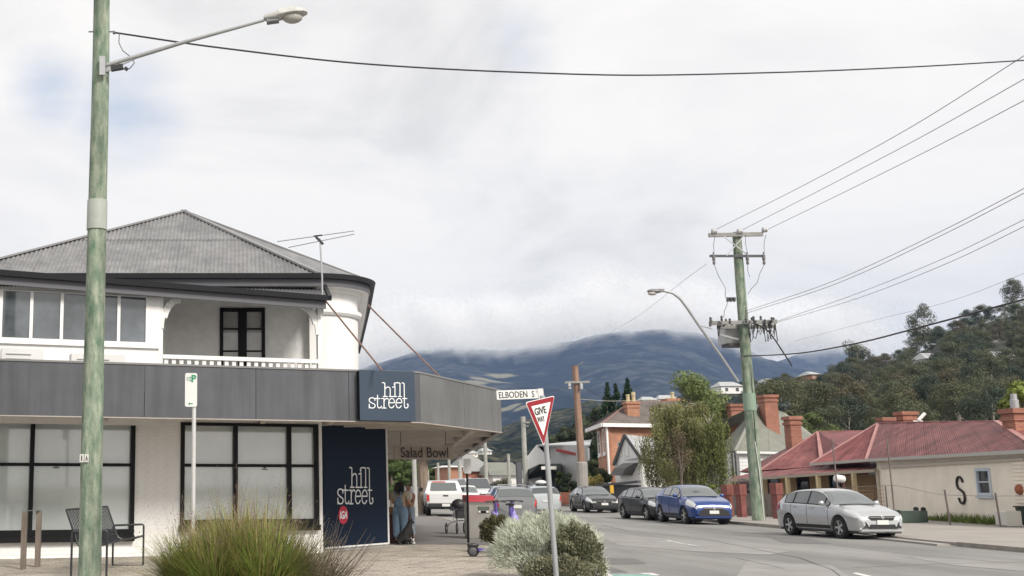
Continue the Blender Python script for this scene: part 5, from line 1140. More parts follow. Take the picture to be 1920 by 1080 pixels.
    q = MB(); a, b = P(S['ws'][0], 8.4), P(S['ws'][0], 10); q.bar(V((a.x, a.y+.02, a.z+.012)), V((-a.x, a.y+.02, b.z+.004)), .05, .015); q.build('wiper_cowl', PLASTIC, t)
    for sd in (-1, 1):
        wf = patch('window_surround', S['sw'][0][0]-.05, S['sw'][-1][1]+.07, 6.03, 6.97, BLACK, sd, .004, 24, 4)
        for (a, b) in S['sw']: patch('side_window', a, b, 6.09, 6.93, CG, sd, .009, 6, 4, par=wf)
        for x in S['doors']:
            q = MB(); pts = [P(x+(.03 if k > 3 else 0), k, sd, .002) for k in (3.0, 3.5, 4, 5, 5.9)]; q.tube(pts, .006, 4); q.build('door_seam', PLASTIC, t)
        for x in (S['doors'][0]+.85, S['doors'][1]+.72):
            p = P(x, 4.75, sd, .02); q = MB(); q.box(p, (.03, .2, .035)); q.build('door_handle', pm, t)
        patch('headlight', .015, .62, 4.45, 7.0, HL, sd, .012, 8, 5); patch('tail_light', Lc-.34, Lc-.015, 4.3, 6.2, TL, sd, .012, 5, 4)
        patch('sill', S['ax'][0]+S['R']+.08, S['ax'][1]-S['R']-.08, 1.9, 2.9, PLASTIC, sd, .006, 8, 2)
        p = P(S['sw'][0][0]+.15, 6.0, sd, .0); q = MB(); q.lathe_e(p+V((sd*.12, 0, .09)), (.1, .06, .075), 12, 8); q.bar(p, p+V((sd*.1, 0, .06)), .05, .03); q.build('mirror', pm, t, smooth=True)
        q = MB(); yb = Lc/2+.004; q.prism([(sd*(W*.25), yb-.012, zb+.12), (sd*(W*.355), yb-.03, zb+.13), (sd*(W*.37), yb-.05, zb+.32), (sd*(W*.31), yb-.02, zb+.30)], (0, .03, 0)); fixn(q.build('fog_light_recess', PLASTIC, t))
    yf = Lc/2
    q = MB(); q.prism([(-.36, yf, .56), (.36, yf, .56), (.44, yf, .68), (-.44, yf, .68)], (0, .022, 0)); gr = fixn(q.build('grille', PLASTIC, t))
    q = MB(); q.bb(-.42, .42, yf+.02, yf+.034, .635, .65); q.bb(-.44, .44, yf+.02, yf+.03, .677, .69); q.lathe(V((0, yf+.02, .645)), [(.05, 0), (.05, .025)], 12, (0, 1, 0)); q.build('grille_trim', CHR, gr)
    lw = .62 if kind == 'suv' else .48; lh = .34 if kind == 'suv' else .24
    q = MB(); q.prism([(-lw, yf-.002, zb+.11), (lw, yf-.002, zb+.11), (lw*.84, yf-.002, zb+lh), (-lw*.84, yf-.002, zb+lh)], (0, .02, 0)); fixn(q.build('lower_intake', PLASTIC, t))
    q = MB(); q.bb(-W*.40, W*.40, yf-.10, yf-.01, zb+.04, zb+.1); q.build('front_lip', pm, t)
    for s_, nm_ in ((1, 'number_plate'), (-1, 'number_plate')):
        zz = .5 if s_ == 1 else .72; q = MB(); q.bb(-.19, .19, s_*yf+(-.004 if s_ < 0 else 0)-.0, s_*yf+s_*.034, zz-.065, zz+.065); q.build('number_plate', PLATE, t)
    rings = []
    for a_ in S['ax']:
        for sd in (-1, 1):
            a, b = MB(), MB(); c = V((sd*(W/2-.10), yf-a_, S['R'])); axv = V((sd, 0, 0)); r = S['R']
            a.lathe(c-axv*.11, [(r*.66, 0), (r*.95, .0), (r, .03), (r, .17), (r*.95, .2), (r*.66, .195)], 26, axv, False); wl_ = a.build('wheel', RUBBER, t, smooth=True)
            b.lathe(c+axv*.02, [(r*.05, 0), (r*.64, 0), (r*.69, .07), (r*.66, .075), (r*.60, .03), (r*.05, .025)], 24, axv)
            u = V((0, 0, 1)); v = axv.cross(u)
            rm = b.build('rim', mat('rim_dark', (.02, .02, .02), .7), wl_, smooth=True); sp = MB()
            for k in range(5):
                an = 2*math.pi*k/5+.3; d = u*math.cos(an)+v*math.sin(an); sp.bar(c+axv*.055+d*.02, c+axv*.068+d*r*.66, .06, .03, up=axv)
            sp.lathe(c+axv*.04, [(r*.16, 0), (r*.14, .04)], 12, axv); sp.lathe(c+axv*.075, [(r*.60, -.01), (r*.69, -.01), (r*.69, .008), (r*.60, .008)], 24, axv, False)
            sp.build('spokes', mat('alloy', (.52, .52, .52), .3, metal=.7), wl_, smooth=True, ang=30)
    place(t, loc, math.atan2(-fwd[0], fwd[1])); return t
SILV = paintm('silver_paint', (.48, .49, .50), .5); car('hatch', 'silver hatchback pulled in at the driveway before the cream house', SILV, (18.55, 35.75, 0), (.13, -1)).scale = (.95, .93, 1)
def ctr(xl, xr, yb, L): a = G(xl, yb); b = G(xr, yb); return (a+b)/2
BLUE = paintm('blue_paint', (.010, .045, .21), .2); car('suv', 'bright blue compact crossover parked in front of the black hatchback', BLUE, (18.98, 48.2, 0), (.0, -1), group=None)
BLK = paintm('black_paint', (.008, .008, .009), .0, .3, .3); car('hatch', 'black hatchback parked tight behind the blue crossover', BLK, (19.05, 53.1, 0), (.06, -1))
SED = paintm('charcoal_paint', (.015, .015, .018), .0, .35, .3); sd_ = car('sedan', 'dark charcoal sedan parked alone beside the middle timber pole', SED, (20.7, 67.3, 0), (-.03, -1))
WAG = paintm('grey_paint', (.20, .205, .21), .5); p = at(968, 960, 46); wg = car('wagon', 'grey station wagon with roof bars and a red tail light behind the scooters', WAG, (p.x+.3, 48.3, 0), (.12, 1), rear_dark=False)
def roofbars(t, S):
    for s_ in (-1, 1):
        q = MB(); q.tube([(s_*.60, .9, 1.50), (s_*.6, .8, 1.545), (s_*.6, -1.7, 1.545), (s_*.6, -1.8, 1.49)], .02, 6); q.build('roof_rail', CHR, t)
    for y in (.45, -.9): q = MB(); q.bb(-.72, .72, y-.04, y+.04, 1.57, 1.60); q.build('roof_bar', GALV, t)
    for y in (.45, -.9):
        for s_ in (-1, 1): q = MB(); q.bb(s_*.66-.08, s_*.66+.08, y-.06, y+.06, 1.545, 1.63); q.build('bar_foot', PLASTIC, t)
wg_loc, wg_rot = wg.location.copy(), wg.rotation_euler.z; wg.location = (0, 0, 0); roofbars(wg, None); wg.location = wg_loc
PWH = paintm('pale_paint', (.46, .49, .50), .3); p = G(1014, 948); wx = car('suv', 'pale grey four wheel drive with a white roof box facing the camera', PWH, (p.x+.1, p.y, 0), (-.2, -1), group=None)
wl_ = wx.location.copy(); wx.location = (0, 0, 0); q = MB(); q.lathe_e(V((0, -.1, 1.72)), (.42, .95, .2), 16, 8); q.build('roof_box', mat('box_white', (.7, .7, .7), .3), wx, smooth=True); q = MB(); q.bb(-.4, .4, -.5, .4, 1.53, 1.6); q.build('roof_bars', PLASTIC, wx); wx.location = wl_
bg = [('hatch', 'small dark car glimpsed between the tree trunk and the pickup', BLK, (8.9+.9, 66.5, 0), (.12, 1)), ('wagon', 'white car following in the far lane beyond the grey wagon', paintm('white_paint', (.62, .62, .62), .1), (16.6, 84, 0), (-.16, -1)), ('sedan', 'silver sedan far up the street left of the wagon', SILV, (17.0, 74, 0), (-.1, -1)), ('wagon', 'pale wagon hidden behind the grey wagon roof bars', PWH, (16.6, 63.5, 0), (.12, 1)), ('hatch', 'distant dark hatchback parked at the far kerb', SED, (21.4, 100, 0), (-.2, -1))]
for k, lab, m, loc, fw in bg: car(k, lab, m, loc, fw)
# white utility pickup, seen from behind
def pickup():
    t = thing('pickup_truck', 'white crew cab pickup parked at the left kerb showing its tailgate', 'pickup', (0, 0, 0)); WP = paintm('pickup_white', (.68, .68, .67), .05)
    W = 1.86; Lh = 2.6
    def sidep(sd):
        return [(-2.62, .62), (-2.60, 1.13), (-1.0, 1.16), (-.86, 1.62), (-.5, 1.76), (.45, 1.77), (.75, 1.72), (1.35, 1.16), (2.45, 1.05), (2.6, .85), (2.62, .45), (-2.3, .45)]
    mb = MB(); pr = sidep(1); n = len(pr)
    def wid(z, y): return W/2*(1.0 if z < 1.17 else lerp(.955, .80, min(1, (z-1.17)/.55)))*(1 if -2.3 < y < 2.2 else .965)
    mb.add([(wid(z, y), y, z) for y, z in pr]+[(-wid(z, y), y, z) for y, z in pr], [tuple(range(n)), tuple(range(n, 2*n))[::-1]]+[(i, (i+1) % n, n+(i+1) % n, n+i) for i in range(n)])
    bd = fixn(mb.build('body', WP, t)); bv = bd.modifiers.new('v', 'BEVEL'); bv.width = .05; bv.segments = 3; bv.limit_method = 'ANGLE'
    cut = MB()
    for y in (-1.55, 1.65):
        for sd in (-1, 1): cut.lathe(V((sd*(W/2-.28), y, .38)), [(.45, 0), (.45, .5)], 24, (sd, 0, 0))
    cut.bb(-W/2+.1, W/2-.1, -2.5, -1.1, .75, 1.5)
    c_ = fixn(cut.build('cut', PLASTIC)); md = bd.modifiers.new('b', 'BOOLEAN'); md.object = c_; md.solver = 'EXACT'
    dg = bpy.context.evaluated_depsgraph_get(); dg.update(); nm = bpy.data.meshes.new_from_object(bd.evaluated_get(dg)); bd.modifiers.clear(); bd.data = nm; bpy.data.objects.remove(c_); nm.materials.clear(); nm.materials.append(WP)
    nm.polygons.foreach_set('use_smooth', [True]*len(nm.polygons)); nm.set_sharp_from_angle(angle=R(30))
    q = MB(); q.bb(-.78, .78, -2.645, -2.61, .66, 1.11); tg = q.build('tailgate', WP, t); q = MB(); q.bb(-.12, .12, -2.67, -2.645, .99, 1.05); q.build('handle', PLASTIC, tg)
    q = MB(); q.bb(-.76, .76, -2.648, -2.643, .86, .868); q.build('crease', GALV, tg)
    q = MB(); q.prism([(-.66, -.955, 1.24), (.66, -.955, 1.24), (.60, -.83, 1.62), (-.60, -.83, 1.62)], (0, -.06, .03)); fixn(q.build('rear_window', WS, t))
    q = MB(); q.bb(-.55, .1, -.90, -.84, 1.66, 1.71); q.build('brake_light', TL, t)
    for sd in (-1, 1):
        q = MB(); q.bb(sd*.80 if sd > 0 else -.915, .915 if sd > 0 else -.80, -2.655, -2.60, .76, 1.06); q.build('tail_light', TL, t)
        q = MB(); q.prism([(sd*(W/2*.94), -.75, 1.22), (sd*(W/2*.94), .95, 1.22), (sd*(W/2*.83), .62, 1.62), (sd*(W/2*.83), -.62, 1.62)], (sd*.03, 0, 0)); fixn(q.build('side_window', CG, t))
        q = MB(); q.bb(sd*1.05-.1, sd*1.05+.1, 1.0, 1.08, 1.2, 1.4); q.build('mirror', PLASTIC, t)
        for y in (-1.55, 1.65):
            a, b = MB(), MB(); wheel(a, b, V((sd*(W/2-.12), y, .38)), .38, .24, V((1, 0, 0)), 22); w_ = a.build('wheel', RUBBER, t, smooth=True); b.build('rim', GALV, w_, smooth=True)
    q = MB(); q.bb(-.88, .88, -2.76, -2.6, .46, .62); bm2 = q.build('rear_bumper', PLASTIC, t); q = MB(); q.bb(-.19, .19, -2.785, -2.762, .50, .63); q.build('number_plate', PLATE, bm2)
    q = MB(); q.bb(-.06, .06, -2.86, -2.74, .38, .46); q.build('tow_bar', PLASTIC, t)
    q = MB(); q.prism([(-.7, .78, 1.7), (.7, .78, 1.7), (.78, 1.32, 1.19), (-.78, 1.32, 1.19)], (0, .03, .03)); fixn(q.build('windscreen', WS, t))
    q = MB(); q.bb(-.8, .8, -2.4, 2.3, .36, .47); q.build('chassis', PLASTIC, t)
    return t
pk = pickup(); a, b = G(808, 970), G(866, 966); pk.scale = (1.03, 1, 1.02); place(pk, ((at(835, 965, 58).x+.25), 60.0, 0), math.atan2(-.12, 1))
# white van beyond
t = thing('delivery_van', 'white van facing the camera beyond the pickup', 'van', (0, 0, 0)); VW = paintm('van_white', (.62, .63, .64), .05)
q = MB(); pr = [(-2.4, .35), (-2.4, 2.0), (1.2, 2.05), (1.9, 1.25), (2.4, 1.05), (2.5, .4)]; q.prism([(-.92, y, z) for y, z in pr], (1.84, 0, 0)); o = fixn(q.build('body', VW, t)); bv = o.modifiers.new('v', 'BEVEL'); bv.width = .08; bv.segments = 3
q = MB(); q.prism([(-.8, 1.27, 2.0), (.8, 1.27, 2.0), (.86, 1.9, 1.32), (-.86, 1.9, 1.32)], (0, .04, .03)); fixn(q.build('windscreen', CG, t)); q = MB(); q.bb(-.6, .6, 2.45, 2.53, .7, .9); q.build('grille', PLASTIC, t)
for sd in (-1, 1):
    q = MB(); q.bb(sd*.78-.12, sd*.78+.12, 2.4, 2.5, .8, 1.0); q.build('headlight', HL, t)
    for y in (-1.6, 1.7): a, b = MB(), MB(); wheel(a, b, V((sd*.82, y, .34)), .34, .2, V((1, 0, 0))); w_ = a.build('wheel', RUBBER, t, smooth=True); b.build('rim', GALV, w_, smooth=True)
place(t, (at(885, 930, 88).x, 88, 0), math.pi+.12)
# ---------------------------------------------------------------- people and dog
def person(name, label, loc, rz, cl):
    t = thing(name, label, 'person', (0, 0, 0)); SKN = mat('skin', (.42, .24, .16), .6)
    j = [((0, 0, .98), .135), ((0, .01, 1.15), .12), ((0, .0, 1.33), .145), ((0, -.01, 1.43), .075), ((0, .01, 1.50), .052), ((0, .02, 1.58), .085), ((0, .02, 1.68), .075),
         ((-.10, 0, .88), .10), ((-.105, .01, .50), .065), ((-.11, -.02, .10), .045), ((-.115, .12, .04), .035), ((.10, 0, .88), .10), ((.105, .02, .50), .065), ((.12, -.02, .10), .045), ((.13, .12, .04), .035),
         ((-.185, 0, 1.39), .055), ((-.25, .04, 1.13), .042), ((-.17, .26, 1.08), .034), ((-.10, .33, 1.10), .03), ((.185, 0, 1.39), .055), ((.26, .03, 1.13), .042), ((.22, .26, 1.07), .034), ((.14, .34, 1.08), .03)]
    e = [(0, 1), (1, 2), (2, 3), (3, 4), (4, 5), (5, 6), (0, 7), (7, 8), (8, 9), (9, 10), (0, 11), (11, 12), (12, 13), (13, 14), (2, 15), (15, 16), (16, 17), (17, 18), (2, 19), (19, 20), (20, 21), (21, 22)]
    skin('body', j, e, SKN, t)
    for sd, hx in ((-1, -.10), (1, .14)):   # fingers and thumb
        for k in range(4):
            b = V((hx+(k-1.5)*.018, .36, 1.09)); skin('finger', [(tuple(b-V((0, .03, 0))), .010), (tuple(b+V((0, .035-.004*abs(k-1), -.008))), .009), (tuple(b+V((0, .05, -.035))), .008)], [(0, 1), (1, 2)], SKN, t, 1)
        skin('thumb', [((hx-sd*.02, .33, 1.10), .012), ((hx-sd*.045, .355, 1.105), .010), ((hx-sd*.05, .385, 1.10), .009)], [(0, 1), (1, 2)], SKN, t, 1)
    sh = [((0, 0, 1.0), .155), ((0, 0, 1.32), .158), ((0, -.005, 1.42), .09), ((-.19, 0, 1.385), .072), ((-.235, .025, 1.2), .062), ((.19, 0, 1.385), .072), ((.24, .025, 1.2), .062)]
    skin('shirt', sh, [(0, 1), (1, 2), (1, 3), (3, 4), (1, 5), (5, 6)], cl['shirt'], t)
    lg = cl.get('leg', 1.)
    tr = [((0, 0, .97), .165), ((0, .0, 1.12), .155), ((-.10, 0, .85), .122*lg), ((-.11, .01, .50), .105*lg), ((-.12, -.01, .13), .088*lg), ((.10, 0, .85), .122*lg), ((.11, .02, .50), .105*lg), ((.125, -.01, .13), .088*lg)]
    skin('trousers', tr, [(0, 1), (0, 2), (2, 3), (3, 4), (0, 5), (5, 6), (6, 7)], cl['legs'], t)
    if cl.get('bib'):
        skin('bib', [((0, -.02, .98), .175), ((0, -.045, 1.20), .14), ((0, -.045, 1.30), .11)], [(0, 1), (1, 2)], cl['legs'], t)
        for sd in (-1, 1): q = MB(); q.tube([(sd*.06, -.17, 1.27), (sd*.085, -.15, 1.40), (sd*.10, -.02, 1.475), (sd*.09, .12, 1.40), (sd*.07, .16, 1.25)], .022, 6); q.build('strap', cl['legs'], t, smooth=True)
        q = MB()
        for sd in (-1, 1): q.box((sd*.08, -.158, .93), (.11, .02, .12))
        q.build('back_pocket', cl['legs'], t)
    for sd, x in ((-1, -.118), (1, .13)): skin('shoe', [((x, -.06, .05), .05), ((x, .04, .05), .052), ((x+.01*sd, .15, .04), .042)], [(0, 1), (1, 2)], cl['shoes'], t)
    # face
    q = MB(); q.lathe_e(V((0, .125, 1.60)), (.014, .022, .022), 8, 5); q.build('nose', SKN, t, smooth=True)
    q = MB()
    for sd in (-1, 1): q.lathe_e(V((sd*.032, .095, 1.63)), (.014, .012, .009), 8, 5)
    q.build('eyes', SW, t); q = MB(); q.lathe_e(V((0, .098, 1.56)), (.026, .008, .008), 8, 5); q.build('mouth', mat('lip', (.35, .1, .09), .5), t)
    q = MB()
    for sd in (-1, 1): q.lathe_e(V((sd*.09, .015, 1.61)), (.012, .022, .032), 8, 5)
    q.build('ears', SKN, t, smooth=True)
    hh = [((0, -.01, 1.69), .098), ((0, -.045, 1.60), .11), ((0, -.065, 1.48), .105), ((0, -.075, 1.40), .085)] if cl['long'] else [((0, -.005, 1.69), .095), ((0, -.04, 1.62), .095)]
    skin('hair', hh, [(i, i+1) for i in range(len(hh)-1)], cl['hair'], t)
    if cl['long']:
        q = MB(); rr = random.Random(3)
        for i in range(90):
            a = rr.uniform(2.6, 6.8); q.tube([(math.cos(a)*.09, -.03+math.sin(a)*.09, 1.66), (math.cos(a)*.14, -.05+math.sin(a)*.12, 1.52), (math.cos(a)*.13, -.06+math.sin(a)*.12, 1.36+rr.uniform(-.03, .04))], [.014, .012, .003], 4)
        q.build('hair_strands', cl['hair'], t, smooth=True, kind='stuff')
    place(t, loc, rz); return t
HB = mat('black_hair', (.012, .010, .010), .5); DEN = mat('faded_denim', (.15, .22, .31), .9, .22, 14, bump=.2, streak=.2); DEN2 = mat('pale_jeans', (.30, .36, .42), .9, .15, 12)
fp = G(752, 1022); fp.z = .03; scl = at(752, 898, fp.y)
w1 = person('person', 'person with long black hair in baggy blue denim overalls and a sand coloured shirt', (fp.x, fp.y, .03), R(-28), dict(shirt=mat('sand_shirt', (.36, .31, .22), .9, .1, 8), legs=DEN, bib=True, hair=HB, long=True, shoes=RUBBER, leg=1.15)); w1.scale = ((scl.z-.03)/1.77,)*3
fp2 = (fp.x+.50, fp.y+1.7, .03); w2 = person('person', 'person in an orange patterned top and pale jeans holding a white bundle', fp2, R(120), dict(shirt=mat('orange_top', (.55, .16, .06), .8, .5, 14, col2=(.5, .35, .3)), legs=DEN2, hair=mat('brown_hair', (.05, .03, .02), .5), long=False, shoes=SW, leg=.95)); w2.scale = (.92,)*3
q = MB(); q.lathe_e(V((fp2[0]-.05, fp2[1]-.28, 1.28)), (.10, .10, .15), 12, 8); o = q.build('cloth_bundle', mat('bundle_white', (.6, .56, .5), .9, .2, 8), smooth=True); tag(o, 'white bundle carried at the chest of the person in orange', 'bundle')
# dog sitting by the woman
dg_ = thing('dog', 'black and white dog with tan marks sitting beside the person in overalls', 'dog', (0, 0, 0)); DB = mat('dog_black', (.012, .011, .011), .8); DW_ = mat('dog_white', (.6, .58, .54), .9); DT = mat('dog_tan', (.25, .12, .05), .9)
skin('body', [((0, -.22, .17), .13), ((0, -.06, .30), .135), ((0, .08, .44), .12), ((0, .12, .56), .075), ((0, .15, .64), .08), ((0, .25, .62), .042), ((0, .30, .61), .032), ((-.08, .13, .36), .05), ((-.085, .15, .18), .032), ((-.085, .16, .03), .028), ((.08, .13, .36), .05), ((.085, .15, .18), .032), ((.085, .16, .03), .028), ((-.13, -.18, .16), .08), ((-.14, .0, .13), .05), ((-.14, -.08, .04), .035), ((-.14, .04, .03), .03), ((.13, -.18, .16), .08), ((.14, .0, .13), .05), ((.14, -.08, .04), .035), ((.14, .04, .03), .03), ((0, -.36, .08), .035), ((.1, -.5, .05), .03)],
     [(0, 1), (1, 2), (2, 3), (3, 4), (4, 5), (5, 6), (2, 7), (7, 8), (8, 9), (2, 10), (10, 11), (11, 12), (0, 13), (13, 14), (14, 15), (15, 16), (0, 17), (17, 18), (18, 19), (19, 20), (0, 21), (21, 22)], DB, dg_)
for sd in (-1, 1):
    q = MB(); q.lathe_e(V((sd*.07, .13, .70)), (.022, .02, .05), 8, 5); q.build('ear', DB, dg_, smooth=True)
    q = MB(); q.lathe_e(V((sd*.085, .18, .035)), (.04, .06, .035), 8, 5); q.lathe_e(V((sd*.085, .155, .13)), (.036, .036, .09), 8, 5); q.build('paw', DW_, dg_, smooth=True)
    q = MB(); q.lathe_e(V((sd*.085, .15, .25)), (.04, .042, .07), 8, 5); q.build('tan_marking', DT, dg_, smooth=True)
    q = MB(); q.lathe_e(V((sd*.035, .215, .665)), (.009, .008, .009), 8, 5); q.build('eye', DT, dg_, smooth=True)
q = MB(); q.lathe_e(V((0, .165, .45)), (.075, .06, .11), 10, 6); q.build('white_bib', DW_, dg_, smooth=True); q = MB(); q.lathe_e(V((0, .335, .615)), (.015, .012, .012), 8, 5); q.build('nose', PLASTIC, dg_, smooth=True)
p = G(768, 1023); place(dg_, (p.x-.05, p.y+.05, .03), R(-50)); dg_.scale = (.92,)*3
# produce stand
pr_ = thing('produce_stand', 'dark timber produce stand against the shop behind the person in overalls', 'stand', tuple(P1+V((.30, 1.2, .1))))
b0 = P1+V((.50, 2.1, .1)); q = MB(); q.bb(b0.x-.35, b0.x+.35, b0.y-.4, b0.y+.9, .04, .78); q.build('cabinet', mat('oxblood_timber', (.055, .018, .014), .7, .3, 5), pr_)
for k in range(3): q = MB(); q.bb(b0.x-.34+.23*k, b0.x-.14+.23*k, b0.y-.43, b0.y-.402, .14, .75); q.build('plank', mat('oxblood_b', (.075, .022, .016), .7, .3, 5), pr_)
CRT = mat('crate_timber', (.24, .14, .08), .85, .25, 8)
for i, (z, lab, fm, fl) in enumerate(((.78, 'wooden crate of orange pumpkins on the produce stand', mat('pumpkin', (.50, .17, .04), .6, .25, 5), 'pumpkin'), (1.16, 'upper wooden crate of red brown fruit on the produce stand', mat('red_fruit', (.30, .08, .05), .6, .3, 6), 'fruit'))):
    sx = .30-.04*i; ct = thing('produce_crate', lab, 'crate', (b0.x, b0.y-.1, z)); yy = b0.y-.1
    q = MB(); q.bb(b0.x-sx, b0.x+sx, yy-.25, yy+.25, z+.005, z+.02); q.build('base', CRT, ct)
    for k in range(2):
        zz = z+.03+k*.09
        for (x0, x1, y0, y1) in ((-sx, sx, -.25, -.235), (-sx, sx, .235, .25), (-sx, -sx+.015, -.235, .235), (sx-.015, sx, -.235, .235)): q = MB(); q.bb(b0.x+x0, b0.x+x1, yy+y0, yy+y1, zz, zz+.07); q.build('slat', CRT, ct)
    if i == 0:
        for sx_ in (-1, 1):
            for sy_ in (-1, 1): q = MB(); q.bb(b0.x+sx_*.27-.02, b0.x+sx_*.27+.02, yy+sy_*.22-.02, yy+sy_*.22+.02, z+.18, z+.38); q.build('corner_post', CRT, ct)
    for k in range(9):
        x, y = b0.x+(k % 3-1)*.16, yy+(k//3-1)*.15; q = MB(); q.lathe_e(V((x, y, z+.13)), (.075, .07, .06+.02*(i == 0)), 10, 6); o = q.build(fl, fm, smooth=True); tag(o, 'round '+('orange pumpkin in the lower crate' if i == 0 else 'reddish fruit in the upper crate')+' of the produce stand', fl, fl+' heaped in the crate')
# ---------------------------------------------------------------- houses on the right
def brickmat(name, c, c2, mortar=(.35, .30, .25), s=1.):
    m = bpy.data.materials.new(name); m.use_nodes = True; t = m.node_tree; n = t.nodes; l = t.links.new; p = n['Principled BSDF']; p.inputs['Roughness'].default_value = .9
    tcn = n.new('ShaderNodeTexCoord'); sp = n.new('ShaderNodeSeparateXYZ'); l(tcn.outputs['Object'], sp.inputs[0]); ad = n.new('ShaderNodeMath'); l(sp.outputs[0], ad.inputs[0]); l(sp.outputs[1], ad.inputs[1]); cb_ = n.new('ShaderNodeCombineXYZ'); l(ad.outputs[0], cb_.inputs[0]); l(sp.outputs[2], cb_.inputs[1])
    b = n.new('ShaderNodeTexBrick'); b.inputs['Scale'].default_value = 1; b.inputs['Brick Width'].default_value = .24*s; b.inputs['Row Height'].default_value = .086*s; b.inputs['Mortar Size'].default_value = .008*s; b.inputs['Color1'].default_value = c+(1,); b.inputs['Color2'].default_value = c2+(1,); b.inputs['Mortar'].default_value = mortar+(1,); l(cb_.outputs[0], b.inputs[0])
    ns = n.new('ShaderNodeTexNoise'); ns.inputs['Scale'].default_value = 1.2; ns.inputs['Detail'].default_value = 6; l(tcn.outputs['Object'], ns.inputs[0]); mr = n.new('ShaderNodeMapRange'); mr.inputs[1].default_value = .3; mr.inputs[2].default_value = .7; mr.inputs[3].default_value = .8; mr.inputs[4].default_value = 1.12; l(ns.outputs[0], mr.inputs[0])
    h = n.new('ShaderNodeHueSaturation'); l(mr.outputs[0], h.inputs['Value']); l(b.outputs[0], h.inputs['Color']); l(h.outputs[0], p.inputs['Base Color']); return m
OB = brickmat('orange_brick', (.47, .20, .105), (.38, .15, .08)); RB = brickmat('red_brick', (.42, .13, .08), (.34, .10, .06)); CBK = brickmat('chimney_brick', (.36, .135, .085), (.27, .095, .06), (.28, .22, .18))
SLATE = mat('slate_roof', (.16, .135, .125), .8, .3, 1.2, streak=.2); GRN = mat('grey_green_iron', (.215, .22, .185), .6, .15, .8, streak=.25); RED_R = mat('red_iron', (.17, .038, .042), .6, .3, .9, col2=(.30, .105, .10), streak=.35); CREAM = mat('cream_render', (.86, .79, .68), .85, .08, .9, bump=.2, bscale=12); WB = mat('weatherboard', (.62, .63, .63), .7, .05, 1); LIGHTR = mat('light_iron', (.44, .45, .45), .5, .1, .7, streak=.15); OCH = mat('ochre_wall', (.42, .30, .17), .85, .15, 1.2)
def slab(pts, th, nm, m, par):     # a plane with thickness
    P = [V(p) for p in pts]; n = (P[1]-P[0]).cross(P[2]-P[0]).normalized(); n = n if n.z > 0 else -n
    q = MB(); q.prism([p-n*th for p in P], n*th); return fixn(q.build(nm, m, par))
def wallq(a, b, z0, z1, th, nm, m, par, holes=()):
    a, b = V((a[0], a[1], 0)), V((b[0], b[1], 0)); d = (b-a).normalized(); n = V((d.y, -d.x, 0))
    n = n if n.dot(V((0, -1, 0)) if abs(d.x) > .3 else V((-1, 0, 0))) > 0 else -n
    L_ = (b-a).length; cuts = sorted({0, L_, *[h[0] for h in holes], *[h[1] for h in holes]}); q = MB()
    for s0_, s1_ in zip(cuts, cuts[1:]):
        hs_ = [h for h in holes if h[0] <= s0_+1e-6 and h[1] >= s1_-1e-6]; spans = [(z0, z1)]
        for h in hs_: spans = [(z0, h[2]), (h[3], z1)]
        for u, v in spans:
            c = a+d*(s0_+s1_)/2-n*th/2; q.box((c.x, c.y, (u+v)/2), (s1_-s0_, th, v-u), d, -n, (0, 0, 1))
    return q.build(nm, m, par), a, d, n
def win(a, d, n, s0_, s1_, z0, z1, fm, gm, par, bars=1, fw=.07, sill=True, vb=0):
    def bx(x0, x1, u, v, d0, d1, nm, m, pr):
        q = MB(); c = a+d*(x0+x1)/2+n*(d0+d1)/2; q.box((c.x, c.y, (u+v)/2), (x1-x0, d1-d0, v-u), d, -n, (0, 0, 1)); return q.build(nm, m, pr)
    q = MB()
    for x0, x1, u, v in ((s0_-.0, s0_+fw, z0, z1), (s1_-fw, s1_, z0, z1), (s0_+fw, s1_-fw, z0, z0+fw), (s0_+fw, s1_-fw, z1-fw, z1)):
        c = a+d*(x0+x1)/2-n*.01; q.box((c.x, c.y, (u+v)/2), (x1-x0, .12, v-u), d, -n, (0, 0, 1))
    f = q.build('window', fm, par); bx(s0_+fw, s1_-fw, z0+fw, z1-fw, -.06, -.04, 'pane', gm, f)
    for k in range(bars): zz = lerp(z0, z1, (k+1)/(bars+1)); bx(s0_+fw, s1_-fw, zz-.025, zz+.025, -.05, .02, 'glazing_bar', fm, f)
    for k in range(vb): xx = lerp(s0_, s1_, (k+1)/(vb+1)); bx(xx-.025, xx+.025, z0+fw, z1-fw, -.045, .025, 'glazing_bar', fm, f)
    if sill: bx(s0_-.08, s1_+.08, z0-.09, z0-.005, -.05, .09, 'sill', fm, f)
    return f
def chimney(par, c, w, z0, z1, m=CBK, pots=0, capm=None, d=None, nm='chimney'):
    d = d or w; q = MB(); q.bb(c[0]-w/2, c[0]+w/2, c[1]-d/2, c[1]+d/2, z0, z1-.5); q.bb(c[0]-w/2-.06, c[0]+w/2+.06, c[1]-d/2-.06, c[1]+d/2+.06, z1-.498, z1-.35); q.bb(c[0]-w/2, c[0]+w/2, c[1]-d/2, c[1]+d/2, z1-.348, z1-.2); q.bb(c[0]-w/2-.09, c[0]+w/2+.09, c[1]-d/2-.09, c[1]+d/2+.09, z1-.198, z1)
    o = q.build(nm, m, par)
    for k in range(pots):
        q = MB(); q.lathe((c[0]+(k-(pots-1)/2)*.45, c[1], z1), [(.16, 0), (.13, .45), (.17, .5), (.15, .58+.2*k)], 10); q.build('chimney_pot', capm or mat('buff_pot', (.50, .42, .26), .8, .1, 4), o, smooth=True)
    return o
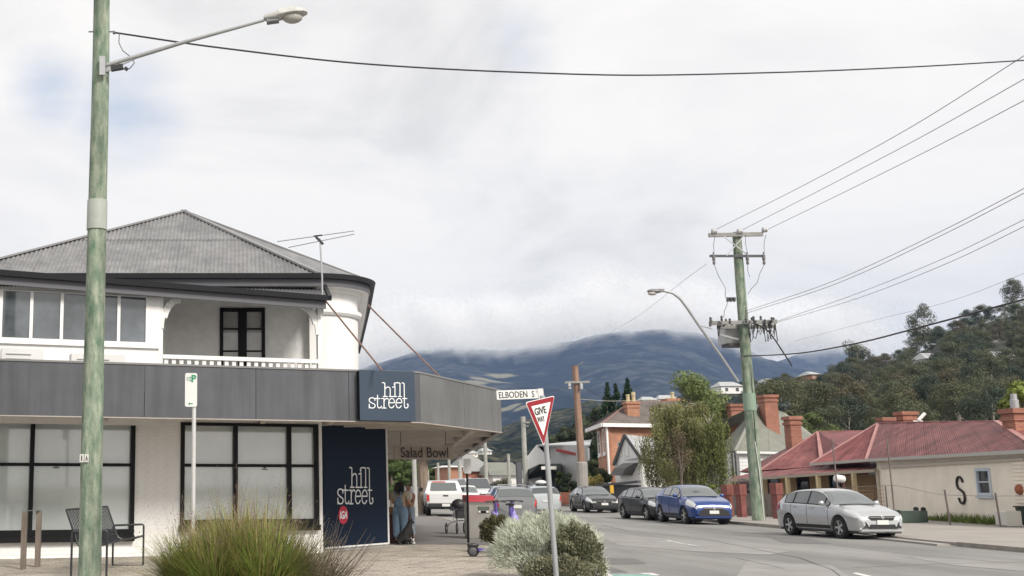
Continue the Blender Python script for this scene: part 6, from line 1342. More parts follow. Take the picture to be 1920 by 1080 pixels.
# --- cream house with the red roof
HC = at(1652, 960, 56); HC.z = 0; HR = at(1990, 990, 40.0); HR.z = 0; HV = at(1368, 950, 65); HV.z = 0
ch = thing('cream_house', 'cream rendered cottage with a rusty red iron roof and a metal S on the wall', 'house', tuple(HC))
dv = (HR-HC).normalized(); Ls = (HR-HC).length; hnv = V((dv.y, -dv.x, 0)); hnv = hnv if hnv.x < 0 else -hnv
def hs(x, y): p = onplane(x, y, HC, hnv); return (p-HC).dot(dv), p.z
wx0, wz1 = hs(1829, 878); wx1, wz0 = hs(1862, 930); eaveC, eaveR = at(1655, 861, 56).z, hs(1910, 853)[1]
_, a_, d_, n_ = wallq(HC, HR, -.2, eaveC-.05, .3, 'wall', CREAM, ch, holes=((wx0, wx1, wz0, wz1),))
win(a_, d_, n_, wx0, wx1, wz0, wz1, mat('pale_blue_frame', (.50, .56, .62), .6), GLASSD, ch, bars=1, fw=.12)
q = MB(); s_c, z_c = hs(1803, 919); zt_ = hs(1803, 894)[1]; zb_ = hs(1803, 944)[1]; hh_ = zt_-zb_; rr = hh_/4; P = []
for i in range(0, 14): a = R(10+i*(225-10)/13); P.append((s_c+.0+rr*math.cos(a)*1.0, zt_-rr+rr*math.sin(a)))
P2 = []
for i in range(0, 14): a = R(45-i*(215)/13); P2.append((s_c+.05+rr*math.cos(a)*1.0, zb_+rr+rr*math.sin(a)))
q.tube([HC+dv*s+hnv*.05+V((0, 0, z)) for s, z in P+P2], .045, 8); q.build('letter_s_ornament', mat('rusty_black', (.03, .022, .018), .7), ch, smooth=True)
# weatherboarded end of the wall
sb = hs(1898, 900)[0]; k = 0
zz = .9
while zz < eaveC-.3:
    q = MB(); c = HC+dv*(sb+2.2)+hnv*.03; q.box((c.x, c.y, zz+.07), (4.2, .04, .125), dv, -hnv, V((0, 0, 1))+hnv*.12); q.build('weatherboard', CREAM, ch); zz += .14
q = MB(); p = HC+dv*hs(1916, 918)[0]+hnv*.08; q.lathe_e(V((p.x, p.y, hs(1916, 918)[1])), (.1, .25, .2), 10, 6); q.build('rust_stain_vent', mat('rust', (.30, .10, .05), .9, .4, 9), ch, smooth=True)
R0, R1 = at(1648, 792, 61), at(1868, 789, 50); ev = .35
E0 = at(1520, 869, 60.5); E1 = HC+hnv*ev-dv*.2+V((0, 0, eaveC)); E2_ = HR+hnv*ev+V((0, 0, eaveC)); 
slope = 9; Lr = (E2_-E1).length
R2 = at(2050, 842, 43)
def sheetrow(a, b, c, d, n, nm, m, par):   # a-b eave, d-c ridge ; n sheets, alternately lifted
    for i in range(n):
        t0, t1 = i/n, (i+1)/n; A_, B_, C_, D_ = lerp(a, b, t0), lerp(a, b, t1), lerp(d, c, t1), lerp(d, c, t0)
        nr = (B_-A_).cross(D_-A_).normalized(); nr = nr if nr.z > 0 else -nr; up_ = nr*(.012 if i % 2 else 0)
        mb = MB(); kk = 10
        for j in range(kk+1):
            u = j/kk; w_ = nr*(.014*math.cos(j*math.pi)); mb.v += [tuple(lerp(A_, B_, u)+w_+up_), tuple(lerp(D_, C_, u)+w_+up_)]
            if j: mb.f.append((2*j-2, 2*j, 2*j+1, 2*j-1))
        mb.build(nm, m, par, smooth=True, ang=60)
RM = [RED_R, mat('red_iron_b', (.17, .038, .042), .6, .3, .9, col2=(.26, .08, .08), streak=.3)]
sheetrow(E1, E2_, R1, R0, 14, 'roof_sheet', RM[0], ch); slab([E2_, R1, R1+V((6, 1, -3.2)), E2_+V((5, -1, 0))], .05, 'roof_sheet', RM[1], ch)
sheetrow(E0, E1, R0, R0, 8, 'roof_sheet', RM[1], ch)
slab([R0, R1, R1+V((7, 3, -3)), R0+V((5, 8, -3))], .05, 'rear_roof', RM[1], ch)
q = MB(); q.bar(R0, R1, .22, .05); q.bar(R1, E2_, .2, .05); q.bar(R0, E1, .2, .04); q.bar(R0, E0, .2, .05); q.build('ridge_cap', mat('pink_ridge', (.38, .19, .175), .6, .2, 3), ch)
q = MB(); q.sweep([E1, E2_], [(-.06, -.12), (.08, -.12), (.08, .02), (-.06, .02)]); q.sweep([E0, E1], [(-.06, -.12), (.08, -.12), (.08, .02), (-.06, .02)]); fixn(q.build('gutter', mat('pale_gutter', (.42, .41, .38), .6), ch))
q = MB(); pa, pb_ = hs(1652, 876), hs(1925, 861); q.bar(HC+dv*pa[0]+hnv*.08+V((0, 0, pa[1])), HC+dv*pb_[0]+hnv*.08+V((0, 0, pb_[1])), .1, .1); q.bar(HC+dv*.2+hnv*.08+V((0, 0, eaveC-.5)), HC+dv*.2+hnv*.08+V((0, 0, .1)), .1, .1); q.build('drain_pipe', mat('cream_pipe', (.55, .5, .42), .6), ch)
# verandah
VE0, VE1 = at(1366, 899, 63.5), at(1640, 880, 55.7); VT0, VT1 = at(1427, 881, 65.5), at(1648, 868, 57.5)
sheetrow(VE0, VE1, VT1, VT0, 9, 'verandah_sheet', RM[0], ch)
q = MB(); q.bar(VE0-V((0, 0, .06)), VE1-V((0, 0, .06)), .1, .14); q.build('verandah_beam', mat('verandah_beam', (.36, .31, .25), .7), ch)
for x in (1372, 1432, 1486, 1543, 1606):
    k = (x-1366)/(1640-1366); p = lerp(VE0, VE1, k); q = MB(); q.box((p.x, p.y+.1, p.z/2-.05), (.2 if x > 1400 else .14, .14, p.z-.1)); q.build('verandah_post', mat('cream_post', (.52, .42, .25), .7, .1, 4), ch)
BWa, BWb = at(1380, 950, 66.5), at(1640, 950, 58.4); BWa.z = BWb.z = 0; Lw = (BWb-BWa).length
def bw(x): p = onplane(x, 910, BWa, V(((BWb-BWa).y, -(BWb-BWa).x, 0)).normalized()); return (p-BWa).dot((BWb-BWa).normalized())
dh = [(bw(1440), bw(1462), .1, 2.1), (bw(1495), bw(1518), .7, 2.1), (bw(1556), bw(1578), .1, 2.1)]
_, a_, d_, n_ = wallq(BWa, BWb, -.2, VE0.z+.22, .25, 'front_wall', OCH, ch, holes=dh)
for i, h in enumerate(dh): win(a_, d_, n_, h[0], h[1], h[2], h[3], mat('dark_joinery', (.04, .035, .03), .6), GLASSD, ch, bars=1, sill=False)
# left hipped wing with its own ridge
Q0, Q1 = at(1534, 809, 66), at(1640, 807, 64); QE0, QE1 = at(1424, 882, 64.5), at(1524, 873, 61.0)
sheetrow(QE0, QE1+V((.6, -.3, -.03)), Q0, Q0, 6, 'roof_sheet', RM[0], ch); slab([Q0, Q1, E1+V((0, .6, -.05)), QE1+V((.5, -.2, -.03))], .05, 'roof_sheet', RM[1], ch); q = MB(); q.bar(Q0, Q1, .2, .05); q.bar(Q0, QE1+V((.4, -.2, 0)), .2, .04); q.bar(Q0, QE0, .16, .05); q.build('ridge_cap', MATS['pink_ridge'], ch)
slab([Q0, Q1, Q1+V((2, 5, -3)), QE0+V((1, 5, 0)), QE0], .05, 'rear_roof', RM[1], ch)
chimney(ch, (at(1486, 800, 66.5).x, 66.5), .62, 3, at(1487, 781, 66.5).z, d=.8)
chimney(ch, (at(1908, 790, 46.5).x, 46.6), .62, 3, at(1908, 766, 46.5).z, d=.8); c = at(1903, 766, 46.5); q = MB(); q.lathe(c, [(.16, -.02), (.16, .35), (.12, .37), (.12, .6)], 12); q.build('flue', GALV, ch, smooth=True)
for x, y, wv in ((1660, 783, .62), (1698, 772, .8)): chimney(ch, (at(x, y, 66).x, 66), wv, 4, at(x, y, 66).z)
q = MB(); q.tube([at(1722, 788, 62), at(1734, 775, 62)], .09, 6); q.tube([at(1712, 790, 62), at(1730, 790, 62)], .04, 5); q.build('roof_fitting', SW, ch)
# things in front of it
def fencepost(x, yb, yt, D, lab, xt=None):
    b = at(x, yb, D); t = at(xt or x, yt, D); b.z = .05; q = MB(); q.tube([b, t], .035, 6); return tag(q.build('fence_post', mat('rusty_steel', (.16, .13, .12), .8, .3, 6), smooth=True), lab, 'post', 'steel fence posts before the cream house')
for x, xt, yb, yt, D, lab in ((1678, 1663, 968, 822, 45, 'tall leaning steel post at the corner of the cream house'), (1782, 1771, 985, 918, 43.5, 'short leaning steel post left of the metal S'), (1876, 1866, 985, 924, 41.5, 'short leaning steel post under the side window'), (1572, 1560, 920, 823, 50, 'tall leaning steel post behind the silver hatchback roof')): fencepost(x, yb, yt, D, lab, xt)
wire('thin fence wire strung between the leaning steel posts', [(1576, 914, 50), (1668, 910, 45), (1772, 928, 43.5), (1868, 930, 41.5), (1925, 930, 40.5)], .008, WIRE, 20)
nf = thing('mesh_fence', 'rusty wire mesh fence below the verandah behind the silver car', 'fence', tuple(at(1630, 960, 51))); q = MB()
for i in range(19): x = lerp(1572, 1655, i/18); D = 51-.3*i/18; q.tube([at(x+6, 975, D), at(x, 914, D)], .008, 3, caps=False)
for i in range(9): y = 914+i*7; q.tube([at(1571, y, 51), at(1660, y-2, 50.7)], .008, 3, caps=False)
q.build('mesh_wire', mat('rusty_wire', (.2, .13, .09), .8), nf, kind='stuff')
for x in (1572, 1660): q = MB(); q.tube([at(x+6, 978, 51), at(x, 911, 51)], .03, 6); q.build('post', MATS['rusty_steel'], nf)
mbx = thing('security_camera', 'white camera shaped fitting on a short post behind the silver hatchback', 'camera', tuple(at(1581, 910, 52))); c = at(1575, 897, 52); q = MB(); q.lathe(c-V((.25, 0, -.02)), [(.12, 0), (.17, .05), (.17, .4), (.13, .45)], 12, (1, 0, -.15)); q.build('housing', SW, mbx, smooth=True); q = MB(); q.lathe(c+V((.2, 0, -.05)), [(.12, 0), (.12, .03)], 12, (1, 0, -.15)); q.build('lens', BLACK, mbx); q = MB(); q.tube([at(1582, 903, 52), at(1582, 1000, 52)], .05, 6); q.build('post', mat('dark_red', (.10, .03, .03), .7), mbx)
# fallen green bin, box, wheelie bin
fb = thing('fallen_bin', 'dark green bin lying on its side against the cream wall', 'bin', tuple(G(1708, 982))); p = G(1708, 984); p.z = .3; ax_ = V((.93, .37, 0)).normalized(); q = MB(); q.prism([p-ax_*.95+V((0, -.3, -.2)), p-ax_*.95+V((0, .3, -.2)), p-ax_*.95+V((0, .3, .25)), p-ax_*.95+V((0, -.3, .25))], ax_*1.7); fixn(q.build('body', mat('bin_green', (.05, .075, .06), .6, .15, 5), fb)); q = MB(); q.bar(p-ax_*1.05, p-ax_*.96, .72, .58, up=(0, 0, 1)); q.build('lid', PLASTIC, fb)
for s in (-.25, .25): q = MB(); q.lathe(p+ax_*.6+V((0, s, .3)), [(.1, 0), (.1, .05)], 12, (0, 1, 0)); q.build('wheel', RUBBER, fb)
bx_ = MB(); p = G(1905, 992); bx_.prism(rrect(p.x-.32, p.x+.25, .1, at(1905, 958, p.y).z, .05, p.y, 0), (0, .6, 0)); tag(fixn(bx_.build('service_box', mat('box_cream', (.60, .59, .55), .6, .04, 2))), 'cream service box standing on the far footpath by the wheelie bin', 'box')
wb_ = thing('wheelie_bin', 'dark green wheelie bin cut off by the right edge of the photo', 'bin', (p.x+.9, p.y+.6, .1)); c = V((p.x+.80, p.y+.3, 0)); q = MB(); zt_ = at(1915, 952, p.y).z
q.add([(c.x-.24, c.y-.28, .12), (c.x+.24, c.y-.28, .12), (c.x+.24, c.y+.28, .12), (c.x-.24, c.y+.28, .12), (c.x-.32, c.y-.34, zt_), (c.x+.32, c.y-.34, zt_), (c.x+.32, c.y+.34, zt_), (c.x-.32, c.y+.34, zt_)], [(0, 3, 2, 1), (4, 5, 6, 7), (0, 1, 5, 4), (1, 2, 6, 5), (2, 3, 7, 6), (3, 0, 4, 7)]); q.build('body', mat('bin_dark_green', (.03, .05, .035), .6), wb_)
q = MB(); q.box((c.x, c.y, zt_+.03), (.72, .76, .05)); q.tube([(c.x-.33, c.y-.42, zt_+.02), (c.x-.42, c.y-.42, zt_+.16), (c.x+.3, c.y-.42, zt_+.18)], .02, 6); q.build('lid', PLASTIC, wb_)
for s in (-.25, .25): q = MB(); q.lathe((c.x+s, c.y+.3, .2), [(.1, 0), (.1, .05)], 12, (1, 0, 0)); q.build('wheel', RUBBER, wb_)
rg = random.Random(4); q = MB()
for i in range(1500):
    x = rg.uniform(1735, 1900) if rg.random() < .7 else rg.uniform(1640, 1900); s = hs(x, 985)[0]; b = HC+dv*s+hnv*rg.uniform(.1, .9); b.z = .1; a = rg.uniform(0, 6.28); h = rg.uniform(.1, .42)*(1 if x > 1790 else .5); d = V((math.cos(a), math.sin(a), 0)); q.add([b-d*.02, b+d*.02, b+d*rg.uniform(.05, .2)+V((0, 0, h))], [(0, 1, 2)])
tag(q.build('weeds', leafmat('weed_green', (.13, .17, .045), .4, .5, 2), kind='stuff'), 'green weeds growing along the foot of the cream wall')
# red brick gate posts and garden wall
wl2 = thing('garden_wall', 'low weathered rendered garden wall between red piers', 'wall', tuple(at(1500, 960, 51))); wallq(at(1376, 955, 57), at(1555, 962, 50.5), 0, 1.15, .2, 'panel', mat('weathered_render', (.21, .18, .16), .9, .3, 2, streak=.3), wl2)
for x, yt, D, lab in ((1366, 910, 55, 'leftmost red gate pier behind the blue crossover'), (1390, 909, 54, 'red gate pier left of the green timber pole'), (1458, 907, 51.5, 'red gate pier immediately behind the silver hatchback tail')):
    t = thing('gate_pier', lab, 'pier', tuple(at(x, 955, D)), 0, 'red piers along the footpath'); p = at(x, 950, D); zt_ = at(x, yt, D).z; w_ = .36
    q = MB(); q.box((p.x, p.y, zt_/2), (w_*.72, .4, zt_-.1), rz=.2); q.build('shaft', mat('red_pier', (.22, .075, .062), .8, .25, 3, streak=.2), t); q = MB(); q.box((p.x, p.y, zt_-.22), (w_, .46, .5), rz=.2); q.build('cap', MATS['red_pier'], t)
# --- weatherboard house with grey green hip roof
D = 78; gh = thing('weatherboard_house', 'white weatherboard house with a grey green hip roof and tall brick chimneys', 'house', tuple(at(1440, 940, D))); A0, A1, A2 = at(1350, 848, D+3), at(1379, 843, D-2), at(1560, 838, D+2); A0.z = A1.z = A2.z = at(1379, 845, D-2).z; AX = at(1422, 758, D+4); AX2 = at(1470, 775, D+9)
for p in (A0, A1, A2): pass
sheetrow(A1, A2, AX2, AX, 9, 'roof_sheet', GRN, gh); sheetrow(at(1340, 850, D+8), A1, AX, AX, 3, 'roof_sheet', GRN, gh); slab([AX, AX2, AX2+V((6, 8, -3)), AX+V((-4, 10, -3))], .05, 'rear_roof', GRN, gh)
q = MB(); q.bar(AX, A1, .18, .06); q.bar(AX, AX2, .18, .06); q.bar(AX2, A2, .18, .06); q.build('ridge_cap', mat('ridge_grey', (.27, .27, .23), .6), gh)
q = MB(); q.bar(A1-V((0, 0, .1)), A2-V((0, 0, .1)), .16, .16); q.build('gutter', WB, gh)
wa, wb2 = V((A1.x+.4, A1.y+.5, 0)), V((A2.x-.4, A2.y+.4, 0)); zz = 0
q = MB(); q.prism([(wa.x+.02, wa.y+.05, -.1), (wb2.x, wb2.y+.05, -.1), (wb2.x, wb2.y+8, -.1), (wa.x-3, wa.y+8, -.1)], (0, 0, A1.z)); fixn(q.build('wall', WB, gh)); dwb = (wb2-wa).normalized()
while zz < A1.z-.25: c = (wa+wb2)/2; q = MB(); q.box((c.x, c.y-.0, zz+.12), ((wb2-wa).length, .05, .22), dwb, V((0, 0, 1)).cross(dwb)); q.build('weatherboard', WB, gh); zz += .235
win(wa, dwb, V((dwb.y, -dwb.x, 0)), .9, 2.2, 1.0, 3.0, WB, GLASSD, gh); win(wa, dwb, V((dwb.y, -dwb.x, 0)), 4.2, 5.4, 1.0, 3.0, WB, GLASSD, gh)
chimney(gh, (at(1441, 770, D+3).x, D+3), .92, 4, at(1441, 741, D+3).z, d=1); chimney(gh, (at(1380, 770, D+9).x, D+9), 1.1, 4, at(1380, 758, D+9).z, d=.8)
q = MB()
for x in (1372, 1378): q.tube([at(x, 848, D-3), V((at(x, 848, D-3).x, D-3, 0))], .06, 6)
q.build('porch_post', mat('dark_porch', (.05, .05, .06), .6), gh)
# --- white gabled cottage
D = 79; wc = thing('white_cottage', 'small white gabled cottage with a pale iron roof beside the brick house', 'cottage', tuple(at(1190, 930, D)))
ga, gl, gr = at(1165, 816, D), at(1152, 868, D+1.5), at(1197, 859, D-.8); gl.z = gr.z = gr.z; zc_ = gr.z; gl.z = zc_-.3; ga = V(((gl.x+gr.x)/2-.1, (gl.y+gr.y)/2, at(1165, 816, D+1).z)); back = V((5.4, 7.0, 0))
q = MB(); q.prism([V((gl.x, gl.y, -.1)), V((gr.x, gr.y, -.1)), gr, ga-V((0, 0, .12)), gl], back); fixn(q.build('wall', WHITE, wc))
sheetrow(gr+V((.15, -.2, -.05)), gr+back+V((.15, .2, -.05)), ga+back, ga+V((-.05, -.2, .03)), 7, 'roof_sheet', LIGHTR, wc); slab([gl+V((-.2, -.1, -.1)), ga+V((-.05, -.2, .03)), ga+back, gl+back], .05, 'roof_sheet', LIGHTR, wc)
q = MB(); q.bar(ga+V((0, -.22, 0)), gr+V((.1, -.25, -.1)), .08, .2); q.bar(ga+V((0, -.22, 0)), gl+V((-.15, -.2, -.15)), .08, .2); q.build('bargeboard', mat('dark_barge', (.08, .08, .09), .6), wc)
q = MB(); q.bar(gl+V((.1, -.06, .1)), gr+V((-.1, -.06, 0)), .08, .06); q.build('string_course', GALV, wc)
q = MB(); q.bar(gr+V((.18, -.1, -.08)), gr+back+V((.18, 0, -.08)), .1, .1); q.build('gutter', DK, wc)
gd = (gr-gl); gd.z = 0; Lg = gd.length; gd.normalize(); gn = V((gd.y, -gd.x, 0)); o_ = V((gl.x, gl.y, 0))+gn*.03
for s in (.30, .56): win(o_, gd, gn, Lg*s-.2, Lg*s+.25, zc_+.12, zc_+1.15, WB, mat('grey_glass', (.2, .21, .22), .1), wc, bars=1, fw=.05, sill=False)
bdn = back.normalized(); q = MB(); o2 = V((gr.x, gr.y, 0)); n2_ = V((bdn.y, -bdn.x, 0)); win(o2+n2_*.03, bdn, n2_, 2.4, 3.3, .9, 1.9, DK, GLASSD, wc, bars=0, sill=False)
aw2 = MB(); c = V((gr.x, gr.y, 2.2)); aw2.prism([c+gd*(-1.9)+gn*.02, c+gd*(-1.9)+gn*.9-V((0, 0, .0)), c+gd*(-1.6)+gn*.8+V((0, 0, .5)), c+gd*(-1.2)+gn*.3+V((0, 0, .85)), c+gd*-1.2+gn*.02+V((0, 0, .85))], gd*1.2); fixn(aw2.build('door_awning', mat('grey_canvas', (.14, .14, .14), .8), wc))
# --- two storey brick house
D = 88; bh = thing('brick_house', 'two storey orange brick house with a slate hip roof and two chimneys', 'house', tuple(at(1180, 940, D))); c0 = at(1137, 800, D); zg = at(1137, 795, D).z; c1 = at(1290, 795, D+2); cl_ = at(1114, 800, D+9); cl_ = V((cl_.x+.2, cl_.y, 0))
fd = V((c1.x-c0.x, c1.y-c0.y, 0)).normalized()
_, a_, d_, n_ = wallq(V((c0.x, c0.y, 0)), V((c1.x, c1.y, 0)), -.1, zg, .3, 'wall', OB, bh)
_, a2_, d2_, n2_ = wallq(V((c0.x, c0.y, 0)), cl_, -.1, zg, .3, 'wall', OB, bh)
Lc_ = (cl_-V((c0.x, c0.y, 0))).length
for s0_, s1_ in ((.12, .36), (.62, .88)):
    for z0, z1 in ((3.9, zg-.25), (.9, 2.6)): 
        win(a2_+n2_*.04, d2_, n2_, Lc_*s0_, Lc_*s1_, z0, z1, WHITE, mat('grey_glass', (.2, .21, .22), .1), bh, bars=1, fw=.22)
q = MB(); q.tube([V((c0.x-.05, c0.y-.2, 0)), V((c0.x-.05, c0.y-.2, zg))], .1, 6); q.build('downpipe', WHITE, bh)
eA, eB, eL = V((c0.x-.5, c0.y-.6, zg)), V((c1.x, c1.y-.6, zg)), V((cl_.x-.9, cl_.y, zg)); rA, rB = at(1182, 754, D+5), at(1300, 752, D+6)
sheetrow(eA, eB, rB, rA, 10, 'roof_sheet', SLATE, bh); sheetrow(eL, eA, rA, rA, 6, 'roof_sheet', SLATE, bh); slab([rA, rB, rB+V((0, 6, -3)), eL+V((0, 2, 0))], .05, 'rear_roof', SLATE, bh)
q = MB(); q.bar(eA-V((0, 0, .1)), eB-V((0, 0, .1)), .2, .28); q.bar(eA-V((0, 0, .1)), eL-V((0, 0, .1)), .2, .28); q.build('gutter', WHITE, bh); q = MB(); q.bar(rA, eA, .2, .08); q.bar(rA, rB, .2, .1); q.build('ridge_cap', mat('reddish_ridge', (.22, .13, .11), .7), bh)
chimney(bh, (at(1182, 780, D+2.5).x, D+2.2), .95, zg, at(1182, 753, D+2).z, OB, 2); chimney(bh, (at(1262, 760, D+8).x, D+8), 1.4, zg, at(1262, 748, D+8).z, OB, 1)
# --- charcoal fence and planter
cf = thing('charcoal_fence', 'dark charcoal boundary wall in front of the white cottage', 'fence', tuple(at(1160, 940, 73)))
fa, fb_, fc = at(1118, 930, 74.5), at(1199, 930, 71.5), at(1262, 930, 72); BKF = mat('charcoal_render', (.045, .046, .052), .7, .15, 2)
wallq(fa, fb_, 0, at(1160, 909, 73).z, .2, 'panel', BKF, cf); wallq(fb_, fc, 0, at(1230, 913, 72).z, .2, 'panel', BKF, cf)
q = MB(); q.bar(V((fa.x, fa.y-.1, at(1120, 911, 74).z)), V((fb_.x, fb_.y-.1, at(1198, 903, 71.5).z)), .3, .15); q.build('capping', mat('charcoal_cap', (.07, .07, .08), .6), cf)
pl = thing('brick_planter', 'low red brick garden wall below the clipped hedge', 'wall', tuple(at(1070, 940, 86))); wallq(at(1050, 940, 87), at(1112, 940, 85), 0, 1.0, .3, 'brickwork', RB, pl)
q = MB(); p = G(1172, 948); c = at(1149, 920, 68.5); q.tube([V((c.x, 68.5, .1)), at(1147, 914, 68.5)], .05, 6); q.box(at(1147, 918, 68.4), (.2, .12, .5)); tag(q.build('hydrant_marker', mat('yellow_paint', (.6, .35, .03), .5)), 'small yellow marker post behind the charcoal sedan', 'marker')
# --- shop up the street
D = 108; sp_ = thing('distant_shop', 'pale gabled shop with a black awning and white lettering up the street', 'shop', tuple(at(1030, 940, D)))
PG_ = mat('pale_grey_wall', (.44, .45, .45), .8, .06, .6, streak=.1)
l, r_ = at(985, 900, D), at(1104, 900, D-8); fl = lambda p, z: V((p.x, p.y, z)); bk = V((3, 9, 0))
zt_ = at(1000, 852, D).z
g0_, g1_ = at(984, 880, D+1), at(1033, 880, D-1)
q = MB(); q.prism([fl(g0_, -.1), fl(g1_, -.1), fl(g1_, at(1033, 862, D).z), fl(lerp(g0_, g1_, .5), at(1006, 834, D).z), fl(g0_, at(985, 862, D).z)], bk); fixn(q.build('gable_wall', WHITE, sp_))
q = MB(); q.prism([fl(g1_, -.1), fl(r_, -.1), fl(r_, at(1104, 836, D-8).z), fl(g1_, at(1035, 836, D-1).z)], bk); fixn(q.build('side_wall', PG_, sp_))
q = MB(); q.bar(at(1045, 844, D-3), at(1084, 852, D-6), .3, .24); q.build('red_sign_strip', mat('strip_red', (.30, .03, .03), .6), sp_)
rp0, rp1 = at(1006, 834, D), at(1105, 834, D-7); slab([rp0+V((0, -.3, 0)), rp1, rp1+bk+V((0, 0, .8)), rp0+bk], .15, 'roof', LIGHTR, sp_)
a, b = at(985, 897, D-3), at(1051, 880, D-6); q = MB(); q.prism([at(982, 900, D-2), at(1012, 893, D-6), at(1052, 888, D-6), at(1052, 869, D-6), at(1012, 870, D-6), at(982, 884, D-2)], (1, 3.5, 0)); fixn(q.build('awning', mat('awning_black', (.03, .035, .03), .6), sp_))
q = MB(); q.prism([at(1018, 945, D-3), at(1050, 945, D-4), at(1050, 882, D-4), at(1018, 884, D-3)], (0, .5, 0)); fixn(q.build('shopfront', mat('shopfront_dark', (.03, .03, .03), .3), sp_))
q = MB()
for x0, x1 in ((1015, 1026), (1030, 1043)): q.bar(at(x0, 877.5, D-6.3), at(x1, 877, D-6.3), .1, .28)
q.build('sign_lettering', SW, sp_)
for x in (1024, 1032, 1041): q = MB(); q.bar(at(x, 942, D-4.6), at(x, 886, D-4.6), .15); q.build('mullion', DK, sp_)
q = MB(); p = at(975, 900, D-6); q.bb(p.x-.22, p.x+.22, D-6, D-5.5, 0, at(975, 866, D-6).z); q.build('dark_pier', mat('pier_dark', (.09, .09, .10), .7), sp_)
# --- far houses beyond the end of the street
def fhouse(lab, xl, xr, ye, yr, D, wm, rm, hip=.25, dep=9, name='distant_house', group=None, yb=None, nwin=3, gable=False):
    t = thing(name, lab, 'house', tuple(at((xl+xr)/2, 905, D)), 0, group); a, b = at(xl, ye, D), at(xr, ye, D); r = at((xl+xr)/2, yr, D+dep/2); z0 = -.1 if yb is None else at(xl, yb, D).z
    holes = []; Lw_ = b.x-a.x; n = nwin
    for k in range(n): s = Lw_*(k+.5)/n; holes.append((s-Lw_*.08, s+Lw_*.08, z0+(a.z-z0)*.3, z0+(a.z-z0)*.78))
    wallq(a, V((b.x, a.y, 0)), z0, a.z, .3, 'wall', wm, t, holes)
    q = MB(); q.bb(a.x+.01, b.x-.01, D+.5, D+dep, z0, a.z-.02); q.build('rear_wall', wm, t)
    for h in holes: win(V((a.x, a.y, 0)), V((1, 0, 0)), V((0, -1, 0)), *h, WB, GLASSD, t, bars=1, sill=False)
    rx0, rx1 = a.x+Lw_*hip, b.x-Lw_*hip; e = .4; E_ = [V((a.x-e, D-e, a.z)), V((b.x+e, D-e, a.z)), V((b.x+e, D+dep+e, a.z)), V((a.x-e, D+dep+e, a.z))]; r0, r1 = V((rx0, D+dep/2, r.z)), V((rx1, D+dep/2, r.z))
    q = MB(); q.add(E_+[r0, r1], [(0, 1, 5, 4), (1, 2, 5), (2, 3, 4, 5), (3, 0, 4), (0, 3, 2, 1)]); fixn(q.build('roof', rm, t)); return t
fhouse('red painted brick building with a grey hip roof at the end of the street', 869, 925, 884, 852, 132, RB, mat('far_grey_roof', (.27, .27, .26), .7, .1, .4), .35, 12)
fhouse('flat fronted orange red brick building at the bend of the street', 841, 868, 876, 873, 128, OB, SW, .05, 9, nwin=0)
fhouse('white house with a long grey green roof beyond the parked cars', 924, 984, 891, 867, 126, WHITE, GRN, .08, 9)
for i, (xl, xr, ye, yr, D, lab) in enumerate([(1205, 1232, 750, 744, 480, 'white roofed house on the ridge right of the conifers'), (1236, 1270, 748, 741, 500, 'long pale house on the ridge above the brick house'), (1352, 1392, 724, 716, 330, 'modern white house on the ridge behind the green pole'), (1436, 1462, 716, 710, 380, 'small pale house at the left end of the wooded ridge'), (1522, 1538, 702, 697, 300, 'orange walled house peeking out of the ridge trees'), (1738, 1768, 672, 662, 300, 'white house half buried in gum trees up the hill'), (1724, 1742, 690, 684, 290, 'low grey roofed house among the gum trees'), (1866, 1890, 672, 659, 270, 'bright white gabled house high on the wooded slope'), (1888, 1906, 668, 659, 268, 'second white gable beside the bright white house'), (1862, 1885, 645, 637, 330, 'brown roofed house near the top of the wooded slope')]):
    fhouse(lab, xl, xr, ye, yr, D-24, OB if 'orange' in lab else WHITE, SLATE if 'brown' in lab else LIGHTR, .15, 7, group='houses scattered on the hill', yb=ye+(14 if i < 4 else 9), nwin=2)
fhouse('pale house glimpsed below the far awning edge', 905, 922, 846, 840, 330, WHITE, LIGHTR, .2, 7, yb=852, nwin=2); fhouse('small cream house on the foothill under the awning corner', 880, 896, 850, 845, 300, CREAM, LIGHTR, .2, 7, yb=857, nwin=2)
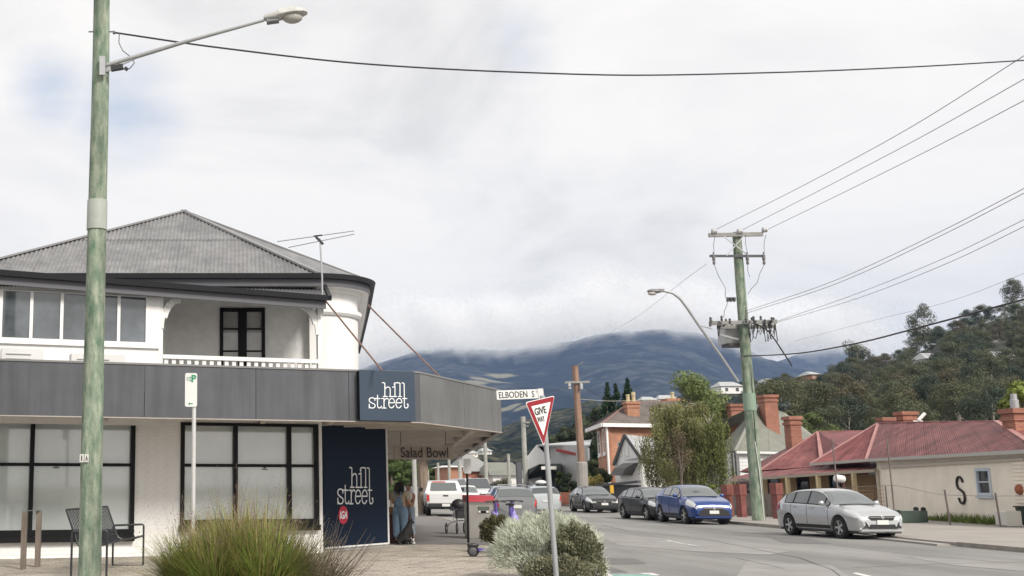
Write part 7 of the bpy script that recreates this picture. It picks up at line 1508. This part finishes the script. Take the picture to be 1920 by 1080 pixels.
# --- trees in the street
LG = leafmat('willow_green', (.23, .225, .10)); LG2 = leafmat('bright_green', (.11, .16, .045)); DGc = leafmat('conifer_dark', (.022, .05, .022)); BRN = leafmat('brown_twig', (.16, .125, .08)); HED = leafmat('hedge_dark', (.028, .042, .02)); DGN = leafmat('dark_pine', (.05, .065, .035)); LIME = leafmat('lime', (.17, .22, .05)); YEL = leafmat('yellow_flower', (.30, .24, .08))
def T(x, yt, yb, D, wpx_, *a, **k):
    p = at(x, 920, D); H = at(x, yt, D).z-(.1 if yb is None else at(x, yb, D).z); z = 0.1 if yb is None else at(x, yb, D).z; return tree(*a[:3], (p.x, D, z), H, wpx_*D/F, *a[3:], **k)
def weeper(label, x, yt, D, wpx_, m, seed, nlimb, nst):
    rg = random.Random(seed); p = at(x, 920, D); H = at(x, yt, D).z-.1; W = wpx_*D/F; o = V((p.x, D, .1)); t = thing('birch_tree', label, 'tree', tuple(o)); tk = MB(); cr = MB()
    tk.tube([o-V((0, 0, .2)), o+V((.1, 0, H*.35)), o+V((-.05, 0, H*.7)), o+V((.1, 0, H*.95))], [.17, .13, .08, .02], 8)
    for i in range(nlimb):
        a = i*2.4+rg.uniform(-.3, .3); h = rg.uniform(.38, .97); st = o+V((0, 0, H*(h-.12))); r = W/2*(1-abs(h-.62)*.9)*rg.uniform(.45, 1.0); tip = o+V((math.cos(a)*r, math.sin(a)*r, H*h)); mid = lerp(st, tip, .55)+V((0, 0, H*.06)); tk.tube([st, mid, tip], [.06, .035, .01], 5)
        for k in range(nst):
            u = rg.uniform(.35, 1.05); b = lerp(mid, tip, u) if u > .5 else lerp(st, mid, u+.4); b = b+V((rg.gauss(0, .22), rg.gauss(0, .22), rg.uniform(-.1, .25))); L_ = min(b.z-.9, H*rg.uniform(.10, .36)); n = int(L_/.055); sw = V((rg.uniform(-.12, .12), rg.uniform(-.12, .12), 0))
            for j in range(max(4, n)):
                v = j/max(4, n); c = b+sw*v+V((rg.gauss(0, .05), rg.gauss(0, .05), -L_*v)); an = rg.uniform(0, 6.28); d = V((math.cos(an)*.5, math.sin(an)*.5, -.8)).normalized(); e_ = d.cross(V((rg.uniform(-1, 1), rg.uniform(-1, 1), .2))).normalized(); s_ = rg.uniform(.05, .085)
                cr.add([c, c+d*s_+e_*s_*.42, c+d*s_*2, c+d*s_-e_*s_*.42], [(0, 1, 2, 3)])
    tk.build('trunk', BARKP, t, smooth=True); cr.build('crown', m, t)
weeper('drooping olive green birch in front of the white cottage', 1278, 750, 74, 148, LG, 31, 54, 30)
weeper('narrow weeping green tree to the right of the big birch', 1338, 768, 72.5, 78, leafmat('weeper_green', (.15, .18, .06)), 35, 26, 30)
T(1278, 800, None, 71.5, 60, 'bare_tree', 'twiggy brown tree in front of the birch foliage', None, BRN, BARK, 33, 12, 110, .05, .2, tr=.08, droop=.3)
T(1308, 690, None, 90, 150, 'leafy_tree', 'tall bright green tree rising behind the birch', None, leafmat('fresh_leaf', (.17, .20, .07)), BARK, 37, 36, 520, .13, .12)
T(1395, 745, None, 100, 95, 'leafy_tree', 'spreading green tree behind the weatherboard house', None, leafmat('mid_green', (.085, .105, .045)), BARK, 39, 16, 380, .16, .25)
for x, yt, s in ((1148, 724, 41), (1164, 727, 43), (1187, 717, 45)): T(x, yt, None, 106, 84, 'conifer', {1148: 'leftmost of the three dark conifers behind the brick house', 1164: 'middle of the three dark conifers behind the brick house', 1187: 'tallest dark conifer directly behind the brick chimney'}[x], 'dark conifers behind the brick house', DGc, BARK, s, 18, 420, .16, shape='cone')
for x, yt, W_, D, s, lab in ((1112, 752, 70, 122, 51, 'broad dark pine left of the conifers'), (1078, 778, 60, 118, 53, 'dark layered pine behind the middle timber pole'), (1050, 800, 50, 116, 55, 'low dark tree above the distant shop roof'), (1135, 745, 55, 126, 57, 'brownish dark tree crown between pine and conifers')): T(x, yt, None, D, W_, 'pine_tree', lab, 'dark pines above the distant shop', DGN, BARK, s, 16, 420, .2, .3, shape='flat')
T(1525, 750, None, 96, 120, 'leafy_tree', 'rounded fresh green tree above the red roofs', None, leafmat('fresh_green', (.095, .125, .04)), BARK, 61, 18, 420, .15, .3)
T(1478, 735, None, 110, 55, 'bare_tree', 'grey blue leafed tree behind the tall brick chimney', None, leafmat('blue_grey', (.09, .11, .095)), BARK, 63, 12, 260, .14, .3)
T(1425, 700, None, 120, 45, 'bare_tree', 'bare twiggy tree behind the green pole', None, BRN, BARK, 65, 10, 200, .07, .3)
T(1930, 690, None, 62, 80, 'leafy_tree', 'lime green tree cut by the right edge above the chimney', None, LIME, BARK, 67, 14, 500, .13, .3)
T(1070, 884, None, 87.5, 34, 'clipped_hedge', 'dark rounded clipped hedge beside the distant shop', None, HED, BARK, 71, 12, 600, .07, .02, tr=.06, cat='hedge')
T(1118, 853, None, 82, 62, 'flowering_shrub', 'tall shrub flecked with yellow flowers beside the brick house', None, leafmat('shrub_green', (.06, .075, .03)), BARK, 73, 14, 420, .1, .08, tr=.06, cat='shrub')
T(1120, 880, None, 81, 52, 'flowering_shrub', 'low yellow flowering shrub in front of the tall shrub', None, YEL, BARK, 74, 12, 130, .08, .05, tr=.05, cat='shrub')
T(1400, 900, None, 60, 75, 'lavender_hedge', 'purplish brown hedge behind the red piers', None, leafmat('lavender', (.12, .095, .10)), BARK, 75, 14, 420, .06, .05, tr=.05, cat='hedge')
T(1175, 935, None, 69.5, 30, 'verge_shrub', 'low green weeds beside the charcoal sedan', None, LG2, BARK, 77, 6, 200, .06, .05, tr=.02, cat='shrub')
T(1335, 905, None, 66, 26, 'verge_shrub', 'small lime coloured shrub behind the blue crossover', None, LIME, BARK, 79, 6, 200, .06, .05, tr=.02, cat='shrub')
sg_ = leafmat('street_green', (.085, .12, .035)); 
T(795, 800, None, 62.5, 90, 'street_tree', 'street tree with a thick pale trunk under the hanging sign', None, leafmat('autumn_green', (.15, .15, .045)), mat('brown_bark', (.22, .17, .13), .95, .3, 5, bump=.6, stretch=(2, 2, .3)), 81, 12, 420, .12, .62, tr=.30)
for x, yt, W_, D, s, lab in ((745, 845, 60, 95, 83, 'green tree beyond the shop entrance at the left'), (772, 862, 50, 88, 85, 'bushy green tree behind the person in overalls'), (815, 872, 45, 140, 87, 'green tree between the distant slim poles'), (838, 878, 34, 150, 89, 'small green tree left of the red brick building'), (735, 870, 50, 78, 91, 'low green tree touching the navy panel edge'), (790, 868, 60, 165, 93, 'pale green tree farthest down the left side')): T(x, yt, None, D, W_, 'leafy_tree', lab, 'green trees along the left footpath', sg_, BARK, s, 12, 380, .16, .25, tr=.12)
for x, yt, W_, D, s in ((1000, 893, 40, 112, 95), (940, 893, 45, 118, 97), (1055, 880, 30, 100, 99)): T(x, yt, None, D, W_, 'verge_shrub', {1000: 'leafy shrub under the black awning', 940: 'pale reddish shrub in front of the distant white house', 1055: 'green creeper on the distant shop wall'}[x], None, leafmat('shrub_mix', (.12, .10, .06)) if x == 940 else sg_, BARK, s, 8, 240, .12, .05, tr=.04, cat='shrub')
T(1650, 905, None, 70, 30, 'verge_shrub', 'tuft of pale leaves showing over the red roof valley', None, LG, BARK, 98, 6, 160, .08, .3, tr=.04, cat='shrub')
